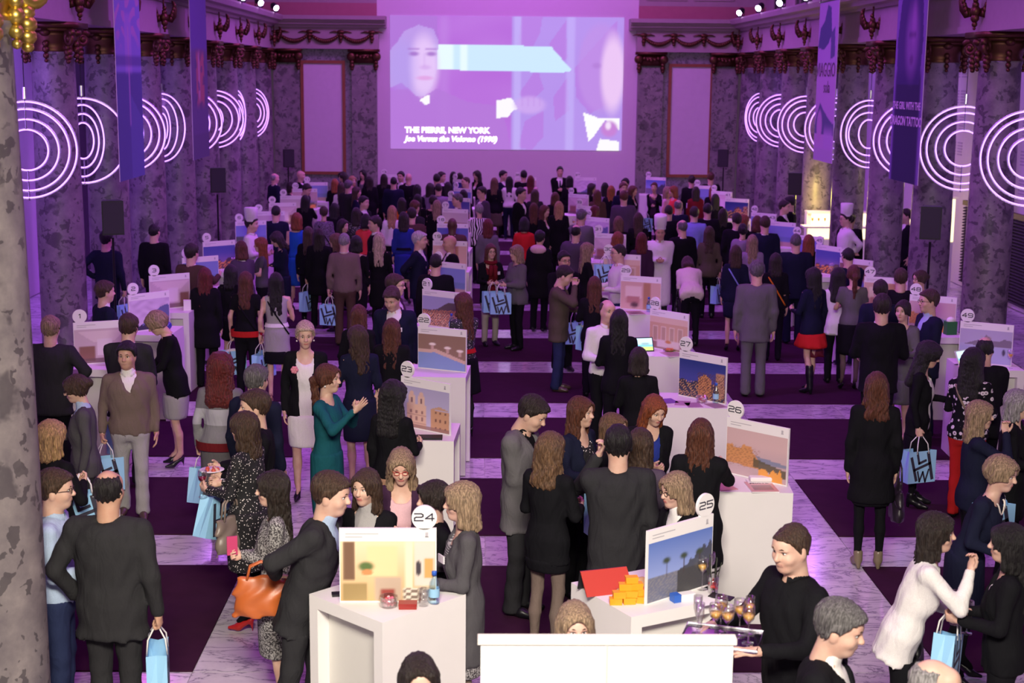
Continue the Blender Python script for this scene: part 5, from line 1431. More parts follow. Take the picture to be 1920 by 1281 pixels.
def pic_coast(u, v):
    I = flat(u, C(.14, .22, .55)); I = I + (.30 * (.9 - v) * (v > .42))[..., None]; I = over(I, sst(v, .44, .40) * 0 + (v < .42) * 1.0, C(.16, .17, .24))
    I = over(I, (v < .42) * (nse(u, v, 30) > .55) * .5, C(.30, .28, .26)); hill = v < .42 + .32 * sst(u, .45, 1) + .05 * np.sin(u * 60) * sst(u, .5, .8); I = over(I, hill * (u > .45) * .9, C(.05, .05, .05))
    for x in (.28, .55, .8): I = over(I, rect(u, v, x - .006, x + .006, .35, .62, .004), C(.07, .05, .05)); I = over(I, ell(u, v, x, .64, .055, .05, .5), C(.05, .07, .04))
    return I
def pic_castle(u, v):
    I = flat(u, C(.60, .42, .42)); I = over(I, sst(v, .75, .45), C(.52, .38, .40)); I = over(I, rect(u, v, .35, 1, .34, .52, .02) * (v < .56 - .15 * u), C(.22, .24, .34))
    I = over(I, poly(u, v, [(0, .25), (.0, .62), (.10, .66), (.12, .58), (.25, .60), (.27, .68), (.42, .66), (.44, .55), (.55, .40), (.55, .2)]) * .95, C(.60, .28, .10)); I = over(I, (nse(u, v, 26) > .62) * rect(u, v, 0, .55, .2, .62, .02) * .6, C(.30, .14, .07))
    I = over(I, poly(u, v, [(.45, .25), (.45, .44), (.7, .36), (1, .28), (1, .1)]) * .9, C(.10, .09, .05)); I = over(I, poly(u, v, [(.55, 0), (.55, .22), (.66, .24), (.72, .14), (.78, .26), (.86, .18), (.9, .3), (.95, 0)]), C(.80, .36, .08)); return I
def pic_night(u, v):
    I = flat(u, C(.03, .05, .22)); I = over(I, sst(v, 1.0, .5) * .5, C(.10, .10, .40)); I = over(I, (v < .42 + .04 * np.sin(u * 21)) * 1.0, C(.05, .05, .08)); lit = (nse(u, v, 38) > .70) * (v < .44); I = over(I, lit * .9, C(.75, .42, .15))
    I = over(I, poly(u, v, [(.42, .1), (.42, .55), (.56, .68), (.70, .55), (.70, .1)]), C(.55, .26, .10)); I = over(I, rect(u, v, .80, .98, .1, .75, .01), C(.50, .28, .16)); I = over(I, (nse(u, v, 40, 2) > .6) * rect(u, v, .4, 1, .1, .7, .02), C(.12, .06, .05)); return I
def pic_room(u, v):
    I = flat(u, C(.62, .42, .26)); I = over(I, (v > .80) * 1.0, C(.72, .56, .40)); 
    for x in (.08, .30, .52, .74): I = over(I, rect(u, v, x, x + .14, .2, .72, .01), C(.72, .60, .44)); I = over(I, rect(u, v, x + .02, x + .12, .25, .68, .01), C(.50, .36, .24))
    I = over(I, (v < .22) * 1.0, C(.34, .22, .16)); I = over(I, rect(u, v, .2, .8, .05, .28, .03), C(.74, .66, .58)); I = over(I, ell(u, v, .5, .24, .08, .05, .4), C(.60, .28, .10)); return I
def pic_curtain(u, v):
    I = flat(u, C(.66, .46, .36)); I = over(I, rect(u, v, .58, .74, 0, 1, .01), C(.46, .26, .14)); I = over(I, rect(u, v, .10, .52, .42, .84, .01), C(.80, .66, .56)); I = over(I, rect(u, v, .14, .48, .2, .46, .02), C(.50, .26, .22)); I = over(I, ell(u, v, .35, .16, .1, .1, .4), C(.12, .07, .07)); return I
def pic_church(u, v):
    I = flat(u, C(.42, .38, .58)); I = I + (.14 * (1 - v))[..., None]
    I = over(I, rect(u, v, .12, .52, 0, .58, .008), C(.74, .50, .38))
    for x in (.22, .42): I = over(I, rect(u, v, x - .07, x + .07, .55, .80, .006), C(.72, .50, .40)); I = over(I, ell(u, v, x, .83, .045, .07, .15), C(.70, .46, .38)); I = over(I, rect(u, v, x - .02, x + .02, .62, .74, .008), C(.22, .12, .14))
    for z in (.12, .32, .48): I = over(I, rect(u, v, .12, .52, z, z + .015, .004), C(.52, .32, .26))
    for x in (.2, .32, .44): I = over(I, rect(u, v, x - .02, x + .02, .18, .28, .008), C(.30, .16, .16)); I = over(I, rect(u, v, x - .02, x + .02, .36, .44, .008), C(.30, .16, .16))
    I = over(I, rect(u, v, .62, 1.0, 0, .52, .008), C(.60, .34, .20)); I = over(I, poly(u, v, [(.60, .52), (.80, .62), (1, .54)]), C(.56, .34, .22)); I = over(I, ((np.floor(u * 30) % 3) == 0) * ((np.floor(v * 16) % 3) == 1) * rect(u, v, .64, 1, .05, .5, .01), C(.22, .11, .08)); I = over(I, (v < .10) * .8, C(.30, .16, .14)); return I
def pic_pool(u, v):
    I = flat(u, C(.30, .19, .14)); I = over(I, poly(u, v, [(0, 0), (0, .45), (.35, .48), (1, .20), (1, 0)]), C(.24, .34, .62)); I = over(I, poly(u, v, [(0, .45), (0, .55), (.4, .58), (1, .30), (1, .20), (.35, .48)]), C(.66, .46, .38))
    for x, z in ((.30, .72), (.62, .64), (.88, .58)): I = over(I, ell(u, v, x, z, .07, .04, .3), C(.88, .76, .72)); I = over(I, rect(u, v, x - .03, x + .03, z - .16, z - .04, .01), C(.60, .40, .36))
    return I
def pic_village(u, v):
    I = flat(u, C(.36, .36, .56)); I = over(I, (v < .55 + .30 * sst(u, .3, .8) - .2 * sst(u, .8, 1.2)) * 1.0, C(.12, .09, .10)); I = over(I, (nse(u, v, 30, 1) > .52) * (v < .5 + .1 * u), C(.62, .26, .12)); I = over(I, (nse(u, v, 44, 2) > .68) * (v < .45), C(.85, .62, .36)); return I
def pic_island(u, v):
    I = flat(u, C(.44, .44, .62)); I = over(I, (v > .55) * .7, C(.46, .40, .56)); I = over(I, poly(u, v, [(.1, .55), (.3, .66), (.45, .72), (.50, .86), (.56, .80), (.62, .70), (.75, .68), (.85, .76), (1, .72), (1, .50), (.3, .52)]), C(.22, .18, .24)); I = over(I, (nse(u, v, 24) > .6) * rect(u, v, .4, .6, .55, .8, .04), C(.48, .32, .28)); I = over(I, (v < .50) * .5, C(.36, .40, .60))
    for x in (.62, .85): I = over(I, ell(u, v, x, .36, .03, .10, .3), C(.07, .06, .10))
    return I
def pic_mountain(u, v):
    I = flat(u, C(.62, .52, .66)); I = I + (.15 * (nse(u, v, 6) - .5))[..., None]; I = over(I, poly(u, v, [(.2, .1), (.5, .35), (.75, .70), (.95, .78), (1, .72), (1, 0), (.1, 0)]), C(.14, .16, .32)); I = over(I, (v < .16 + .03 * np.sin(u * 70)) * 1.0, C(.04, .04, .07)); I = over(I, (nse(u, v, 30) > .62) * rect(u, v, .6, 1, 0, .4, .03), C(.40, .24, .22)); return I
def pic_white(u, v):
    I = flat(u, C(.58, .46, .50)); I = over(I, poly(u, v, [(.05, .95), (.35, .62), (.75, .64), (.98, .95)]), C(.70, .58, .60)); I = over(I, rect(u, v, .42, .70, .22, .70, .01), C(.74, .64, .70)); I = over(I, rect(u, v, .08, .38, .05, .5, .02), C(.26, .13, .10)); I = over(I, rect(u, v, .74, .98, 0, .55, .02), C(.24, .12, .10)); I = over(I, (v < .15) * .8, C(.16, .09, .09)); return I
def pic_dusk(u, v):
    I = flat(u, C(.10, .12, .40)); I = over(I, sst(v, .8, .3) * .6, C(.30, .20, .40)); I = over(I, (v < .34 + .06 * np.sin(u * 17) + .1 * (u > .7)) * 1.0, C(.10, .06, .09)); I = over(I, (nse(u, v, 34) > .62) * (v < .34), C(.80, .36, .08)); return I
def pic_sea(u, v):
    I = flat(u, C(.22, .28, .58)); I = over(I, (v < .45) * 1.0, C(.16, .24, .44)); I = over(I, (v < .2) * 1.0, C(.46, .34, .28)); I = over(I, poly(u, v, [(0, .2), (0, .5), (.3, .42), (.4, .2)]), C(.10, .13, .10)); return I
def pic_field(u, v):
    I = flat(u, C(.60, .52, .54)); I = over(I, (v < .42 + .08 * nse(u, v, 16)) * 1.0, C(.30, .20, .04)); I = over(I, (nse(u, v, 30) > .6) * (v < .45), C(.16, .10, .03)); return I
PICS = {24: pic_interior, 25: pic_coast, 26: pic_castle, 27: pic_night, 28: pic_room, 29: pic_curtain, 30: pic_room, 31: pic_white, 32: pic_mountain, 33: pic_village, 34: pic_white, 23: pic_church, 22: pic_pool, 21: pic_village, 20: pic_sea, 19: pic_curtain, 18: pic_dusk, 17: pic_field, 16: pic_dusk, 15: pic_sea, 14: pic_night,
        13: pic_white, 1: pic_white, 2: pic_mountain, 3: pic_white, 4: pic_sea, 5: pic_dusk, 6: pic_sea, 7: pic_field, 8: pic_white, 9: pic_field, 10: pic_castle, 11: pic_sea, 49: pic_island, 48: pic_castle, 47: pic_curtain, 46: pic_pool, 45: pic_dusk, 44: pic_sea, 43: pic_sea, 42: pic_sea, 41: pic_night, 40: pic_white, 39: pic_sea, 38: pic_coast, 37: pic_mountain, 36: pic_castle}
PICW = {pic_interior: 'a warm golden lobby', pic_coast: 'a palm coast under blue sky', pic_castle: 'orange castle towers', pic_night: 'a floodlit town by night', pic_room: 'a panelled wooden room', pic_curtain: 'a curtained pink suite', pic_church: 'a twin towered church', pic_pool: 'parasols by a pool', pic_village: 'a glowing hillside village', pic_island: 'a misty island lake',
        pic_mountain: 'a snowy ridge', pic_white: 'a white vaulted salon', pic_dusk: 'a dusk skyline', pic_sea: 'a pale blue bay', pic_field: 'a golden field'}
disc_me = {}
frame_bm = MB().box(-BW / 2, -.010, 0, BW / 2, .010, BH).mesh('card'); frame_bm.materials.append(M['paper'])
back_me = MB().prism([(.010, .40), (.16, 0), (.145, 0), (.010, .36)], -.02, .02, axis=0).mesh('strut'); back_me.materials.append(M['paper'])
def disc_mesh(side):
    if side not in disc_me:
        g = MB(); n = 36; r = .078; cx = side * (BW / 2 - .075); cz = BH + .068
        pts = [(cx + r * math.cos(2 * math.pi * i / n), cz + r * math.sin(2 * math.pi * i / n)) for i in range(n)]
        g.prism(pts, .010, -.010); g.prism([(cx - .05, BH - .01), (cx + .05, BH - .01), (cx + .045, BH + .03), (cx - .045, BH + .03)], .009, -.009)
        me = g.mesh('number_disc'); me.materials.append(M['paper']); disc_me[side] = me
    return disc_me[side]
line_me = MB(); 
for z, w_ in ((BH - .035, .20), (BH - .055, .10)): ribbon(line_me, [(-BW / 2 + .04, z), (-BW / 2 + .04 + w_, z)], .006, -.0112)
line_me = line_me.mesh('heading_lines'); line_me.materials.append(M['greyink'])
crest = MB(); ribbon(crest, [(BW / 2 - .07, BH - .055), (BW / 2 - .05, BH - .055)], .006, -.0112); ribbon(crest, [(BW / 2 - .06, BH - .032), (BW / 2 - .06, BH - .048)], .018, -.0112)
crest = crest.mesh('crest'); crest.materials.append(M['greyink'])
BOARDS = {}
def board(num, tl, tr, side=-1, x=None, y=None, ang=None):
    zt = TZ + BH
    if tl is not None:
        a = at(*tl, zt); b = at(*tr, zt); x, y = (a[0] + b[0]) / 2, (a[1] + b[1]) / 2
        if ang is None: ang = math.atan2(b[1] - a[1], b[0] - a[0])
    else: ang = rad(ang)
    t = empty('display_board', (x, y, TZ + .001), ang, 'white display board numbered %s with a photo of %s' % (NUMW[num], PICW[PICS[num]]), 'board', 'numbered display boards')
    link('card', frame_bm, None, t); link('strut', back_me, None, t)
    near = y < 20
    link('photo', picture_mesh('photo', BW - .012, BH - .095, 56 if near else 22, 40 if near else 16, PICS[num], print_mat(), -.0114), None, t, (0, 0, .012))
    link('heading_lines', line_me, None, t); link('crest', crest, None, t)
    d = link('number_disc', disc_mesh(side), None, t)
    link('number', number_mesh(num), None, d, (side * (BW / 2 - .075), 0, BH + .072))
    BOARDS[num] = (x, y, ang, t); return x, y, ang
D45 = rad(-42)
SPEC = [(24, (636, 996), (816, 996), 1, None), (25, (1227, 999), (1328, 971), 1, None), (26, (1375, 783), (1470, 802), -1, None), (27, (1282, 657), (1357, 670), -1, None), (28, (1218, 578), (1294, 590), -1, None), (29, (1174, 517), (1231, 520), -1, rad(-25)), (30, (1137, 476), (1197, 478), -1, rad(-20)), (31, (1119, 437), (1170, 440), -1, None), (32, (1103, 406), (1137, 410), -1, D45),
        (33, (1086, 385), (1118, 388), -1, D45), (34, (1069, 363), (1101, 366), -1, D45), (23, (757, 705), (841, 720), -1, None), (22, (795, 612), (864, 618), -1, None), (21, (796, 542), (858, 549), -1, None), (20, (820, 490), (868, 495), -1, None), (19, (815, 451), (873, 453), -1, None), (18, (825, 419), (873, 420), -1, None), (17, (834, 391), (873, 393), -1, None), (16, (845, 370), (877, 372), -1, None), (15, (853, 352), (882, 355), -1, D45),
        (14, (855, 336), (875, 338), -1, D45), (13, (722, 326), (748, 329), -1, rad(-10)), (1, (146, 605), (230, 600), -1, None), (2, (243, 553), (313, 545), -1, None), (3, (286, 517), (348, 512), -1, None), (4, (342, 484), (408, 479), -1, None), (5, (382, 454), (438, 450), -1, None), (6, (450, 416), (490, 413), -1, rad(25)), (7, (484, 397), (528, 396), -1, rad(15)), (8, (507, 381), (552, 380), -1, None), (9, (527, 367), (573, 367), -1, None),
        (10, (553, 354), (590, 354), -1, None), (11, (578, 342), (607, 342), -1, None), (49, (1806, 602), (1897, 610), -1, None), (48, (1711, 552), (1790, 558), -1, None), (47, (1635, 519), (1688, 522), -1, None), (46, (1580, 483), (1633, 489), -1, None), (45, (1530, 458), (1581, 465), -1, None), (44, (1492, 440), (1540, 445), -1, rad(-40)), (43, (1445, 414), (1489, 419), -1, D45), (42, (1413, 398), (1452, 402), -1, D45), (41, (1366, 371), (1398, 374), -1, rad(-35)),
        (40, (1340, 357), (1367, 361), -1, D45), (39, (1311, 348), (1335, 349), -1, rad(-26)), (38, (1209, 331), (1251, 334), -1, rad(-30)), (37, (1078, 333), (1118, 333), -1, 0), (36, (966, 333), (1005, 333), -1, 0)]
TABLES = {}
for num, tl, tr, side, ang in SPEC:
    x, y, a = board(num, tl, tr, side, ang=ang)
    if num == 24: TABLES[num] = (-.58, 8.86, rad(-45)); 
    elif num == 25: TABLES[num] = (1.07, 8.94, rad(28))
    else:
        # board stands on the half of the table away from the aisle it faces
        dx = .02; dy = .06
        TABLES[num] = (x - .10 if x > 0 and num < 40 and num > 24 else (x - .06 if num in (23, 22, 21, 20) else x), y - .02 if y < 24 else y, rad(86) if 13 <= num <= 38 else rad(-3))
    if num in (24, 25): 
        b = BOARDS[num][3]; b.location.y += .06
    table(num, *TABLES[num])
def on_table(num, dx, dy):
    x, y, r = TABLES[num]
    return (x + dx, y + dy, TZ)

# ---- small things
glass_prof = [(.001, .0), (.034, .0), (.034, .003), (.006, .008), (.004, .02), (.004, .105), (.010, .115), (.030, .140), (.038, .175), (.034, .215), (.032, .215), (.0355, .175), (.028, .143), (.008, .120), (.0005, .118)]
glass_me = MB().lathe(glass_prof, 18, cap=False).mesh('bowl_and_stem', True); glass_me.materials.append(M['glass'])
wine_me = MB().lathe([(.0005, .1205), (.0075, .1215), (.0272, .144), (.0330, .165), (.0005, .166)], 16, cap=False).mesh('wine', True)
flute_me = MB().lathe([(.001, 0), (.032, 0), (.032, .003), (.005, .008), (.004, .09), (.012, .105), (.024, .15), (.026, .225), (.0245, .225), (.0225, .15), (.010, .108), (.0005, .104)], 16, cap=False).mesh('bowl_and_stem', True); flute_me.materials.append(M['glass'])
fizz_me = MB().lathe([(.0005, .106), (.0095, .110), (.0215, .15), (.0235, .180), (.0005, .181)], 14, cap=False).mesh('wine', True)
tumb_me = MB().lathe([(.001, 0), (.032, 0), (.036, .11), (.034, .11), (.030, .006), (.0005, .006)], 18, cap=False).mesh('tumbler', True); tumb_me.materials.append(M['glass'])
WINE = {'gold': plain('golden_wine', (.80, .48, .08), .08), 'red': plain('red_wine', (.22, .01, .03), .1), 'water': glass('still_water', (.95, .97, 1))}
for m_, w_ in ((wine_me, 'gold'), (fizz_me, 'gold')): m_.materials.append(WINE[w_])
def wine_glass(p, label, kind='wine', col='gold', group=None, tilt=0):
    t = empty('wine_glass' if kind == 'wine' else 'champagne_flute', p, 0, label, 'glass', group)
    if tilt: t.rotation_euler = (tilt, 0, 0)
    link('bowl_and_stem', glass_me if kind == 'wine' else flute_me, None, t)
    if col:
        o = link('wine', wine_me if kind == 'wine' else fizz_me, None, t)
        if col != 'gold': o.material_slots[0].link = 'OBJECT'; o.material_slots[0].material = WINE[col]
    return t
def tumbler(p, label):
    return tag(link('tumbler', tumb_me, None, None, p), label, 'glass')
bot_me = MB().lathe([(.001, 0), (.031, 0), (.033, .006), (.033, .115), (.030, .135), (.015, .165), (.0135, .185)], 18).mesh('bottle_body', True); bot_me.materials.append(glass('bluish_plastic', (.75, .90, 1.0), .05))
botl_me = MB().lathe([(.0338, .045), (.0338, .100)], 18, cap=False).mesh('bottle_label', True); botl_me.materials.append(plain('pale_blue_label', (.30, .55, .75), .5))
botc_me = MB().lathe([(.016, .183), (.016, .207), (.014, .209)], 14).mesh('cap', True); botc_me.materials.append(plain('blue_cap', (.03, .12, .55), .4))
def bottle(p, label):
    t = empty('water_bottle', p, 0, label, 'bottle'); link('bottle_body', bot_me, None, t); link('bottle_label', botl_me, None, t); link('cap', botc_me, None, t)
def candy_jar(p, label, cols):
    t = empty('candy_jar', p, 0, label, 'jar')
    link('jar_glass', MB().lathe([(.001, 0), (.05, 0), (.056, .01), (.056, .07), (.053, .07), (.053, .012), (.0005, .006)], 20, cap=False).mesh('jar_glass', True), M['glass'], t)
    for k in range(22):
        a = k * 2.4; r = .036 * math.sqrt((k % 9 + .5) / 9); z = .016 + .020 * (k // 9)
        MB().ball((r * math.cos(a), r * math.sin(a), z), (.011, .011, .009), 7, 5).obj('sweet', plain('sweet_' + str(k % len(cols)) + label[:6], cols[k % len(cols)], .35), t, smooth=True)
def slab_thing(name, p, w, d, h, rz, mat, label, cat, group=None):
    o = MB().box(-w / 2, -d / 2, 0, w / 2, d / 2, h).obj(name, mat, None, p, (0, 0, rz)); tag(o, label, cat, group)
    if HELD['who'] is not None: HELD['list'].setdefault(HELD['who'], []).append(o)
    return o
def magazine(p, rz, col, label, text=None):
    t = empty('magazine', p, rz, label, 'magazine')
    MB().box(-.11, -.145, 0, .11, .145, .008).obj('pages', M['paper'], t); MB().box(-.11, -.145, .008, .11, .145, .0095).obj('cover', plain('cover_' + str(abs(hash(col)) % 997), col, .3), t)
    MB().box(-.08, -.10, .0095, .08, .04, .0102).obj('cover_picture', plain('cover_pic_' + str(abs(hash(col)) % 997), tuple(c * .45 + .05 for c in col), .3), t)
    if text: link('lettering', text_mesh(text, .055, M['ink'], .001, 0, .0005, 'CENTER'), None, t, (0, .085, .0103))
def tablet(p, rz, label, fn, tilt=62, case=(.02, .02, .022)):
    t = empty('tablet', p, rz, label, 'tablet'); r = rad(tilt)
    g = MB().box(-.125, -.006, 0, .125, .006, .18).obj('casing', plain('tablet_case_' + str(int(case[0] * 100)), case, .4), t, None, (-(math.pi / 2 - r), 0, 0))
    link('screen', picture_mesh('screen', .225, .155, 24, 18, fn, screen_mat(1.6), -.0068), None, t, (0, 0, .012), (-(math.pi / 2 - r), 0, 0))
    MB().box(-.10, .02, 0, .10, .09, .004).obj('stand_flap', M['black'], t)
def scr_beach(u, v):
    I = flat(u, C(.55, .80, .95)); I = over(I, (v < .5) * 1.0, C(.20, .55, .75)); I = over(I, (v < .3) * 1.0, C(.55, .65, .20)); I = over(I, ell(u, v, .6, .55, .25, .10, .3), C(.30, .45, .50)); return I
def scr_page(u, v):
    I = flat(u, C(.85, .95, .85)); I = over(I, rect(u, v, .08, .4, .3, .9, .01), C(.9, .75, .25)); I = over(I, rect(u, v, .5, .92, .55, .62, .01), C(.3, .5, .4)); I = over(I, rect(u, v, .5, .9, .25, .45, .01), C(.4, .7, .6)); return I

# table 24
candy_jar(on_table(24, .02, -.22), 'open glass jar of pink sweets on the table numbered twenty-four', [(.75, .12, .22), (.8, .5, .55), (.6, .05, .08)])
t = empty('leather_box', on_table(24, .14, -.24), .02, 'small dark red leather box beside the jar of pink sweets', 'box')
MB().box(-.055, -.035, 0, .055, .035, .022).obj('box_base', plain('oxblood_leather', (.30, .025, .02), .4), t); MB().box(-.057, -.037, .022, .057, .037, .036).obj('lid', plain('oxblood_leather', (.30, .025, .02), .4), t)
tumbler(on_table(24, .235, -.20), 'clear glass tumbler between the red box and the water bottle')
bottle(on_table(24, .30, -.16), 'water bottle with blue cap in front of the golden lobby photo')
slab_thing('business_card_case', on_table(24, -.30, -.02), .10, .06, .015, .2, M['black'], 'flat black card case at the edge of the table numbered twenty-four', 'case')
# table 25
t = empty('red_folder', on_table(25, -.28, .05), rad(18), 'red folder standing open on the table numbered twenty-five', 'folder')
MB().prism([(-.14, 0), (-.02, .13), (-.01, .13), (-.125, 0)], -.16, .16, axis=0).obj('cover', plain('tomato_folder', (.45, .04, .025), .5), t); MB().prism([(.02, 0), (-.012, .13), (-.004, .13), (.03, 0)], -.16, .16, axis=0).obj('back_cover', M['black'], t)
om = plain('orange_card', (.90, .33, .01), .5)
OB = [(0, 0, 0, 0), (.085, .01, 0, .1), (.17, .03, 0, -.1), (.04, .05, 0, .05), (.13, .07, 0, .0), (.02, .0, .042, .1), (.10, .02, .042, -.1), (.17, .05, .042, .05), (.06, .03, .084, 0), (.13, .04, .084, .15), (.10, .04, .126, .1)]
for k, (dx, dy, dz_, r) in enumerate(OB):
    p = on_table(25, -.22 + dx, -.25 + dy); b = empty('gift_box', (p[0], p[1], p[2] + dz_ + .0005), r, 'small orange card box in the heap beside the red folder', 'box', 'orange boxes heaped on a table')
    MB().box(-.038, -.025, 0, .038, .025, .028).obj('box_base', om, b); MB().box(-.0395, -.0265, .026, .0395, .0265, .041).obj('lid', om, b)
for k, (dx, dy, r) in enumerate(((-.10, -.06, .05), (-.02, .0, .055), (-.18, -.14, .04))):
    p = on_table(25, dx, dy); g = MB().ball((0, 0, r * .8), (r, r * .9, r * .8), 12, 8); me = g.mesh('natural_sponge', True)
    o = link('natural_sponge', me, plain('sponge_tan', (.55, .36, .18), .95, 0, .1, .4), None, p)
    tag(o, ('round tan sponge between the red folder and the orange boxes', 'largest tan sponge behind the orange boxes', 'smallest tan sponge at the front of the red folder')[k], 'sponge')
    dm = o.modifiers.new('pores', 'DISPLACE'); tx = bpy.data.textures.new('pores', 'CLOUDS'); tx.noise_scale = .03; dm.texture = tx; dm.strength = .03
slab_thing('white_carton', on_table(25, .22, -.16), .13, .06, .04, .4, M['paper'], 'white carton with a blue band in front of the palm coast board', 'box')
slab_thing('blue_carton', on_table(25, .16, -.20), .05, .06, .05, .4, plain('cobalt_card', (.03, .12, .5), .5), 'small cobalt blue carton beside the white carton', 'box')
wine_glass(on_table(25, .36, .02), 'golden wine glass nearest the red berries', col='gold'); wine_glass(on_table(25, .42, .12), 'empty wine glass behind the golden one on the same table', col=None)
bottle(on_table(25, .28, .06), 'water bottle half hidden by the palm coast board')
t = empty('flower_vase', on_table(25, .42, -.04), 0, 'short glass of red berries and dark twigs beside a black phone', 'vase')
link('vase_glass', tumb_me, None, t)
for k in range(9): MB().ball((.022 * math.cos(k * 2.4), .022 * math.sin(k * 2.4), .03 + .008 * (k % 5)), .012, 7, 5).obj('berry', plain('red_berry', (.55, .03, .02), .3), t, smooth=True)
for k in range(6): MB().tube([(.01 * math.cos(k), .01 * math.sin(k), .02), (.05 * math.cos(k), .05 * math.sin(k), .20 + .02 * (k % 3))], .003, 5).obj('twig', plain('dark_twig', (.03, .035, .02), .7), t)
slab_thing('phone', on_table(25, .46, -.13), .075, .15, .009, 1.0, M['black'], 'black phone lying by the glass of red berries', 'phone')
slab_thing('napkin', on_table(25, .36, -.20), .12, .12, .002, .5, M['paper'], 'white paper napkin at the front corner of the table numbered twenty-five', 'napkin')
# table 26
magazine(on_table(26, .10, -.22), .05, (.62, .34, .34), 'open pink magazine with bold title in front of the castle board', 'MIXTE')
slab_thing('leaflet', on_table(26, -.20, -.20), .15, .21, .004, .3, plain('rose_leaflet', (.65, .35, .33), .4), 'rose leaflet on the table numbered twenty-six', 'leaflet')
t = empty('soap_tray', on_table(26, .12, -.06), 0, 'white folded cloth on a tray before the orange castle photo', 'tray'); MB().box(-.11, -.06, 0, .11, .06, .012).obj('tray', M['white'], t); MB().box(-.09, -.045, .012, .09, .045, .05).obj('folded_cloth', M['paper'], t, bevel=.012)
# table 27
for k, (dx, dy, r, c) in enumerate(((-.25, -.04, .3, (.16, .06, .36)), (-.12, -.14, -.2, (.46, .26, .40)), (-.02, -.22, .1, (.40, .22, .36)), (.20, -.24, .4, (.35, .22, .28)))):
    slab_thing('brochure', on_table(27, dx, dy), .15, .21, .003, r, plain('brochure_%d' % k, c, .35), ('deep violet brochure at the far corner of the table numbered twenty-seven', 'lilac brochure overlapping the violet one', 'lilac brochure at the front edge before the sweets jar', 'mauve brochure under the water bottle side')[k], 'brochure')
candy_jar(on_table(27, .08, -.10), 'glass jar of red and white sweets before the floodlit town photo', [(.6, .08, .05), (.75, .7, .6), (.5, .2, .05)])
bottle(on_table(27, .22, -.12), 'water bottle with blue cap before the floodlit town photo')
# table 28
tablet(on_table(28, -.20, -.05), rad(12), 'tablet showing a bright beach picture on a high table', scr_beach)
magazine(on_table(28, .12, -.24), .3, (.45, .30, .30), 'closed magazine before the panelled room photo')
t = empty('food_bowl', on_table(28, .10, -.05), 0, 'shallow bowl of rust coloured snacks before the panelled room photo', 'bowl'); link('bowl', MB().lathe([(.03, 0), (.075, .03), (.07, .032), (.0005, .01)], 20, cap=False).mesh('bowl', True), plain('brown_bowl', (.25, .12, .06), .4), t)
for k in range(10): MB().ball((.04 * math.cos(k * 2.4) * (k % 3 + 1) / 3, .04 * math.sin(k * 2.4) * (k % 3 + 1) / 3, .03), .016, 7, 5).obj('snack', plain('rust_snack', (.5, .16, .04), .6), t, smooth=True)
# table 29
bottle(on_table(29, .20, -.12), 'water bottle before the curtained pink suite photo'); magazine(on_table(29, .0, -.25), .15, (.40, .26, .24), 'magazine lying before the curtained pink suite photo')
# table 23
tumbler(on_table(23, -.26, -.20), 'glass tumbler at the corner of the church board table')
slab_thing('notebook', on_table(23, -.16, -.12), .15, .21, .02, .3, plain('rose_notebook', (.55, .2, .25), .5), 'rose notebook beside the tumbler at the church board', 'notebook'); slab_thing('black_folder', on_table(23, .10, -.27), .24, .13, .02, .0, M['black'], 'black folder lying before the twin towered church photo', 'folder')
# table 22, 21, 20, 19
tablet(on_table(20, -.12, .10), rad(10), 'glowing tablet with pale green page beside the man with grey hair', scr_page, 70)
tablet(on_table(19, -.22, -.02), rad(-5), 'tablet in a bright yellow case behind the glowing one', pic_field, 40, (.75, .55, .03))
bottle(on_table(21, .20, -.15), 'water bottle before the glowing hillside village photo')
# tables 30, 31, 34
for num, nm in ((31, 'white salon board'), (33, 'hillside village board')): wine_glass(on_table(num, -.2, -.15), 'glass of wine on the table of the ' + nm)
# tables 1, 2, 3, 5
t = empty('flower_vase', on_table(1, .10, -.08), 0, 'glass vase with red blooms before the first white salon photo', 'vase'); link('vase_glass', tumb_me, None, t)
for k in range(7): MB().ball((.03 * math.cos(k * 2.4), .03 * math.sin(k * 2.4), .10 + .01 * (k % 3)), .02, 7, 5).obj('bloom', plain('red_bloom', (.4, .03, .04), .5), t, smooth=True)
magazine(on_table(2, .18, -.12), .5, (.60, .38, .34), 'open magazine at the corner before the snowy ridge photo')
t = empty('display_globe', on_table(2, .22, .08), 0, 'blue glass ornament beside the open magazine', 'ornament'); link('globe', MB().ball((0, 0, .05), .05, 14, 9).mesh('globe', True), plain('cobalt_glass', (.04, .05, .35), .15), t); link('foot', MB().lathe([(.03, 0), (.02, .01)], 14).mesh('foot'), M['steel'], t)
slab_thing('white_bag', on_table(3, .26, -.10), .10, .08, .14, .2, M['paper'], 'small white paper carton beside the woman with long red hair', 'box')
wine_glass(on_table(5, .25, -.1), 'glass on the table before the dusk skyline photo')
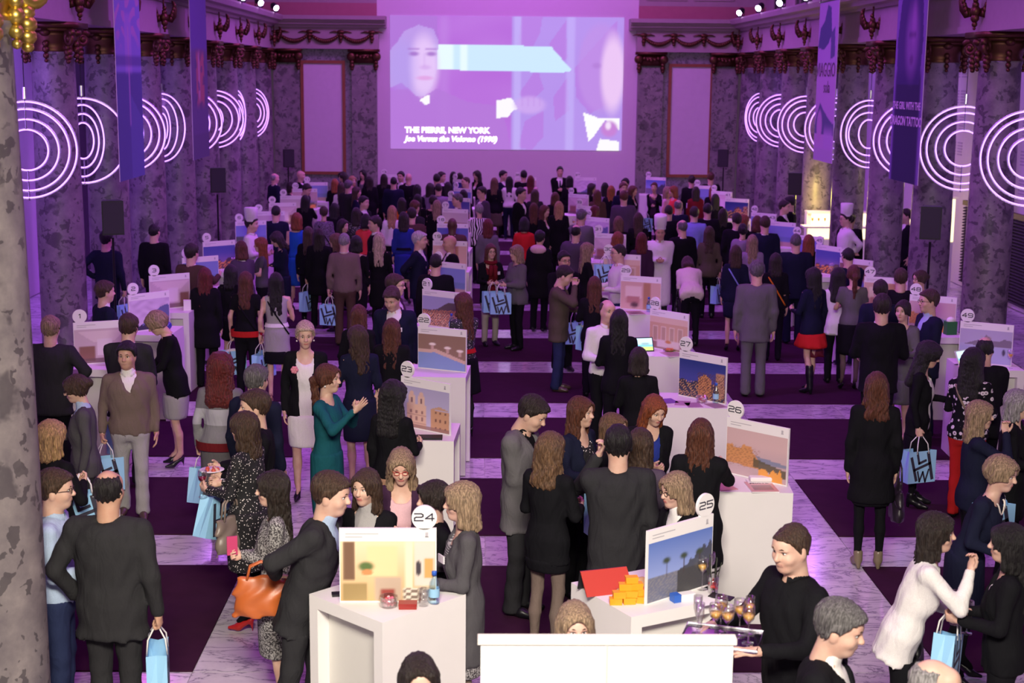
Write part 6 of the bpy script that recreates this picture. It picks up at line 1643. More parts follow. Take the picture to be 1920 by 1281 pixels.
# tables 45-49
tablet(on_table(49, -.24, -.05), rad(35), 'tablet leaning open on the table of the misty island board', scr_beach, 66, (.7, .7, .7)); slab_thing('leaflet', on_table(49, -.26, -.22), .15, .21, .004, .4, plain('rose_leaflet', (.65, .35, .33), .4), 'rose leaflet before the misty island board', 'leaflet')
wine_glass(on_table(49, .20, -.24), 'glass before the misty island lake photo'); wine_glass(on_table(45, .0, -.20), 'glass before the dusk skyline board along the bar side')
t = empty('gift_bag', on_table(48, .20, -.12), .2, 'green gift bag with white tissue on the table near two suited guests', 'bag'); MB().box(-.07, -.05, 0, .07, .05, .17).obj('bag_body', plain('leaf_green', (.02, .16, .04), .5), t); MB().ball((0, 0, .18), (.06, .04, .05), 9, 6).obj('tissue', M['paper'], t, smooth=True)
for num in (8, 9, 12, 45, 17): 
    if num in TABLES:
        x, y, r = TABLES[num]
        t = empty('table_lamp', (x + (.24 if num < 12 else -.25), y - .1, TZ), 0, 'little glowing lamp on the table numbered ' + NUMW[num], 'lamp', 'little table lamps'); link('stem', MB().lathe([(.03, 0), (.008, .01), (.008, .06)], 12).mesh('stem'), M['steel'], t); link('shade', MB().ball((0, 0, .085), .032, 12, 8).mesh('shade', True), emit('warm_lamp_glow', (1, .70, .40), 6), t)

# ---- paper carrier bags with big letters
BGW, BGH, BGD = .33, .33, .13
bagmat = plain('sky_blue_paper', (.32, .62, .88), .45, 0, .4, .03)
def bag_body():
    g = MB(); w, h, d = BGW / 2, BGH, BGD / 2
    vs = [(-w, -d, 0), (w, -d, 0), (w, d, 0), (-w, d, 0), (-w, -d, h), (w, -d, h), (w, d, h), (-w, d, h), (-w + .03, 0, h * .98), (w - .03, 0, h * .98), (-w, 0, 0), (w, 0, 0)]
    fs = [(0, 3, 2, 1), (0, 1, 5, 4), (2, 3, 7, 6), (1, 11, 9, 5), (11, 2, 6, 9), (3, 10, 8, 7), (10, 0, 4, 8)]
    g.add(vs, fs); me = g.mesh('bag_body'); me.materials.append(bagmat); return me
bag_me = bag_body()
def bag_letters(front=True):
    g = MB(); w, h = BGW, BGH
    def pt(u, v): return ((u - .5) * w, v * h)
    y = -BGD / 2 - .0012
    for pts, wd in (([pt(.30, .96), pt(.38, .62), pt(.62, .70)], .026), ([pt(.10, .80), pt(.30, .10)], .032), ([pt(.70, .92), pt(.88, .12)], .036), ([pt(.22, .42), pt(.78, .60)], .028), ([pt(.34, .36), pt(.42, .05), pt(.53, .34), pt(.63, .03), pt(.74, .40)], .020)): ribbon(g, pts, wd, y)
    me = g.mesh('lettering'); me.materials.append(M['ink']); return me
let_me = bag_letters()
handle_me = MB().tube([(-.07, -BGD / 2, BGH - .03), (-.06, -BGD / 2 + .01, BGH + .07), (-.02, -.012, BGH + .145), (.02, -.012, BGH + .145), (.06, -BGD / 2 + .01, BGH + .07), (.07, -BGD / 2, BGH - .03)], .0055, 6).mesh('handle', True); handle_me.materials.append(M['paper'])
tis_me = MB().ball((0, 0, BGH - .02), (.12, .045, .045), 9, 6).mesh('tissue', True); tis_me.materials.append(M['paper'])
def bag(p, rz, label, tilt=0, tissue=False, group='sky blue paper carrier bags'):
    """p: where the handles are held"""
    t = empty('carrier_bag', (p[0], p[1], p[2] - BGH - .14), rz, label, 'bag', group)
    if tilt: t.rotation_euler = (0, tilt, rz)
    link('bag_body', bag_me, None, t)
    link('lettering', let_me, None, t); link('lettering', let_me, None, t, None, (0, 0, math.pi))
    link('handle', handle_me, None, t); link('handle', handle_me, None, t, None, (0, 0, math.pi))
    if tissue: link('tissue', tis_me, None, t)
    return t
def hbag(name, p, rz, col, label, w=.32, h=.24, d=.12, drop=.16, slouch=.8, cat='handbag'):
    """soft handbag hanging by its handles from p"""
    t = empty(name, (p[0], p[1], p[2] - h - drop), rz, label, cat)
    f = Field((-w * .7, -d, -.03), (w * .7, d, h + .04), .014)
    f.prof(np.zeros(3), I3, np.array([0, h * .2, h * .6, h]), np.array([w * .46, w * .5, w * .45, w * .36]), np.array([d * .45, d * .5, d * .40, d * .14]), np.zeros(4), 0, 0)
    f.d = f.d + .006 * np.sin(f.X * 40 + 3 * np.sin(f.Z * 20)); V, Q = f.mesh(); me = np_mesh('bag_body', V, Q)
    lm = plain('bag_leather_' + name + str(int(col[0] * 1000)), col, .4, 0, .5, .15); me.materials.append(lm); link('bag_body', me, None, t)
    for s_ in (-1, 1): MB().tube([(-w * .24, s_ * d * .14, h - .02), (-w * .18, s_ * .012, h + drop * .7), (0, s_ * .008, h + drop), (w * .18, s_ * .012, h + drop * .7), (w * .24, s_ * d * .14, h - .02)], .009, 7).obj('handle', lm, t, smooth=True)
    return t

# ---- white two-panel screen standing in the foreground
xa, ya = at(900, 1190, 1.9); xb, yb = at(1377, 1197, 1.9)
t = empty('partition', ((xa + xb) / 2, 6.17, 0), 0, 'tall white two panel partition standing in front of the tables', 'partition')
hw = (xb - xa) / 2
for s_ in (-1, 1): MB().box(min(0, s_ * hw) + .004, -.02, .0, max(0, s_ * hw) - .004, .02, 1.872).obj('panel', plain('bright_white_panel', (.86, .85, .84), .5), t)
MB().box(-hw - .01, -.03, 1.872, hw + .01, .03, 1.90).obj('top_rail', plain('cream_rail', (.70, .66, .58), .5), t); MB().box(-.006, -.026, 0, .006, .026, 1.872).obj('joint_strip', plain('grey_strip', (.5, .5, .48), .5), t)

# ---- champagne bar between the columns
t = empty('champagne_bar', (8.55, 32.9, 0), 0, 'glowing white champagne bar behind the columns', 'bar')
gl = emit('bar_glow', (1.0, .86, .48), 1.5)
MB().box(-1.25, -.35, .0, 1.2, -.30, .80).obj('front_panel', M['white'], t); MB().box(-1.25, -.32, .82, 1.2, -.28, 1.06).obj('lit_panel', gl, t); MB().box(-1.1, .02, 1.10, 1.2, .06, 1.36).obj('lit_panel', gl, t)
MB().box(-1.35, -.42, 1.06, 1.25, .05, 1.10).obj('counter_top', M['white'], t); MB().box(-1.2, -.02, 1.36, 1.25, .35, 1.40).obj('upper_shelf', M['white'], t); MB().box(-1.2, .06, 0, 1.2, .30, 1.36).obj('bar_core', M['white'], t)
cb = empty('champagne_bottle', (7.98, 32.95, 1.40), 0, 'dark champagne bottle with orange foil on the bar', 'bottle')
link('bottle_body', MB().lathe([(.001, 0), (.044, 0), (.045, .16), (.03, .22), (.016, .27), (.016, .31)], 18).mesh('bottle_body', True), plain('dark_green_glass', (.01, .02, .01), .1), cb); link('foil', MB().lathe([(.0175, .235), (.0175, .315), (.001, .318)], 14).mesh('foil', True), plain('orange_foil', (.6, .2, .05), .3, .6), cb)
for k in range(4): wine_glass((8.25 + .10 * k, 32.98, 1.40), 'flute in the row on top of the champagne bar', 'flute', None, 'flutes on the champagne bar')
for k in range(3): wine_glass((7.4 + .14 * k, 32.62, 1.10), 'flute on the lower counter of the champagne bar', 'flute', 'gold', 'flutes on the lower counter')
t = empty('back_bar', (9.6, 30.6, 0), 0, 'glowing bar shelf behind the columns near the chef with glasses', 'bar')
MB().box(-.25, -.1, 0, .3, .1, 1.0).obj('front_panel', M['white'], t); MB().box(-.25, -.12, 1.0, .3, .1, 1.9).obj('lit_panel', gl, t); MB().box(-.3, -.15, 1.9, .35, .15, 1.94).obj('counter_top', M['white'], t)

ld = bpy.data.lights.new('bar_light', 'POINT'); ld.color = (1.0, .74, .16); ld.energy = 75; ld.shadow_soft_size = .15
lo_ = bpy.data.objects.new('bar_light', ld); COL.objects.link(lo_); lo_.location = (7.25, 32.55, 1.75)
ld = bpy.data.lights.new('bar_light', 'POINT'); ld.color = (1.0, .80, .30); ld.energy = 14; ld.shadow_soft_size = .15
lo_ = bpy.data.objects.new('bar_light', ld); COL.objects.link(lo_); lo_.location = (9.4, 30.0, 2.3)
# ================================================================== GUESTS
def P(px, py, h, face, sex, hair, hc, top, tc, label, **kw):
    return build_person(px, py, h, face, sex, hair, hc, top=top, tc=tc, label=label, **kw)
SIDE = {'R': -1, 'L': 1}
def give_bag(i, side, rz, label, **kw): return bag(i['hands'][SIDE[side]], rad(rz), label, **kw)
def give_glass(i, side, label, **kw):
    p = i['hands'][SIDE[side]]; return wine_glass((p[0], p[1], p[2] - .09), label, **kw)
def give_hbag(i, side, name, rz, col, label, **kw):
    p = i['hands'][SIDE[side]] if kw.pop('hand', True) else i['elbows'][SIDE[side]]
    return hbag(name, p, rad(rz), col, label, **kw)

# ---------------------------------------------------------------- aisle by the gilt column
a = P(195, 882, 1.82, 172, 'm', 'bald', 'black', 'suit', 'charcoal', 'broad balding man in dark grey suit seen from behind, carrying a paper bag', w=1.22, arms=('carry', 'pocket'), skin='mid')
give_bag(a, 'R', 100, 'sky blue bag held by the balding man in the grey suit')
a = P(95, 895, 1.74, 95, 'm', 'short', 'brown', 'shirt', 'lightblue', 'man in pale blue shirt and jeans holding a striped packet beside the lone column', bc='jeans', arms=('bent', 'bent'), extras=('glasses',))
p = a['hands'][-1]
t = empty('striped_packet', (p[0], p[1] - .02, p[2]), rad(80), 'white and brown striped packet held by the man in the pale blue shirt', 'packet')
MB().box(-.10, -.07, 0, .10, .07, .02).obj('wrapper', M['paper'], t)
for k in range(5): MB().box(-.09 + k * .04, -.071, .0201, -.07 + k * .04, .071, .0215).obj('stripe', plain('brown_stripe', (.12, .05, .04), .5), t)
a = P(92, 795, 1.66, 150, 'f', 'bob', 'blond', 'blazer', 'black', 'woman with rounded blond bob in black jacket, seen from behind by the lone column', bot='skirt', legs='black', arms=('bagarm', 'bent'), w=1.15)
give_bag(a, 'R', 20, 'sky blue bag raised on the arm of the woman with the rounded blond bob')
a = P(140, 708, 1.66, -78, 'f', 'bun', 'brown', 'blazer', 'midgrey', 'woman with brown bun and glasses in grey jacket over pale blue blouse', inner='lightblue', extras=('glasses', 'collar'), bot='trousers', bc='charcoal', arms=('bent', 'down'), head=(0, 12))
a = P(93, 597, 1.76, 176, 'm', 'short', 'ash', 'suit', 'charcoal', 'guest with fair slicked hair and dark pinstriped jacket, hand on hip', arms=('hip', 'bent'), w=1.15, bc='black')
a = P(238, 645, 1.72, 12, 'm', 'short', 'black', 'sweater', 'taupe', 'man in brown pullover and beige trousers walking with a paper bag', inner='white', bc='lightgrey', arms=('carry', 'down'), head=(-14, 0), w=1.12, stance=(.10, -.10), sc='brown', skin='mid', opening='vneck', extras=('collar',))
give_bag(a, 'R', 25, 'sky blue bag held by the man in the brown pullover')
a = P(240, 593, 1.80, 172, 'm', 'short', 'brown', 'suit', 'charcoal', 'brown haired man in dark suit leaning over the first table, seen from behind', arms=('low', 'low'), lean=8, w=1.08)
bag((a['hands'][1][0] - .1, a['hands'][1][1] - .25, .80), rad(60), 'sky blue bag hanging beside the first table behind the man in the pullover')
a = P(285, 590, 1.72, -72, 'f', 'updo', 'ash', 'cardigan', 'black', 'fair woman with pinned up hair in black cardigan and grey skirt, looking down', inner='black', bot='skirt', bc='lightgrey', hem=.56, arms=('low', 'low'), head=(0, 28), lean=8, opening='none', shoe='heel')
a = P(195, 530, 1.76, 125, 'm', 'short', 'brown', 'suit', 'navy', 'man in navy suit half hidden behind the first numbered board')
a = P(198, 435, 1.82, 165, 'm', 'short', 'black', 'suit', 'navy', 'tall man in navy suit standing against a column below the loudspeaker', arms=('carry', 'hip'), w=1.08)
give_bag(a, 'R', 60, 'sky blue bag carried beside the column below the loudspeaker')
a = P(288, 422, 1.80, 168, 'm', 'crop', 'black', 'suit', 'black', 'man in black suit with white collar standing before the columns behind board three', w=1.05)
a = P(357, 505, 1.66, 178, 'f', 'longback', 'deepred', 'coat', 'black', 'woman with long straight dark red hair in black coat, seen from behind', bot='trousers', bc='black')
a = P(358, 460, 1.80, 158, 'm', 'short', 'dark', 'suit', 'brown', 'man in brown suit with white collar reaching across a table', arms=('reach', 'down'))
a = P(452, 455, 1.66, -158, 'f', 'bob', 'auburn', 'blazer', 'purplegrey', 'woman with short auburn bob in grey jacket bending towards a table', lean=14, arms=('low', 'low'), bot='trousers', bc='charcoal')
a = P(470, 409, 1.76, 82, 'm', 'short', 'dark', 'chef', 'white', 'chef in white jacket and tall hat at the tables before the row of columns', hat='toque', arms=('bent', 'bent'), bc='charcoal', extras=('apron',))
a = P(490, 448, 1.64, -82, 'f', 'long', 'red', 'tee', 'midgrey', 'woman with long red hair in grey short sleeved top facing the chef', sleeve='short', bot='trousers', bc='black', arms=('mid', 'bent'))
a = P(515, 438, 1.66, -70, 'f', 'shoulder', 'dark', 'dress', 'navy', 'dark haired woman in navy dress looking down beside the red haired woman', bot='dress', hem=.5, head=(0, 25), arms=('mid', 'mid'))
a = P(432, 500, 1.58, 165, 'f', 'shoulder', 'black', 'dress', 'black', 'woman in short black dress standing between two others near table four', bot='dress', hem=.62, arms=('carry', 'down'))
a = P(460, 513, 1.68, 174, 'f', 'long', 'auburn', 'tee', 'black', 'woman with long auburn hair in black tee with broad red belt', sleeve='short', bot='trousers', bc='black', arms=('carry', 'carry'), extras=('sash:red', 'strap:black'))
give_bag(a, 'L', 25, 'sky blue bag with white tissue, held by the woman with the red belt', tissue=True); give_bag(a, 'R', -20, 'sky blue bag in the other hand of the woman with the red belt')
a = P(517, 515, 1.68, 184, 'f', 'longback', 'black', 'tank', 'lightgrey', 'woman with long black hair in pale sleeveless tunic with sparkling belt', sleeve='none', hemz=-.30, bot='skirt', bc='black', hem=.56, arms=('bent', 'carry'), extras=('belt:white', 'strap:black'), shoe='heel', sc='tan')
give_bag(a, 'L', 70, 'sky blue bag half hidden beside the pale sleeveless tunic')
a = P(572, 608, 1.79, 4, 'f', 'pixie', 'platinum', 'blazer', 'black', 'blond short haired woman in white dress and open black jacket facing the hall', inner='white', opening='open', bot='skirt', bc='white', hem=.56, arms=('down', 'down'), extras=('earrings', 'flower'), head=(6, 6), sc='black')
a = P(612, 688, 1.72, 72, 'f', 'pony', 'auburn', 'dress', 'teal', 'woman with auburn ponytail in teal dress gesturing with open hand', bot='dress', hem=.42, arms=('gest', 'chest'), extras=('earrings',))
a = P(412, 672, 1.68, 178, 'f', 'bigcurl', 'deepred', 'sweater', 'grey', 'woman with huge curly red hair, grey pullover and red sash, seen from behind', pat='colorblock', bot='skirt', bc='grey', hem=.28, arms=('down', 'carry'), extras=('sash:darkred',), w=1.1)
give_bag(a, 'L', 70, 'sky blue bag seen edge on beside the huge curly red hair', tilt=.2)
hbag('shoulder_bag', (a['hands'][1][0] + .12, a['hands'][1][1], a['hands'][1][2] + .02), rad(75), PAL['black'], 'slouchy black bag below the sky blue bag of the curly haired woman', h=.34, w=.30)
a = P(478, 690, 1.76, 152, 'm', 'short', 'saltpepper', 'suit', 'navy', 'grey haired man in navy suit seen from behind beside the curly red hair', w=1.1)
a = P(480, 740, 1.78, -76, 'm', 'short', 'brown', 'suit', 'black', 'brown haired man in black suit in profile, plate of food in hand', arms=('bent', 'bent'))
p = a['hands'][1]
t = empty('plate', (p[0], p[1], p[2] + .02), 0, 'white plate with red food held by the brown haired man in black', 'plate'); link('dish', MB().lathe([(.05, 0), (.10, .018), (.098, .02), (.0005, .006)], 22, cap=False).mesh('dish', True), M['white'], t)
for k in range(5): MB().ball((.045 * math.cos(k * 1.3), .045 * math.sin(k * 1.3), .02), .018, 7, 5).obj('morsel', plain('red_morsel', (.5, .08, .04), .5), t, smooth=True)
a = P(462, 775, 1.68, -108, 'f', 'shoulder', 'brown', 'dress', 'black', 'woman in sequinned black dress and red heels holding a glass', pat='sequin', bot='dress', hem=.52, legs='black', sc='red', arms=('mid', 'bent'), w=1.16, skin='fair')
give_glass(a, 'L', 'glass held by the woman in the sequinned dress', col='red')
give_bag(a, 'R', 60, 'sky blue bag swung from the arm of the woman in the sequinned dress', tilt=.35)
give_hbag(a, 'L', 'handbag', 60, (.20, .16, .13), 'taupe leather handbag on the arm of the woman in the sequinned dress', hand=False, w=.36, h=.28)
a = P(515, 890, 1.64, -84, 'f', 'long', 'dark', 'dress', 'lightgrey', 'woman in black and white flecked dress with an orange leather bag', pat='speckle', bot='dress', hem=.46, arms=('mid', 'mid'))
p = a['elbows'][1]
hbag('shoulder_bag', (p[0] - .06, p[1] - .12, p[2] + .06), rad(8), (.46, .11, .025), 'big orange leather bag of the woman in the flecked dress', w=.40, h=.27, d=.15, drop=.10)
slab_thing('phone', (a['hands'][-1][0], a['hands'][-1][1], a['hands'][-1][2]), .07, .012, .13, .3, plain('pink_phone', (.5, .05, .15), .3), 'pink phone in the hands of the woman in the flecked dress', 'phone')
a = P(620, 893, 1.82, 78, 'm', 'short', 'brown', 'suit', 'charcoal', 'man in dark pinstriped suit leaning in towards the smiling woman', lean=16, arms=('back', 'down'), inner='lightblue', stance=(.16, -.05))
a = P(693, 890, 1.66, -12, 'f', 'shoulder', 'brown', 'blazer', 'black', 'smiling brown haired woman in black jacket and grey scarf behind the golden lobby board', inner='lightgrey', opening='deep', arms=('mid', 'mid'), extras=('collar',), head=(-14, 0), bot='trousers', bc='black')
a = P(752, 850, 1.68, 2, 'f', 'wavy', 'ash', 'cardigan', 'plum', 'blond woman with red glasses, pale pink blouse and name badge, looking down', inner='pink', extras=('redglasses', 'badgeL'), arms=('mid', 'mid'), head=(0, 14), bot='trousers', bc='black')
a = P(810, 905, 1.62, -72, 'f', 'updo', 'dark', 'sweater', 'black', 'dark haired woman in black looking up sideways behind the numbered disc', arms=('chest', 'bent'), bot='trousers', bc='black', extras=('scarf:rust',) if False else ())
give_glass(a, 'L', 'glass of pale wine held behind the golden lobby board')
a = P(870, 912, 1.69, -82, 'f', 'bob', 'ash', 'cardigan', 'midgrey', 'woman with blond bob in long grey cardigan holding a carrier bag', inner='lightgrey', ipat='stripe', opening='open', hemz=-.42, arms=('bent', 'bent'), extras=('badge',), bot='skirt', bc='lightgrey', bpat='speckle', hem=.50, legs='taupe')
give_bag(a, 'L', -8, 'sky blue bag with huge letters held by the woman in the long grey cardigan')
a = P(785, 1237, 1.66, 10, 'f', 'long', 'dark', 'sweater', 'black', 'dark haired woman in the foreground of whom only the head shows', bot='trousers', bc='black')
a = P(735, 722, 1.64, 152, 'f', 'curly', 'black', 'sweater', 'black', 'woman with long curly black hair and beige skirt at the church board', bot='skirt', bc='tan', hem=.45, arms=('bent', 'down'))
a = P(672, 615, 1.68, -160, 'f', 'long', 'brown', 'dress', 'navy', 'woman with straight brown hair in navy dress, back turned', bot='dress', hem=.55, sleeve='mid', arms=('down', 'bent'), head=(24, 0))
a = P(672, 576, 1.64, 170, 'f', 'shoulder', 'auburn', 'sweater', 'black', 'auburn haired woman in black standing behind the navy dress', bot='trousers', bc='black', arms=('down', 'carry'))
give_bag(a, 'R', 15, 'sky blue bag beside the auburn haired woman in black')
a = P(733, 543, 1.82, -10, 'm', 'short', 'brown', 'suit', 'navy', 'man in navy jacket and open white shirt looking down', arms=('down', 'down'), head=(-8, 22), extras=('badge',), bc='plum', opening='deep')
a = P(742, 518, 1.80, 78, 'm', 'short', 'brown', 'suit', 'plum', 'man with glasses and brown hair partly hidden behind the navy jacket', extras=('glasses',))
a = P(805, 603, 1.66, 172, 'f', 'longback', 'auburn', 'blazer', 'black', 'woman with long glossy auburn hair in black leather jacket at the pool board', bot='trousers', bc='black', arms=('low', 'low'))
a = P(870, 553, 1.70, -140, 'f', 'longback', 'auburn', 'dress', 'charcoal', 'woman with long wavy auburn hair, red belt and black tights beside the village board', pat='dots', bot='flare', bc='black', hem=.56, legs='charcoal', extras=('belt:red',), arms=('mid', 'bent'), shoe='heel')
a = P(817, 478, 1.78, 178, 'm', 'crop', 'black', 'suit', 'black', 'man with cropped black hair in black suit seen from behind at board twenty', w=1.05)
a = P(845, 443, 1.74, -76, 'm', 'none', 'black', 'suit', 'black', 'bald man in black suit and white shirt in profile', arms=('bent', 'bent'), w=1.05, skin='mid')
a = P(785, 437, 1.80, 78, 'm', 'short', 'white', 'suit', 'navy', 'silver haired man in blue suit with hands clasped behind his back', arms=('back', 'back'), bc='navy')
a = P(848, 410, 1.78, 178, 'm', 'none', 'black', 'suit', 'brown', 'dark skinned bald man in brown suit seen from behind', skin='deep', w=1.1)
a = P(883, 385, 1.66, -165, 'f', 'pixie', 'grey', 'sweater', 'black', 'grey haired woman in swirling black and white top', pat='zebra', bot='trousers', bc='black', w=1.1)
a = P(920, 460, 1.64, 18, 'f', 'shoulder', 'auburn', 'cardigan', 'black', 'woman with glasses and dark red scarf holding a carrier bag with both hands', inner='darkred', extras=('glasses', 'scarf:darkred', 'badge'), bot='trousers', bc='beige', arms=('bent', 'bent'))
give_bag(a, 'R', 12, 'sky blue bag lit pink, held by the woman with the dark red scarf')
a = P(970, 463, 1.66, -62, 'f', 'bob', 'ash', 'poncho', 'grey', 'woman with glasses and grey shawl talking with folded arms', extras=('glasses',), bot='trousers', bc='black', arms=('bent', 'bent'), w=1.08)
give_bag(a, 'L', 6, 'sky blue bag lit pink, held by the woman in the grey shawl')
a = P(915, 413, 1.66, 176, 'f', 'shoulder', 'deepred', 'cardigan', 'grey', 'woman with dark red hair in long grey cardigan, back turned', bot='trousers', bc='black', hemz=-.34)
a = P(983, 410, 1.64, 178, 'f', 'bobshort', 'black', 'sweater', 'red', 'woman with black hair in bright red pullover seen from behind', bot='trousers', bc='black', arms=('bent', 'bent'))
a = P(1012, 435, 1.72, 158, 'f', 'short', 'black', 'coat', 'black', 'guest in black coat with large pale scarf folded like a hood', extras=('hood:pink',), bot='trousers', bc='black', w=1.1)
a = P(1062, 502, 1.74, 78, 'm', 'short', 'dark', 'coat', 'olive', 'man in olive field jacket and jeans eating from his hand', inner='navy', bc='jeans', arms=('face', 'bent'), head=(0, 18), sc='brown', hemz=-.24, extras=('badge',))
a = P(1057, 474, 1.76, 22, 'm', 'short', 'black', 'suit', 'black', 'man with glasses and black suit behind the olive jacket', extras=('glasses',), arms=('chest', 'down'), skin='mid')
bag((a['hands'][1][0] - .05, a['hands'][1][1] - .1, a['hands'][1][2] + .12), rad(10), 'sky blue bag between the olive jacket and the blond woman')
a = P(1100, 458, 1.68, 102, 'f', 'long', 'ash', 'cardigan', 'black', 'woman with long ash blond hair in black talking to the man in the white shirt', bot='trousers', bc='black', arms=('bent', 'bent'))
a = P(1080, 423, 1.76, 162, 'm', 'bald', 'black', 'suit', 'purplegrey', 'balding man in slate suit seen from behind the blond woman', w=1.08)
a = P(1090, 395, 1.76, 150, 'm', 'short', 'saltpepper', 'suit', 'grey', 'grey haired man in light grey suit leaning to a table', arms=('low', 'low'), w=1.1)
a = P(1115, 522, 1.64, 178, 'f', 'long', 'auburn', 'blazer', 'black', 'woman with straight auburn hair in black jacket behind the balding man', bot='trousers', bc='black', arms=('bent', 'bent'))
give_bag(a, 'L', 40, 'sky blue bag with tissue beside the auburn woman in the black jacket', tissue=True)
a = P(1162, 460, 1.80, -78, 'm', 'crop', 'dark', 'shirt', 'white', 'man with cropped hair and glasses in white shirt and dark jeans', bc='jeans', extras=('glasses',), arms=('bent', 'bent'), w=1.12)
a = P(1140, 566, 1.76, 22, 'm', 'bald', 'brown', 'shirt', 'white', 'balding man in white shirt and black trousers smiling at a guest', bc='black', arms=('bent', 'mid'), lean=4, w=1.05)
a = P(1160, 583, 1.72, 172, 'f', 'long', 'black', 'blazer', 'black', 'woman with long black hair in black trouser suit facing the balding man', bot='trousers', bc='black', arms=('bent', 'bent'))
a = P(1198, 657, 1.62, 178, 'f', 'bobshort', 'dark', 'sweater', 'black', 'woman with short sleek dark bob in black pullover seen from behind', bot='trousers', bc='black', arms=('bent', 'bent'))
a = P(1230, 748, 1.70, 2, 'f', 'long', 'red', 'cardigan', 'black', 'woman with wavy red hair in royal blue top holding a glass', inner='blue', opening='open', arms=('mid', 'mid'), head=(22, 18), bot='trousers', bc='black')
give_glass(a, 'L', 'glass held by the red haired woman in the royal blue top', kind='flute', col='gold')
a = P(1092, 755, 1.70, 48, 'f', 'long', 'auburn', 'cardigan', 'navy', 'woman with straight auburn hair and navy cardigan over a sparkling top', inner='black', ipat='dots', opening='open', arms=('bent', 'mid'), bot='trousers', bc='black', head=(10, 0))
give_hbag(a, 'L', 'handbag', 30, (.16, .13, .03), 'olive leather bag held by the woman in the navy cardigan', hand=False, h=.34, w=.28)
give_bag(a, 'R', 20, 'sky blue bag behind the wavy haired woman in black')
a = P(1142, 775, 1.66, 62, 'f', 'long', 'lightbrown', 'sweater', 'black', 'woman with light brown hair hidden behind the tall man, hand raised', arms=('chest', 'chest'), bot='trousers', bc='black', extras=('headband',))
a = P(1160, 805, 1.82, 180, 'm', 'short', 'black', 'suit', 'charcoal', 'tall black haired man in dark grey suit seen square from behind', w=1.1, arms=('down', 'face'))
a = P(1205, 808, 1.70, 162, 'f', 'bob', 'brown', 'blazer', 'purplegrey', 'woman with brown bob in slate jacket beside the tall man in grey', bot='trousers', bc='black', arms=('bent', 'bent'))
a = P(1310, 795, 1.70, 166, 'f', 'longback', 'auburn', 'coat', 'black', 'woman with very long auburn hair in black coat and plaid skirt reaching to a table', inner='black', bot='skirt', bc='white', bpat='plaid', hem=.42, arms=('reach', 'bent'), legs='black')
a = P(1268, 893, 1.64, -62, 'f', 'bob', 'ash', 'blazer', 'black', 'woman with streaked blond bob and white collar bending over the palm coast board', inner='white', extras=('glasses', 'collar'), lean=10, arms=('low', 'low'), bot='trousers', bc='black')
a = P(1008, 750, 1.82, 66, 'm', 'short', 'dark', 'coat', 'grey', 'man in grey jacket over black shirt looking down, hands in front', inner='black', bc='charcoal', arms=('mid', 'mid'), head=(0, 26), extras=('collar',), hemz=-.26)
a = P(1030, 818, 1.68, 146, 'f', 'wavy', 'lightbrown', 'blazer', 'black', 'woman with wavy light brown hair, short black skirt, sheer tights and ankle boots', bot='skirt', bc='black', hem=.72, legs='taupe', shoe='ankle', sc='brown', arms=('bent', 'bent'), hemz=-.20)
a = P(1078, 1140, 1.65, 8, 'f', 'wavy', 'ash', 'sweater', 'grey', 'blond woman behind the white partition of whom only the head shows', bot='trousers', bc='black')
# waiter with tray
a = P(1485, 988, 1.84, -64, 'm', 'crop', 'brown', 'sweater', 'black', 'waiter in black stand collar shirt holding a tray of glasses', inner='black', bc='black', arms=('tray', 'tray'), head=(10, 8), w=1.06, extras=('collar',))
p = (a['hands'][-1] + a['hands'][1]) / 2
tx, ty, tz_ = p[0], p[1], max(a['hands'][-1][2], a['hands'][1][2]) + .03
tr_ = empty('serving_tray', (tx, ty, tz_), rad(-18), 'shining metal tray carried by the waiter', 'tray')
g = MB().prism([(-.20, -.16), (.20, -.16), (.22, -.14), (.22, .14), (.20, .16), (-.20, .16), (-.22, .14), (-.22, -.14)], 0, .006, axis=2); g.obj('tray_base', plain('mirror_steel', (.72, .70, .74), .08, 1.0), tr_)
MB().tube([(-.215, -.155, .012), (.215, -.155, .012), (.215, .155, .012), (-.215, .155, .012)], .009, 6, closed=True).obj('rim', M['steel'], tr_)
for k, (dx, dy, kd, cl) in enumerate(((-.14, .02, 'flute', None), (-.02, .09, 'wine', 'gold'), (.04, -.06, 'wine', 'gold'), (.09, .06, 'wine', 'gold'), (.15, -.03, 'wine', 'gold'), (-.03, -.05, 'wine', 'gold'), (.14, .10, 'flute', 'gold'), (-.11, -.09, 'flute', None))):
    c_, s_ = math.cos(rad(-18)), math.sin(rad(-18))
    wine_glass((tx + dx * c_ - dy * s_, ty + dx * s_ + dy * c_, tz_ + .0065), 'stemmed glass standing on the tray of the waiter' if cl else 'empty flute standing on the tray of the waiter', kd, cl, 'glasses on the tray')
a = P(1580, 1135, 1.80, 66, 'm', 'short', 'saltpepper', 'suit', 'black', 'man with dark wavy greying hair in black suit in the foreground, looking down', head=(0, 12), arms=('bent', 'bent'))
a = P(1750, 1243, 1.74, 70, 'm', 'bald', 'grey', 'suit', 'black', 'bald man with a glasses strap in the foreground, only his crown showing', extras=('glasses',))
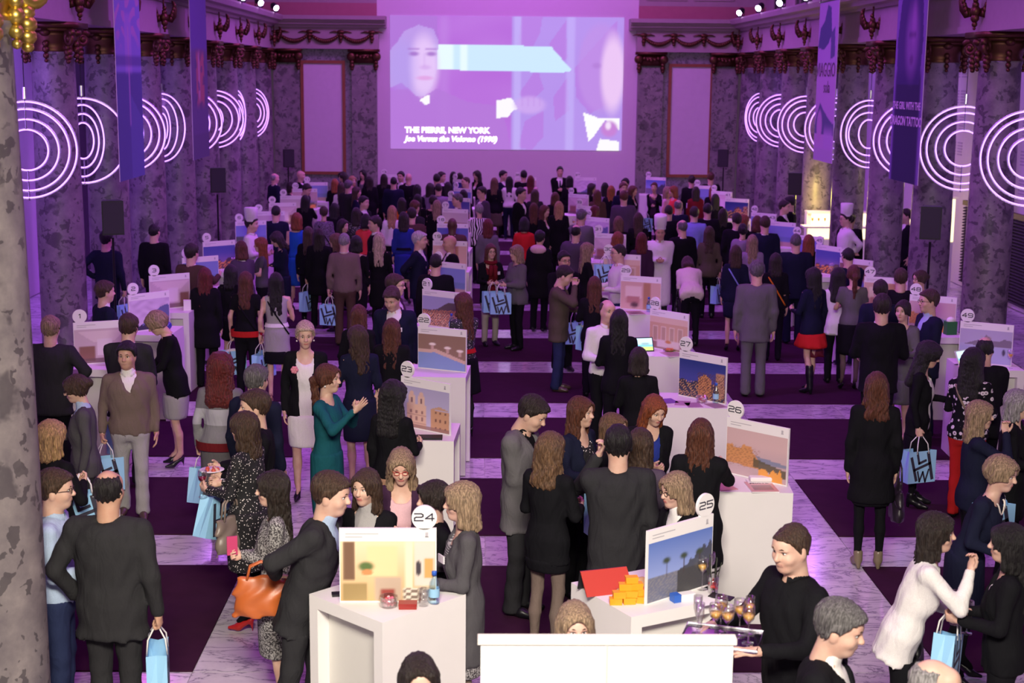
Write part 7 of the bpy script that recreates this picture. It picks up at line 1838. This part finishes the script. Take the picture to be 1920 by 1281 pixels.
# ---------------------------------------------------------------- side of the misty island board
a = P(1752, 968, 1.70, 76, 'f', 'longback', 'dark', 'cardigan', 'white', 'woman with long dark hair in white cardigan bending forward, finger at her lips', inner='black', ipat='dots', opening='open', lean=17, arms=('face', 'bent'), bot='trousers', bc='black', head=(0, -8))
give_glass(a, 'L', 'glass held by the woman in the white cardigan', col='red')
give_hbag(a, 'L', 'shoulder_bag', 80, PAL['black'], 'black leather bag hanging beside the white cardigan', hand=False, h=.36, w=.34)
a = P(1897, 990, 1.66, -108, 'f', 'longback', 'black', 'blazer', 'black', 'woman in black with long black hair holding a tumbler and a bag', bot='trousers', bc='black', arms=('mid', 'bent'))
give_glass(a, 'R', 'glass held by the woman in black opposite the white cardigan', col=None)
give_bag(a, 'L', 62, 'sky blue bag swinging low from the woman in black opposite the white cardigan', tilt=.3)
a = P(1880, 862, 1.68, 52, 'f', 'updo', 'ash', 'dress', 'navy', 'fair woman with pinned hair, navy dress and pale necklace bending forward', bot='dress', hem=.5, lean=20, arms=('bent', 'bent'), extras=('necklace',), legs='black')
give_bag(a, 'L', 15, 'sky blue bag held in front of the woman with the pale necklace'); give_bag(a, 'R', 30, 'sky blue bag at the side of the woman with the pale necklace')
a = P(1835, 757, 1.66, 82, 'f', 'shoulder', 'ash', 'blazer', 'navy', 'woman with straight honey blond hair in navy jacket resting chin on hand', arms=('face', 'cross'), bot='trousers', bc='black', inner='white')
bag((a['hands'][1][0] - .08, a['hands'][1][1] - .06, 1.02), rad(15), 'sky blue bag hanging below the folded arms of the honey blond woman')
a = P(1907, 737, 1.68, 62, 'f', 'bobshort', 'grey', 'coat', 'black', 'older guest with short grey hair in black coat', bot='trousers', bc='black', arms=('bent', 'down'))
a = P(1830, 655, 1.70, 142, 'f', 'curly', 'black', 'sweater', 'black', 'woman with black curly hair, flowered blouse and red trousers', pat='floral', bot='trousers', bc='red', arms=('bent', 'bent'), extras=('strap:khaki',), w=1.1)
a = P(1842, 640, 1.74, 168, 'm', 'bald', 'black', 'suit', 'black', 'man with balding crown in black suit bent over the misty island table', lean=14, arms=('low', 'low'))
a = P(1745, 648, 1.66, 66, 'f', 'curly', 'black', 'cardigan', 'black', 'woman with dense black curls and glasses in black, bag in hand', extras=('glasses',), bot='skirt', bc='black', legs='black', arms=('carry', 'bent'), head=(0, 14), shoe='ankle')
give_bag(a, 'R', 20, 'sky blue bag carried by the woman with dense black curls')
a = P(1645, 705, 1.72, 174, 'f', 'wavy', 'auburn', 'coat', 'black', 'woman with wavy auburn hair in black coat and tights, handbag on shoulder', bot='skirt', bc='black', hem=.60, legs='black', shoe='ankle', sc='khaki', arms=('down', 'down'))
hbag('shoulder_bag', (a['hands'][-1][0] + .06, a['hands'][-1][1] + .02, a['hands'][-1][2] + .16), rad(85), (.02, .014, .022), 'large dark leather bag of the wavy auburn woman in the black coat', h=.38, w=.36)
a = P(1655, 556, 1.88, 172, 'm', 'short', 'darkbrown' if False else 'dark', 'suit', 'black', 'very tall man in black suit seen from behind near board forty-eight', w=1.12, arms=('bent', 'bent'))
a = P(1695, 567, 1.68, -38, 'f', 'bun', 'dark', 'cardigan', 'grey', 'dark haired woman in grey cardigan with name badge facing the very tall man', inner='black', extras=('badge', 'necklace'), bot='skirt', bc='grey', arms=('mid', 'bent'), opening='v')
a = P(1745, 547, 1.80, -80, 'm', 'short', 'brown', 'suit', 'navy', 'man with glasses in navy suit and pale collar beside the green gift bag', extras=('glasses',), inner='lightblue', arms=('bent', 'bent'))
a = P(1652, 529, 1.76, 176, 'm', 'short', 'dark', 'suit', 'navy', 'man in navy suit with white collar half hidden by the very tall man')
a = P(1682, 500, 1.74, 170, 'm', 'short', 'brown', 'coat', 'black', 'guest with thick brown hair in black coat near board forty-seven')
a = P(1706, 511, 1.66, -70, 'f', 'bun', 'brown', 'sweater', 'darkred', 'woman with glasses behind the round disc of board forty-eight', extras=('glasses',), bot='trousers', bc='black')
a = P(1420, 492, 1.85, 178, 'm', 'short', 'saltpepper', 'suit', 'grey', 'man in light grey suit standing square with his back to us', bc='grey', w=1.08)
a = P(1527, 505, 1.70, -150, 'f', 'longback', 'black', 'blazer', 'navy', 'woman with black hair, dark jacket, bright red skirt and tall boots', bot='flare', bc='red', hem=.66, legs='skin', shoe='boot', arms=('down', 'bent'), stance=(-.10, .08))
hbag('handbag', (a['hands'][-1][0] - .05, a['hands'][-1][1], a['hands'][-1][2] + .10), rad(20), (.14, .012, .02), 'dark red handbag beside the bright red skirt', h=.26)
a = P(1573, 508, 1.64, 174, 'f', 'curly', 'black', 'cardigan', 'white', 'woman with black curls in white cardigan and black trousers', bot='trousers', bc='black')
a = P(1602, 500, 1.70, 178, 'f', 'pony', 'auburn', 'tee', 'grey', 'woman with long auburn ponytail in grey waistcoat and black skirt', sleeve='short', bot='skirt', bc='black', legs='taupe', arms=('bent', 'bent'))
a = P(1585, 463, 1.78, -170, 'm', 'crop', 'black', 'suit', 'navy', 'man with cropped black hair in navy suit leaning over board forty-five', lean=8, arms=('low', 'low'))
a = P(1607, 399, 1.80, -84, 'm', 'short', 'dark', 'chef', 'white', 'chef with glasses in tall hat standing against a column, hands behind back', hat='toque', extras=('glasses', 'apron'), bc='charcoal', arms=('back', 'back'))
a = P(1621, 404, 1.74, 150, 'm', 'short', 'black', 'suit', 'black', 'dark suited guest hidden behind the chef by the column')
a = P(1493, 440, 1.80, 178, 'm', 'crop', 'saltpepper', 'suit', 'navy', 'broad man with cropped grey hair in navy suit before board forty-five', w=1.15)
a = P(1517, 443, 1.66, 176, 'f', 'shoulder', 'red', 'blazer', 'black', 'copper haired woman in black next to the broad man')
a = P(1432, 407, 1.82, 178, 'm', 'short', 'brown', 'suit', 'navy', 'tall man in navy suit before board forty-two', w=1.1)
a = P(1458, 408, 1.68, 178, 'f', 'bob', 'auburn', 'blazer', 'black', 'woman with auburn bob in black jacket beside board forty-three')
a = P(1411, 443, 1.66, 176, 'f', 'long', 'ash', 'blazer', 'lilac', 'woman with long fair hair in lilac grey jacket seen from behind')
a = P(1455, 478, 1.66, 178, 'f', 'shoulder', 'dark', 'sweater', 'black', 'dark haired woman in black with an orange bag strap', extras=('strap:orange',), bot='trousers', bc='black')
a = P(1380, 463, 1.64, 174, 'f', 'shoulder', 'brown', 'blazer', 'navy', 'brown haired woman in navy jacket with patterned scarf and bare legs', bot='skirt', bc='navy', hem=.58, arms=('carry', 'down'), extras=('strap:sky',))
give_bag(a, 'R', 70, 'sky blue bag carried by the brown haired woman in navy'); 
a = P(1330, 427, 1.66, 176, 'f', 'long', 'brown', 'blazer', 'olive', 'woman with long brown hair in olive jacket and black trousers', bot='trousers', bc='black', arms=('carry', 'down'))
give_bag(a, 'R', 50, 'sky blue bag carried by the woman in the olive jacket')
a = P(1276, 490, 1.66, 180, 'f', 'bobshort', 'brown', 'shirt', 'cream', 'woman in loose white blouse tied behind, bending over so her head is hidden', bot='trousers', bc='black', lean=52, head=(0, 34), sleeve='mid', arms=('low', 'low'), hemz=-.16, w=1.15, xy=(at(1285, 640, 0)[0], at(1285, 650, 0)[1]))
give_hbag(a, 'L', 'shoulder_bag', 70, PAL['black'], 'black bag hanging beside the loose white blouse', hand=False, h=.30)
a = P(1233, 424, 1.78, -4, 'm', 'crop', 'black', 'chef', 'white', 'bearded chef in tall white hat facing the hall with hands folded', hat='toque', arms=('mid', 'mid'), bc='charcoal', extras=('buttons', 'apron'), w=1.08, head=(0, 12), skin='mid')
a = P(1207, 437, 1.66, 176, 'f', 'shoulder', 'deepred', 'sweater', 'plum', 'woman with dark red hair in plum top with her back to the bearded chef', bot='trousers', bc='black')
a = P(1160, 438, 1.64, 150, 'f', 'wavy', 'red', 'sweater', 'grey', 'red haired woman bending beside board thirty-one', lean=10, bot='trousers', bc='black')
a = P(1162, 408, 1.66, 178, 'f', 'bob', 'lightbrown', 'blazer', 'black', 'woman with light brown bob behind board thirty-one')
a = P(1280, 414, 1.80, -160, 'm', 'bald', 'saltpepper', 'suit', 'black', 'balding man in black suit behind the loose white blouse', w=1.1)
a = P(1302, 390, 1.78, 176, 'm', 'short', 'dark', 'shirt', 'sky', 'man in sky blue shirt with his back turned', bc='charcoal', w=1.1)

# ---------------------------------------------------------------- far crowd towards the screen
G = 'far guests in dark clothes'
def Q(px, py, face, sex, hair, hc, top, tc, label, h=None, **kw):
    kw.setdefault('bot', 'trousers'); kw.setdefault('bc', 'black')
    return P(px, py, h or (1.77 if sex == 'm' else 1.66), face, sex, hair, hc, top, tc, label, **kw)
Q(514, 326, 125, 'm', 'bald', 'grey', 'suit', 'navy', 'elderly man in dark suit standing alone against the columns near the screen', h=1.78, w=1.1)
Q(563, 321, 78, 'm', 'none', 'grey', 'coat', 'black', 'bald guest in black reading by the framed panel')
Q(545, 343, 80, 'f', 'bobshort', 'dark', 'blazer', 'black', 'dark haired guest in black beside board nine')
Q(577, 347, 60, 'm', 'short', 'dark', 'suit', 'charcoal', 'man with white collar bending over table nine', lean=14, head=(0, 15))
Q(607, 337, 178, 'f', 'shoulder', 'ginger', 'blazer', 'black', 'woman with golden blond hair in black, seen from behind near board eleven')
Q(572, 368, 176, 'f', 'longback', 'black', 'coat', 'black', 'woman with long black hair in black coat before table eight', arms=('reach', 'bent'))
Q(517, 387, 172, 'm', 'crop', 'black', 'suit', 'navy', 'man in navy suit before table seven', h=1.80)
a = Q(556, 402, 176, 'f', 'bob', 'red', 'dress', 'royal', 'red haired woman in bright blue sleeveless dress', bot='dress', bc='royal', hem=.48, sleeve='none', h=1.74)
Q(607, 390, 178, 'f', 'pixie', 'brown', 'shirt', 'lilac', 'woman with short hair in flowered pale blouse and backpack strap', pat='speckle', extras=('strap:black',))
Q(627, 383, 170, 'f', 'shoulder', 'black', 'coat', 'black', 'woman in wide black coat behind the flowered blouse', w=1.2)
Q(643, 325, -60, 'f', 'curly', 'dark', 'blazer', 'navy', 'curly dark haired woman at the foot of the stone pilaster')
Q(681, 320, -30, 'f', 'long', 'black', 'cardigan', 'black', 'black haired woman facing us beside the stone pilaster', inner='grey')
Q(660, 332, 40, 'f', 'bob', 'blond', 'dress', 'pink', 'fair woman with flushed face between two dark haired ones', bot='dress', bc='pink')
Q(640, 344, 170, 'f', 'long', 'brown', 'shirt', 'white', 'brown haired woman in white top near the pilaster')
Q(653, 340, 150, 'm', 'short', 'saltpepper', 'suit', 'charcoal', 'grey haired man in the crush near the pilaster')
Q(667, 352, 90, 'f', 'long', 'brown', 'dress', 'navy', 'brown haired woman in navy with a blue badge')
Q(693, 332, 178, 'f', 'longback', 'dark', 'coat', 'black', 'woman with dark hair in black coat under the edge of the screen')
Q(681, 370, 60, 'm', 'short', 'black', 'suit', 'black', 'black haired man with bright white collar in the crush', w=1.05)
Q(668, 392, 176, 'f', 'shoulder', 'dark', 'dress', 'charcoal', 'woman in grey speckled dress in the crush', pat='dots', bot='dress', bc='charcoal')
Q(642, 414, 60, 'f', 'bobshort', 'dark', 'sweater', 'black', 'woman with short dark bob in profile near the bright blue dress')
Q(704, 408, -70, 'm', 'short', 'dark', 'sweater', 'black', 'dark haired man in black pullover in profile')
Q(686, 404, 176, 'f', 'bobshort', 'black', 'sweater', 'coral', 'woman in coral red top, back turned, beside the pullover man', bc='charcoal')
Q(708, 440, 178, 'f', 'longback', 'platinum', 'dress', 'black', 'woman with long pale blond hair in black dress', bot='dress', bc='black', legs='black', h=1.68)
a = Q(648, 437, 176, 'm', 'crop', 'grey', 'sweater', 'taupe', 'man in light brown pullover with white collar carrying a bag', bc='brown', inner='white', arms=('down', 'carry'), h=1.80)
give_bag(a, 'L', -15, 'sky blue bag carried by the man in the light brown pullover')
Q(668, 446, 176, 'f', 'bobshort', 'black', 'dress', 'black', 'black haired woman squeezed between the pullover and the pale blond hair', bot='dress')
a = Q(598, 432, 178, 'f', 'longback', 'dark', 'coat', 'black', 'woman with long dark hair in black coat beside the bright blue dress', arms=('carry', 'carry'), h=1.70)
give_bag(a, 'L', 60, 'sky blue bag carried by the woman in the black coat beside the bright blue dress')
Q(578, 428, 176, 'f', 'long', 'brown', 'sweater', 'black', 'woman with brown hair in black just behind the bright blue dress')
Q(630, 440, -100, 'f', 'long', 'lightbrown', 'blazer', 'black', 'brown haired woman in black talking to the pullover man')
Q(735, 388, 176, 'f', 'long', 'blond', 'shirt', 'white', 'blond woman in white blouse in the middle of the crush')
Q(757, 400, 178, 'f', 'shoulder', 'dark', 'dress', 'blue', 'dark haired woman in deep blue dress behind the silver haired man', bot='dress', bc='blue', extras=('belt:black',), h=1.70)
Q(757, 372, 178, 'f', 'shoulder', 'darkbrown' if False else 'dark', 'sweater', 'orange', 'woman in orange top, back turned', bc='charcoal')
Q(777, 378, 150, 'm', 'short', 'auburn', 'sweater', 'charcoal', 'auburn haired man in the crush beside the orange top')
Q(772, 392, 176, 'm', 'short', 'dark', 'coat', 'brown', 'man in brown jacket behind the deep blue dress', w=1.1)
Q(720, 328, 178, 'f', 'longback', 'dark', 'coat', 'black', 'long haired woman in black before board thirteen')
Q(738, 333, 176, 'm', 'crop', 'black', 'suit', 'navy', 'man in navy suit before board thirteen', w=1.05)
Q(752, 323, -20, 'm', 'short', 'black', 'suit', 'black', 'dark haired man behind board thirteen facing us')
Q(766, 326, 176, 'm', 'none', 'grey', 'suit', 'black', 'bald man in black suit below the projection', w=1.1)
Q(782, 348, 170, 'f', 'bob', 'black', 'sweater', 'black', 'woman with black bob beside the bald man below the projection')
Q(785, 366, 178, 'f', 'longback', 'black', 'dress', 'black', 'black haired woman in black dress below the projection', bot='dress')
Q(806, 370, 160, 'f', 'updo', 'dark', 'tank', 'black', 'woman in sleeveless black with bare arms', sleeve='none')
Q(822, 377, 176, 'f', 'long', 'ash', 'sweater', 'black', 'blond woman in black before board seventeen')
Q(822, 345, 176, 'm', 'crop', 'dark', 'shirt', 'lilac', 'man in pale lilac shirt with his back turned', w=1.1)
Q(806, 345, 150, 'f', 'shoulder', 'dark', 'shirt', 'lilac', 'dark haired woman beside the pale lilac shirt')
Q(819, 328, 176, 'm', 'short', 'black', 'suit', 'black', 'black haired man furthest below the projection beside board fourteen')
Q(830, 324, 60, 'm', 'short', 'dark', 'suit', 'navy', 'man in profile furthest below the projection')
Q(840, 343, 178, 'f', 'shoulder', 'black', 'coat', 'black', 'woman in black coat before board fifteen')
Q(856, 366, -75, 'm', 'short', 'saltpepper', 'suit', 'charcoal', 'man in profile with white shirt at board sixteen')
Q(874, 333, -60, 'm', 'crop', 'brown', 'suit', 'charcoal', 'man with broad face at board fifteen')
Q(850, 324, 176, 'f', 'bob', 'black', 'sweater', 'black', 'black bobbed guest behind board fourteen')
Q(863, 326, 178, 'f', 'bob', 'dark', 'sweater', 'black', 'dark bobbed guest behind board fourteen')
Q(869, 358, 178, 'f', 'bob', 'black', 'blazer', 'black', 'black haired guest in front of board sixteen')
Q(894, 322, -50, 'f', 'wavy', 'dark', 'blazer', 'black', 'tall woman with wavy dark hair and white shirt below the projection', inner='white', h=1.72)
Q(902, 352, -60, 'm', 'short', 'dark', 'coat', 'purplegrey', 'man with glasses in slate overcoat in the middle aisle', extras=('glasses',), h=1.78)
a = Q(927, 335, 172, 'f', 'longback', 'lightbrown', 'blazer', 'black', 'woman with very long fair hair in black jacket and olive skirt', bot='flare', bc='olive', legs='brown', h=1.68)
Q(944, 322, 60, 'm', 'short', 'black', 'suit', 'navy', 'dark haired man talking below the projection')
a = Q(954, 332, 176, 'f', 'longback', 'black', 'shirt', 'white', 'black haired woman in white top and dark trousers below the projection', bc='navy', arms=('carry', 'bent'))
give_bag(a, 'L', 60, 'sky blue bag between the very long fair hair and the white top')
Q(983, 320, 176, 'm', 'short', 'black', 'suit', 'black', 'black haired man in black suit before board thirty-six', w=1.05)
Q(995, 331, 176, 'f', 'long', 'deepred', 'dress', 'pink', 'woman with dark red hair and bare shoulders before board thirty-six', bot='dress', bc='pink')
Q(976, 354, 62, 'm', 'short', 'black', 'coat', 'black', 'tall man in long black coat in profile in the middle aisle', h=1.84)
Q(1003, 357, 176, 'f', 'long', 'darkbrown' if False else 'brown', 'coat', 'charcoal', 'brown haired woman in dark coat beside the long black coat')
Q(1001, 383, 176, 'f', 'long', 'auburn', 'sweater', 'black', 'auburn haired woman in black before the red pullover')
Q(1020, 387, 62, 'f', 'long', 'auburn', 'blazer', 'black', 'woman with lit face holding a small glass')
Q(1050, 314, 2, 'm', 'short', 'black', 'suit', 'black', 'man in black suit and tie standing above the crowd before the screen wall', extras=('tie',), arms=('mid', 'mid'), h=1.80, w=1.05)
Q(1068, 332, 176, 'f', 'bob', 'black', 'dress', 'black', 'slim woman in black facing the man with the tie', bot='dress')
Q(1041, 363, 176, 'f', 'bob', 'auburn', 'coat', 'black', 'woman with rounded auburn hair below the man with the tie')
Q(1048, 380, 178, 'f', 'longback', 'blond', 'coat', 'black', 'woman with long blond hair in black coat seen from behind', h=1.70)
Q(1112, 345, 82, 'f', 'shoulder', 'dark', 'blazer', 'black', 'dark haired woman in profile before board thirty-seven')
Q(1120, 358, 176, 'f', 'longback', 'auburn', 'coat', 'brown', 'auburn haired woman in brown before board thirty-four')
Q(1131, 345, 178, 'f', 'shoulder', 'black', 'sweater', 'lilac', 'black haired woman in lilac pullover')
Q(1146, 350, 178, 'f', 'longback', 'ginger', 'coat', 'black', 'ginger haired woman in black near the lilac pullover')
Q(1168, 344, 20, 'm', 'short', 'auburn', 'suit', 'navy', 'man facing us with reddish hair near the stone pilaster')
Q(1173, 336, -30, 'm', 'short', 'black', 'suit', 'black', 'black haired man furthest back near the stone pilaster')
Q(1186, 350, 60, 'f', 'shoulder', 'auburn', 'blazer', 'black', 'woman in profile beside the reddish haired man')
Q(1170, 360, 176, 'm', 'short', 'auburn', 'suit', 'purplegrey', 'man in slate purple suit with white collar seen from behind', w=1.15, h=1.82)
Q(1115, 388, 150, 'f', 'bob', 'deepred', 'sweater', 'pink', 'dark red haired woman bending near board thirty-two')
Q(1195, 402, 178, 'f', 'long', 'brown', 'dress', 'black', 'brown haired woman in black next to the bearded chef', bot='dress')
a = Q(1227, 344, -18, 'f', 'short', 'auburn', 'cardigan', 'black', 'short haired woman in black cardigan facing us before board thirty-eight', inner='plum', arms=('mid', 'chest'))
bag((a['hands'][-1][0] - .25, a['hands'][-1][1] - .4, .98), rad(20), 'sky blue bag below the short haired woman in the black cardigan')
Q(1262, 350, -80, 'f', 'bob', 'red', 'dress', 'coral', 'woman in coral dress in profile beside the panel', bot='dress', bc='coral')
Q(1253, 353, 60, 'f', 'bob', 'ash', 'sweater', 'pink', 'fair woman facing the coral dress')
Q(1297, 331, 178, 'm', 'short', 'dark', 'suit', 'black', 'dark haired man in black with white collar under the framed panel')
Q(1333, 325, 170, 'm', 'short', 'auburn', 'suit', 'black', 'tall man with reddish hair and white collar near the last loudspeaker', h=1.82)
Q(1337, 350, 178, 'f', 'longback', 'red', 'coat', 'black', 'woman with long copper hair before board forty')
Q(1360, 366, 178, 'f', 'longback', 'black', 'coat', 'black', 'woman with long black hair before board forty-one')
Q(1305, 352, 178, 'f', 'shoulder', 'dark', 'sweater', 'darkred', 'dark haired woman in crimson top under the framed panel')
Q(1272, 376, 150, 'm', 'bald', 'saltpepper', 'suit', 'navy', 'balding man in navy bowing towards the crimson top')
Q(1254, 386, 178, 'm', 'crop', 'dark', 'suit', 'black', 'man in black suit with white collar behind the bearded chef')
Q(1327, 384, 176, 'm', 'short', 'black', 'suit', 'black', 'man in black suit beside the sky blue shirt', w=1.1)
Q(1356, 393, 176, 'f', 'longback', 'dark', 'coat', 'black', 'long dark haired woman between the sky blue shirt and board forty-one')
Q(1382, 402, 178, 'm', 'short', 'dark', 'suit', 'black', 'man in black suit with white collar before board forty-two', w=1.1)
Q(1396, 423, 176, 'f', 'bun', 'black', 'coat', 'lilac', 'woman with black bun in lilac coat')
Q(1394, 405, 120, 'f', 'long', 'red', 'sweater', 'black', 'copper haired woman behind the black bun')
Q(1470, 378, 60, 'm', 'short', 'dark', 'suit', 'black', 'first of two men in black suits talking by the bar')
Q(1482, 371, -100, 'm', 'short', 'black', 'suit', 'black', 'black haired man in black suit nearest the champagne bar', h=1.82)
a = Q(1700, 394, -80, 'm', 'short', 'dark', 'suit', 'black', 'man in dark suit in the aisle behind the columns', h=1.80)
HELD['who'] = None
# carrier bag standing on table thirty, rucksack things
x, y, r = TABLES[30]
bag((x - .18, y - .12, TZ + BGH + .14), rad(12), 'sky blue bag standing on the table before the man in the white shirt')
# pin spots above the tables
for num, (x, y, r) in TABLES.items():
    if num in (24, 25): continue
    spot('table_pin_light', (x + .5, y - 1.2, 6.6), (x, y - .05, 1.1), (1.0, .50, .52), 60 if y < 30 else 45, 16, .7, .05)
# ---- give everyone a little elbow room: step apart where two stand too close, or into a table or column
pos = np.array([[b, c] for _, b, c, _ in PEOPLE]); start = pos.copy(); rw = np.array([.245 + .10 * (q[3] - 1) for q in PEOPLE])
obst = [(CLX, y, .50) for y in COLS_Y] + [(CRX, y, .50) for y in COLS_Y] + [(nx, 8.6, .53)]
for it in range(90):
    for i in range(len(pos)):
        d = pos - pos[i]; L = np.hypot(d[:, 0], d[:, 1]); L[i] = 9
        for j in np.where(L < rw + rw[i])[0]:
            if j < i: continue
            need = (rw[i] + rw[j] - L[j]) * .5; u = d[j] / max(L[j], 1e-4)
            r_ = pos[i] / np.linalg.norm(pos[i]); al = u @ r_; sg = 1 if al >= 0 else -1
            u = r_ * sg * .85 + u * .35; u = u / np.linalg.norm(u)
            pos[i] -= u * need * .6; pos[j] += u * need * .6
        for ox, oy, orad in obst:
            e = pos[i] - np.array([ox, oy]); l_ = np.hypot(*e)
            if l_ < orad + rw[i] - .02: pos[i] += e / max(l_, 1e-4) * (orad + rw[i] - .02 - l_) * .6
        for num, (tx_, ty_, tr__) in TABLES.items():
            e = pos[i] - np.array([tx_, ty_])
            if abs(e[0]) > .9 or abs(e[1]) > .9: continue
            c_, s_ = math.cos(-tr__), math.sin(-tr__); lx, ly = e[0] * c_ - e[1] * s_, e[0] * s_ + e[1] * c_; lim = .35 + .15
            if abs(lx) < lim and abs(ly) < lim:
                if lim - abs(lx) < lim - abs(ly): mx_ = (math.copysign(lim - abs(lx), lx), 0)
                else: mx_ = (0, math.copysign(lim - abs(ly), ly))
                pos[i] += np.array([mx_[0] * c_ + mx_[1] * s_, -mx_[0] * s_ + mx_[1] * c_]) * .6
for (root, *_), a_, b_ in zip(PEOPLE, start, pos):
    d = b_ - a_
    if np.hypot(*d) > .7: d = d / np.hypot(*d) * .7
    for o in [root] + HELD['list'].get(root.name, []): o.location.x += d[0]; o.location.y += d[1]
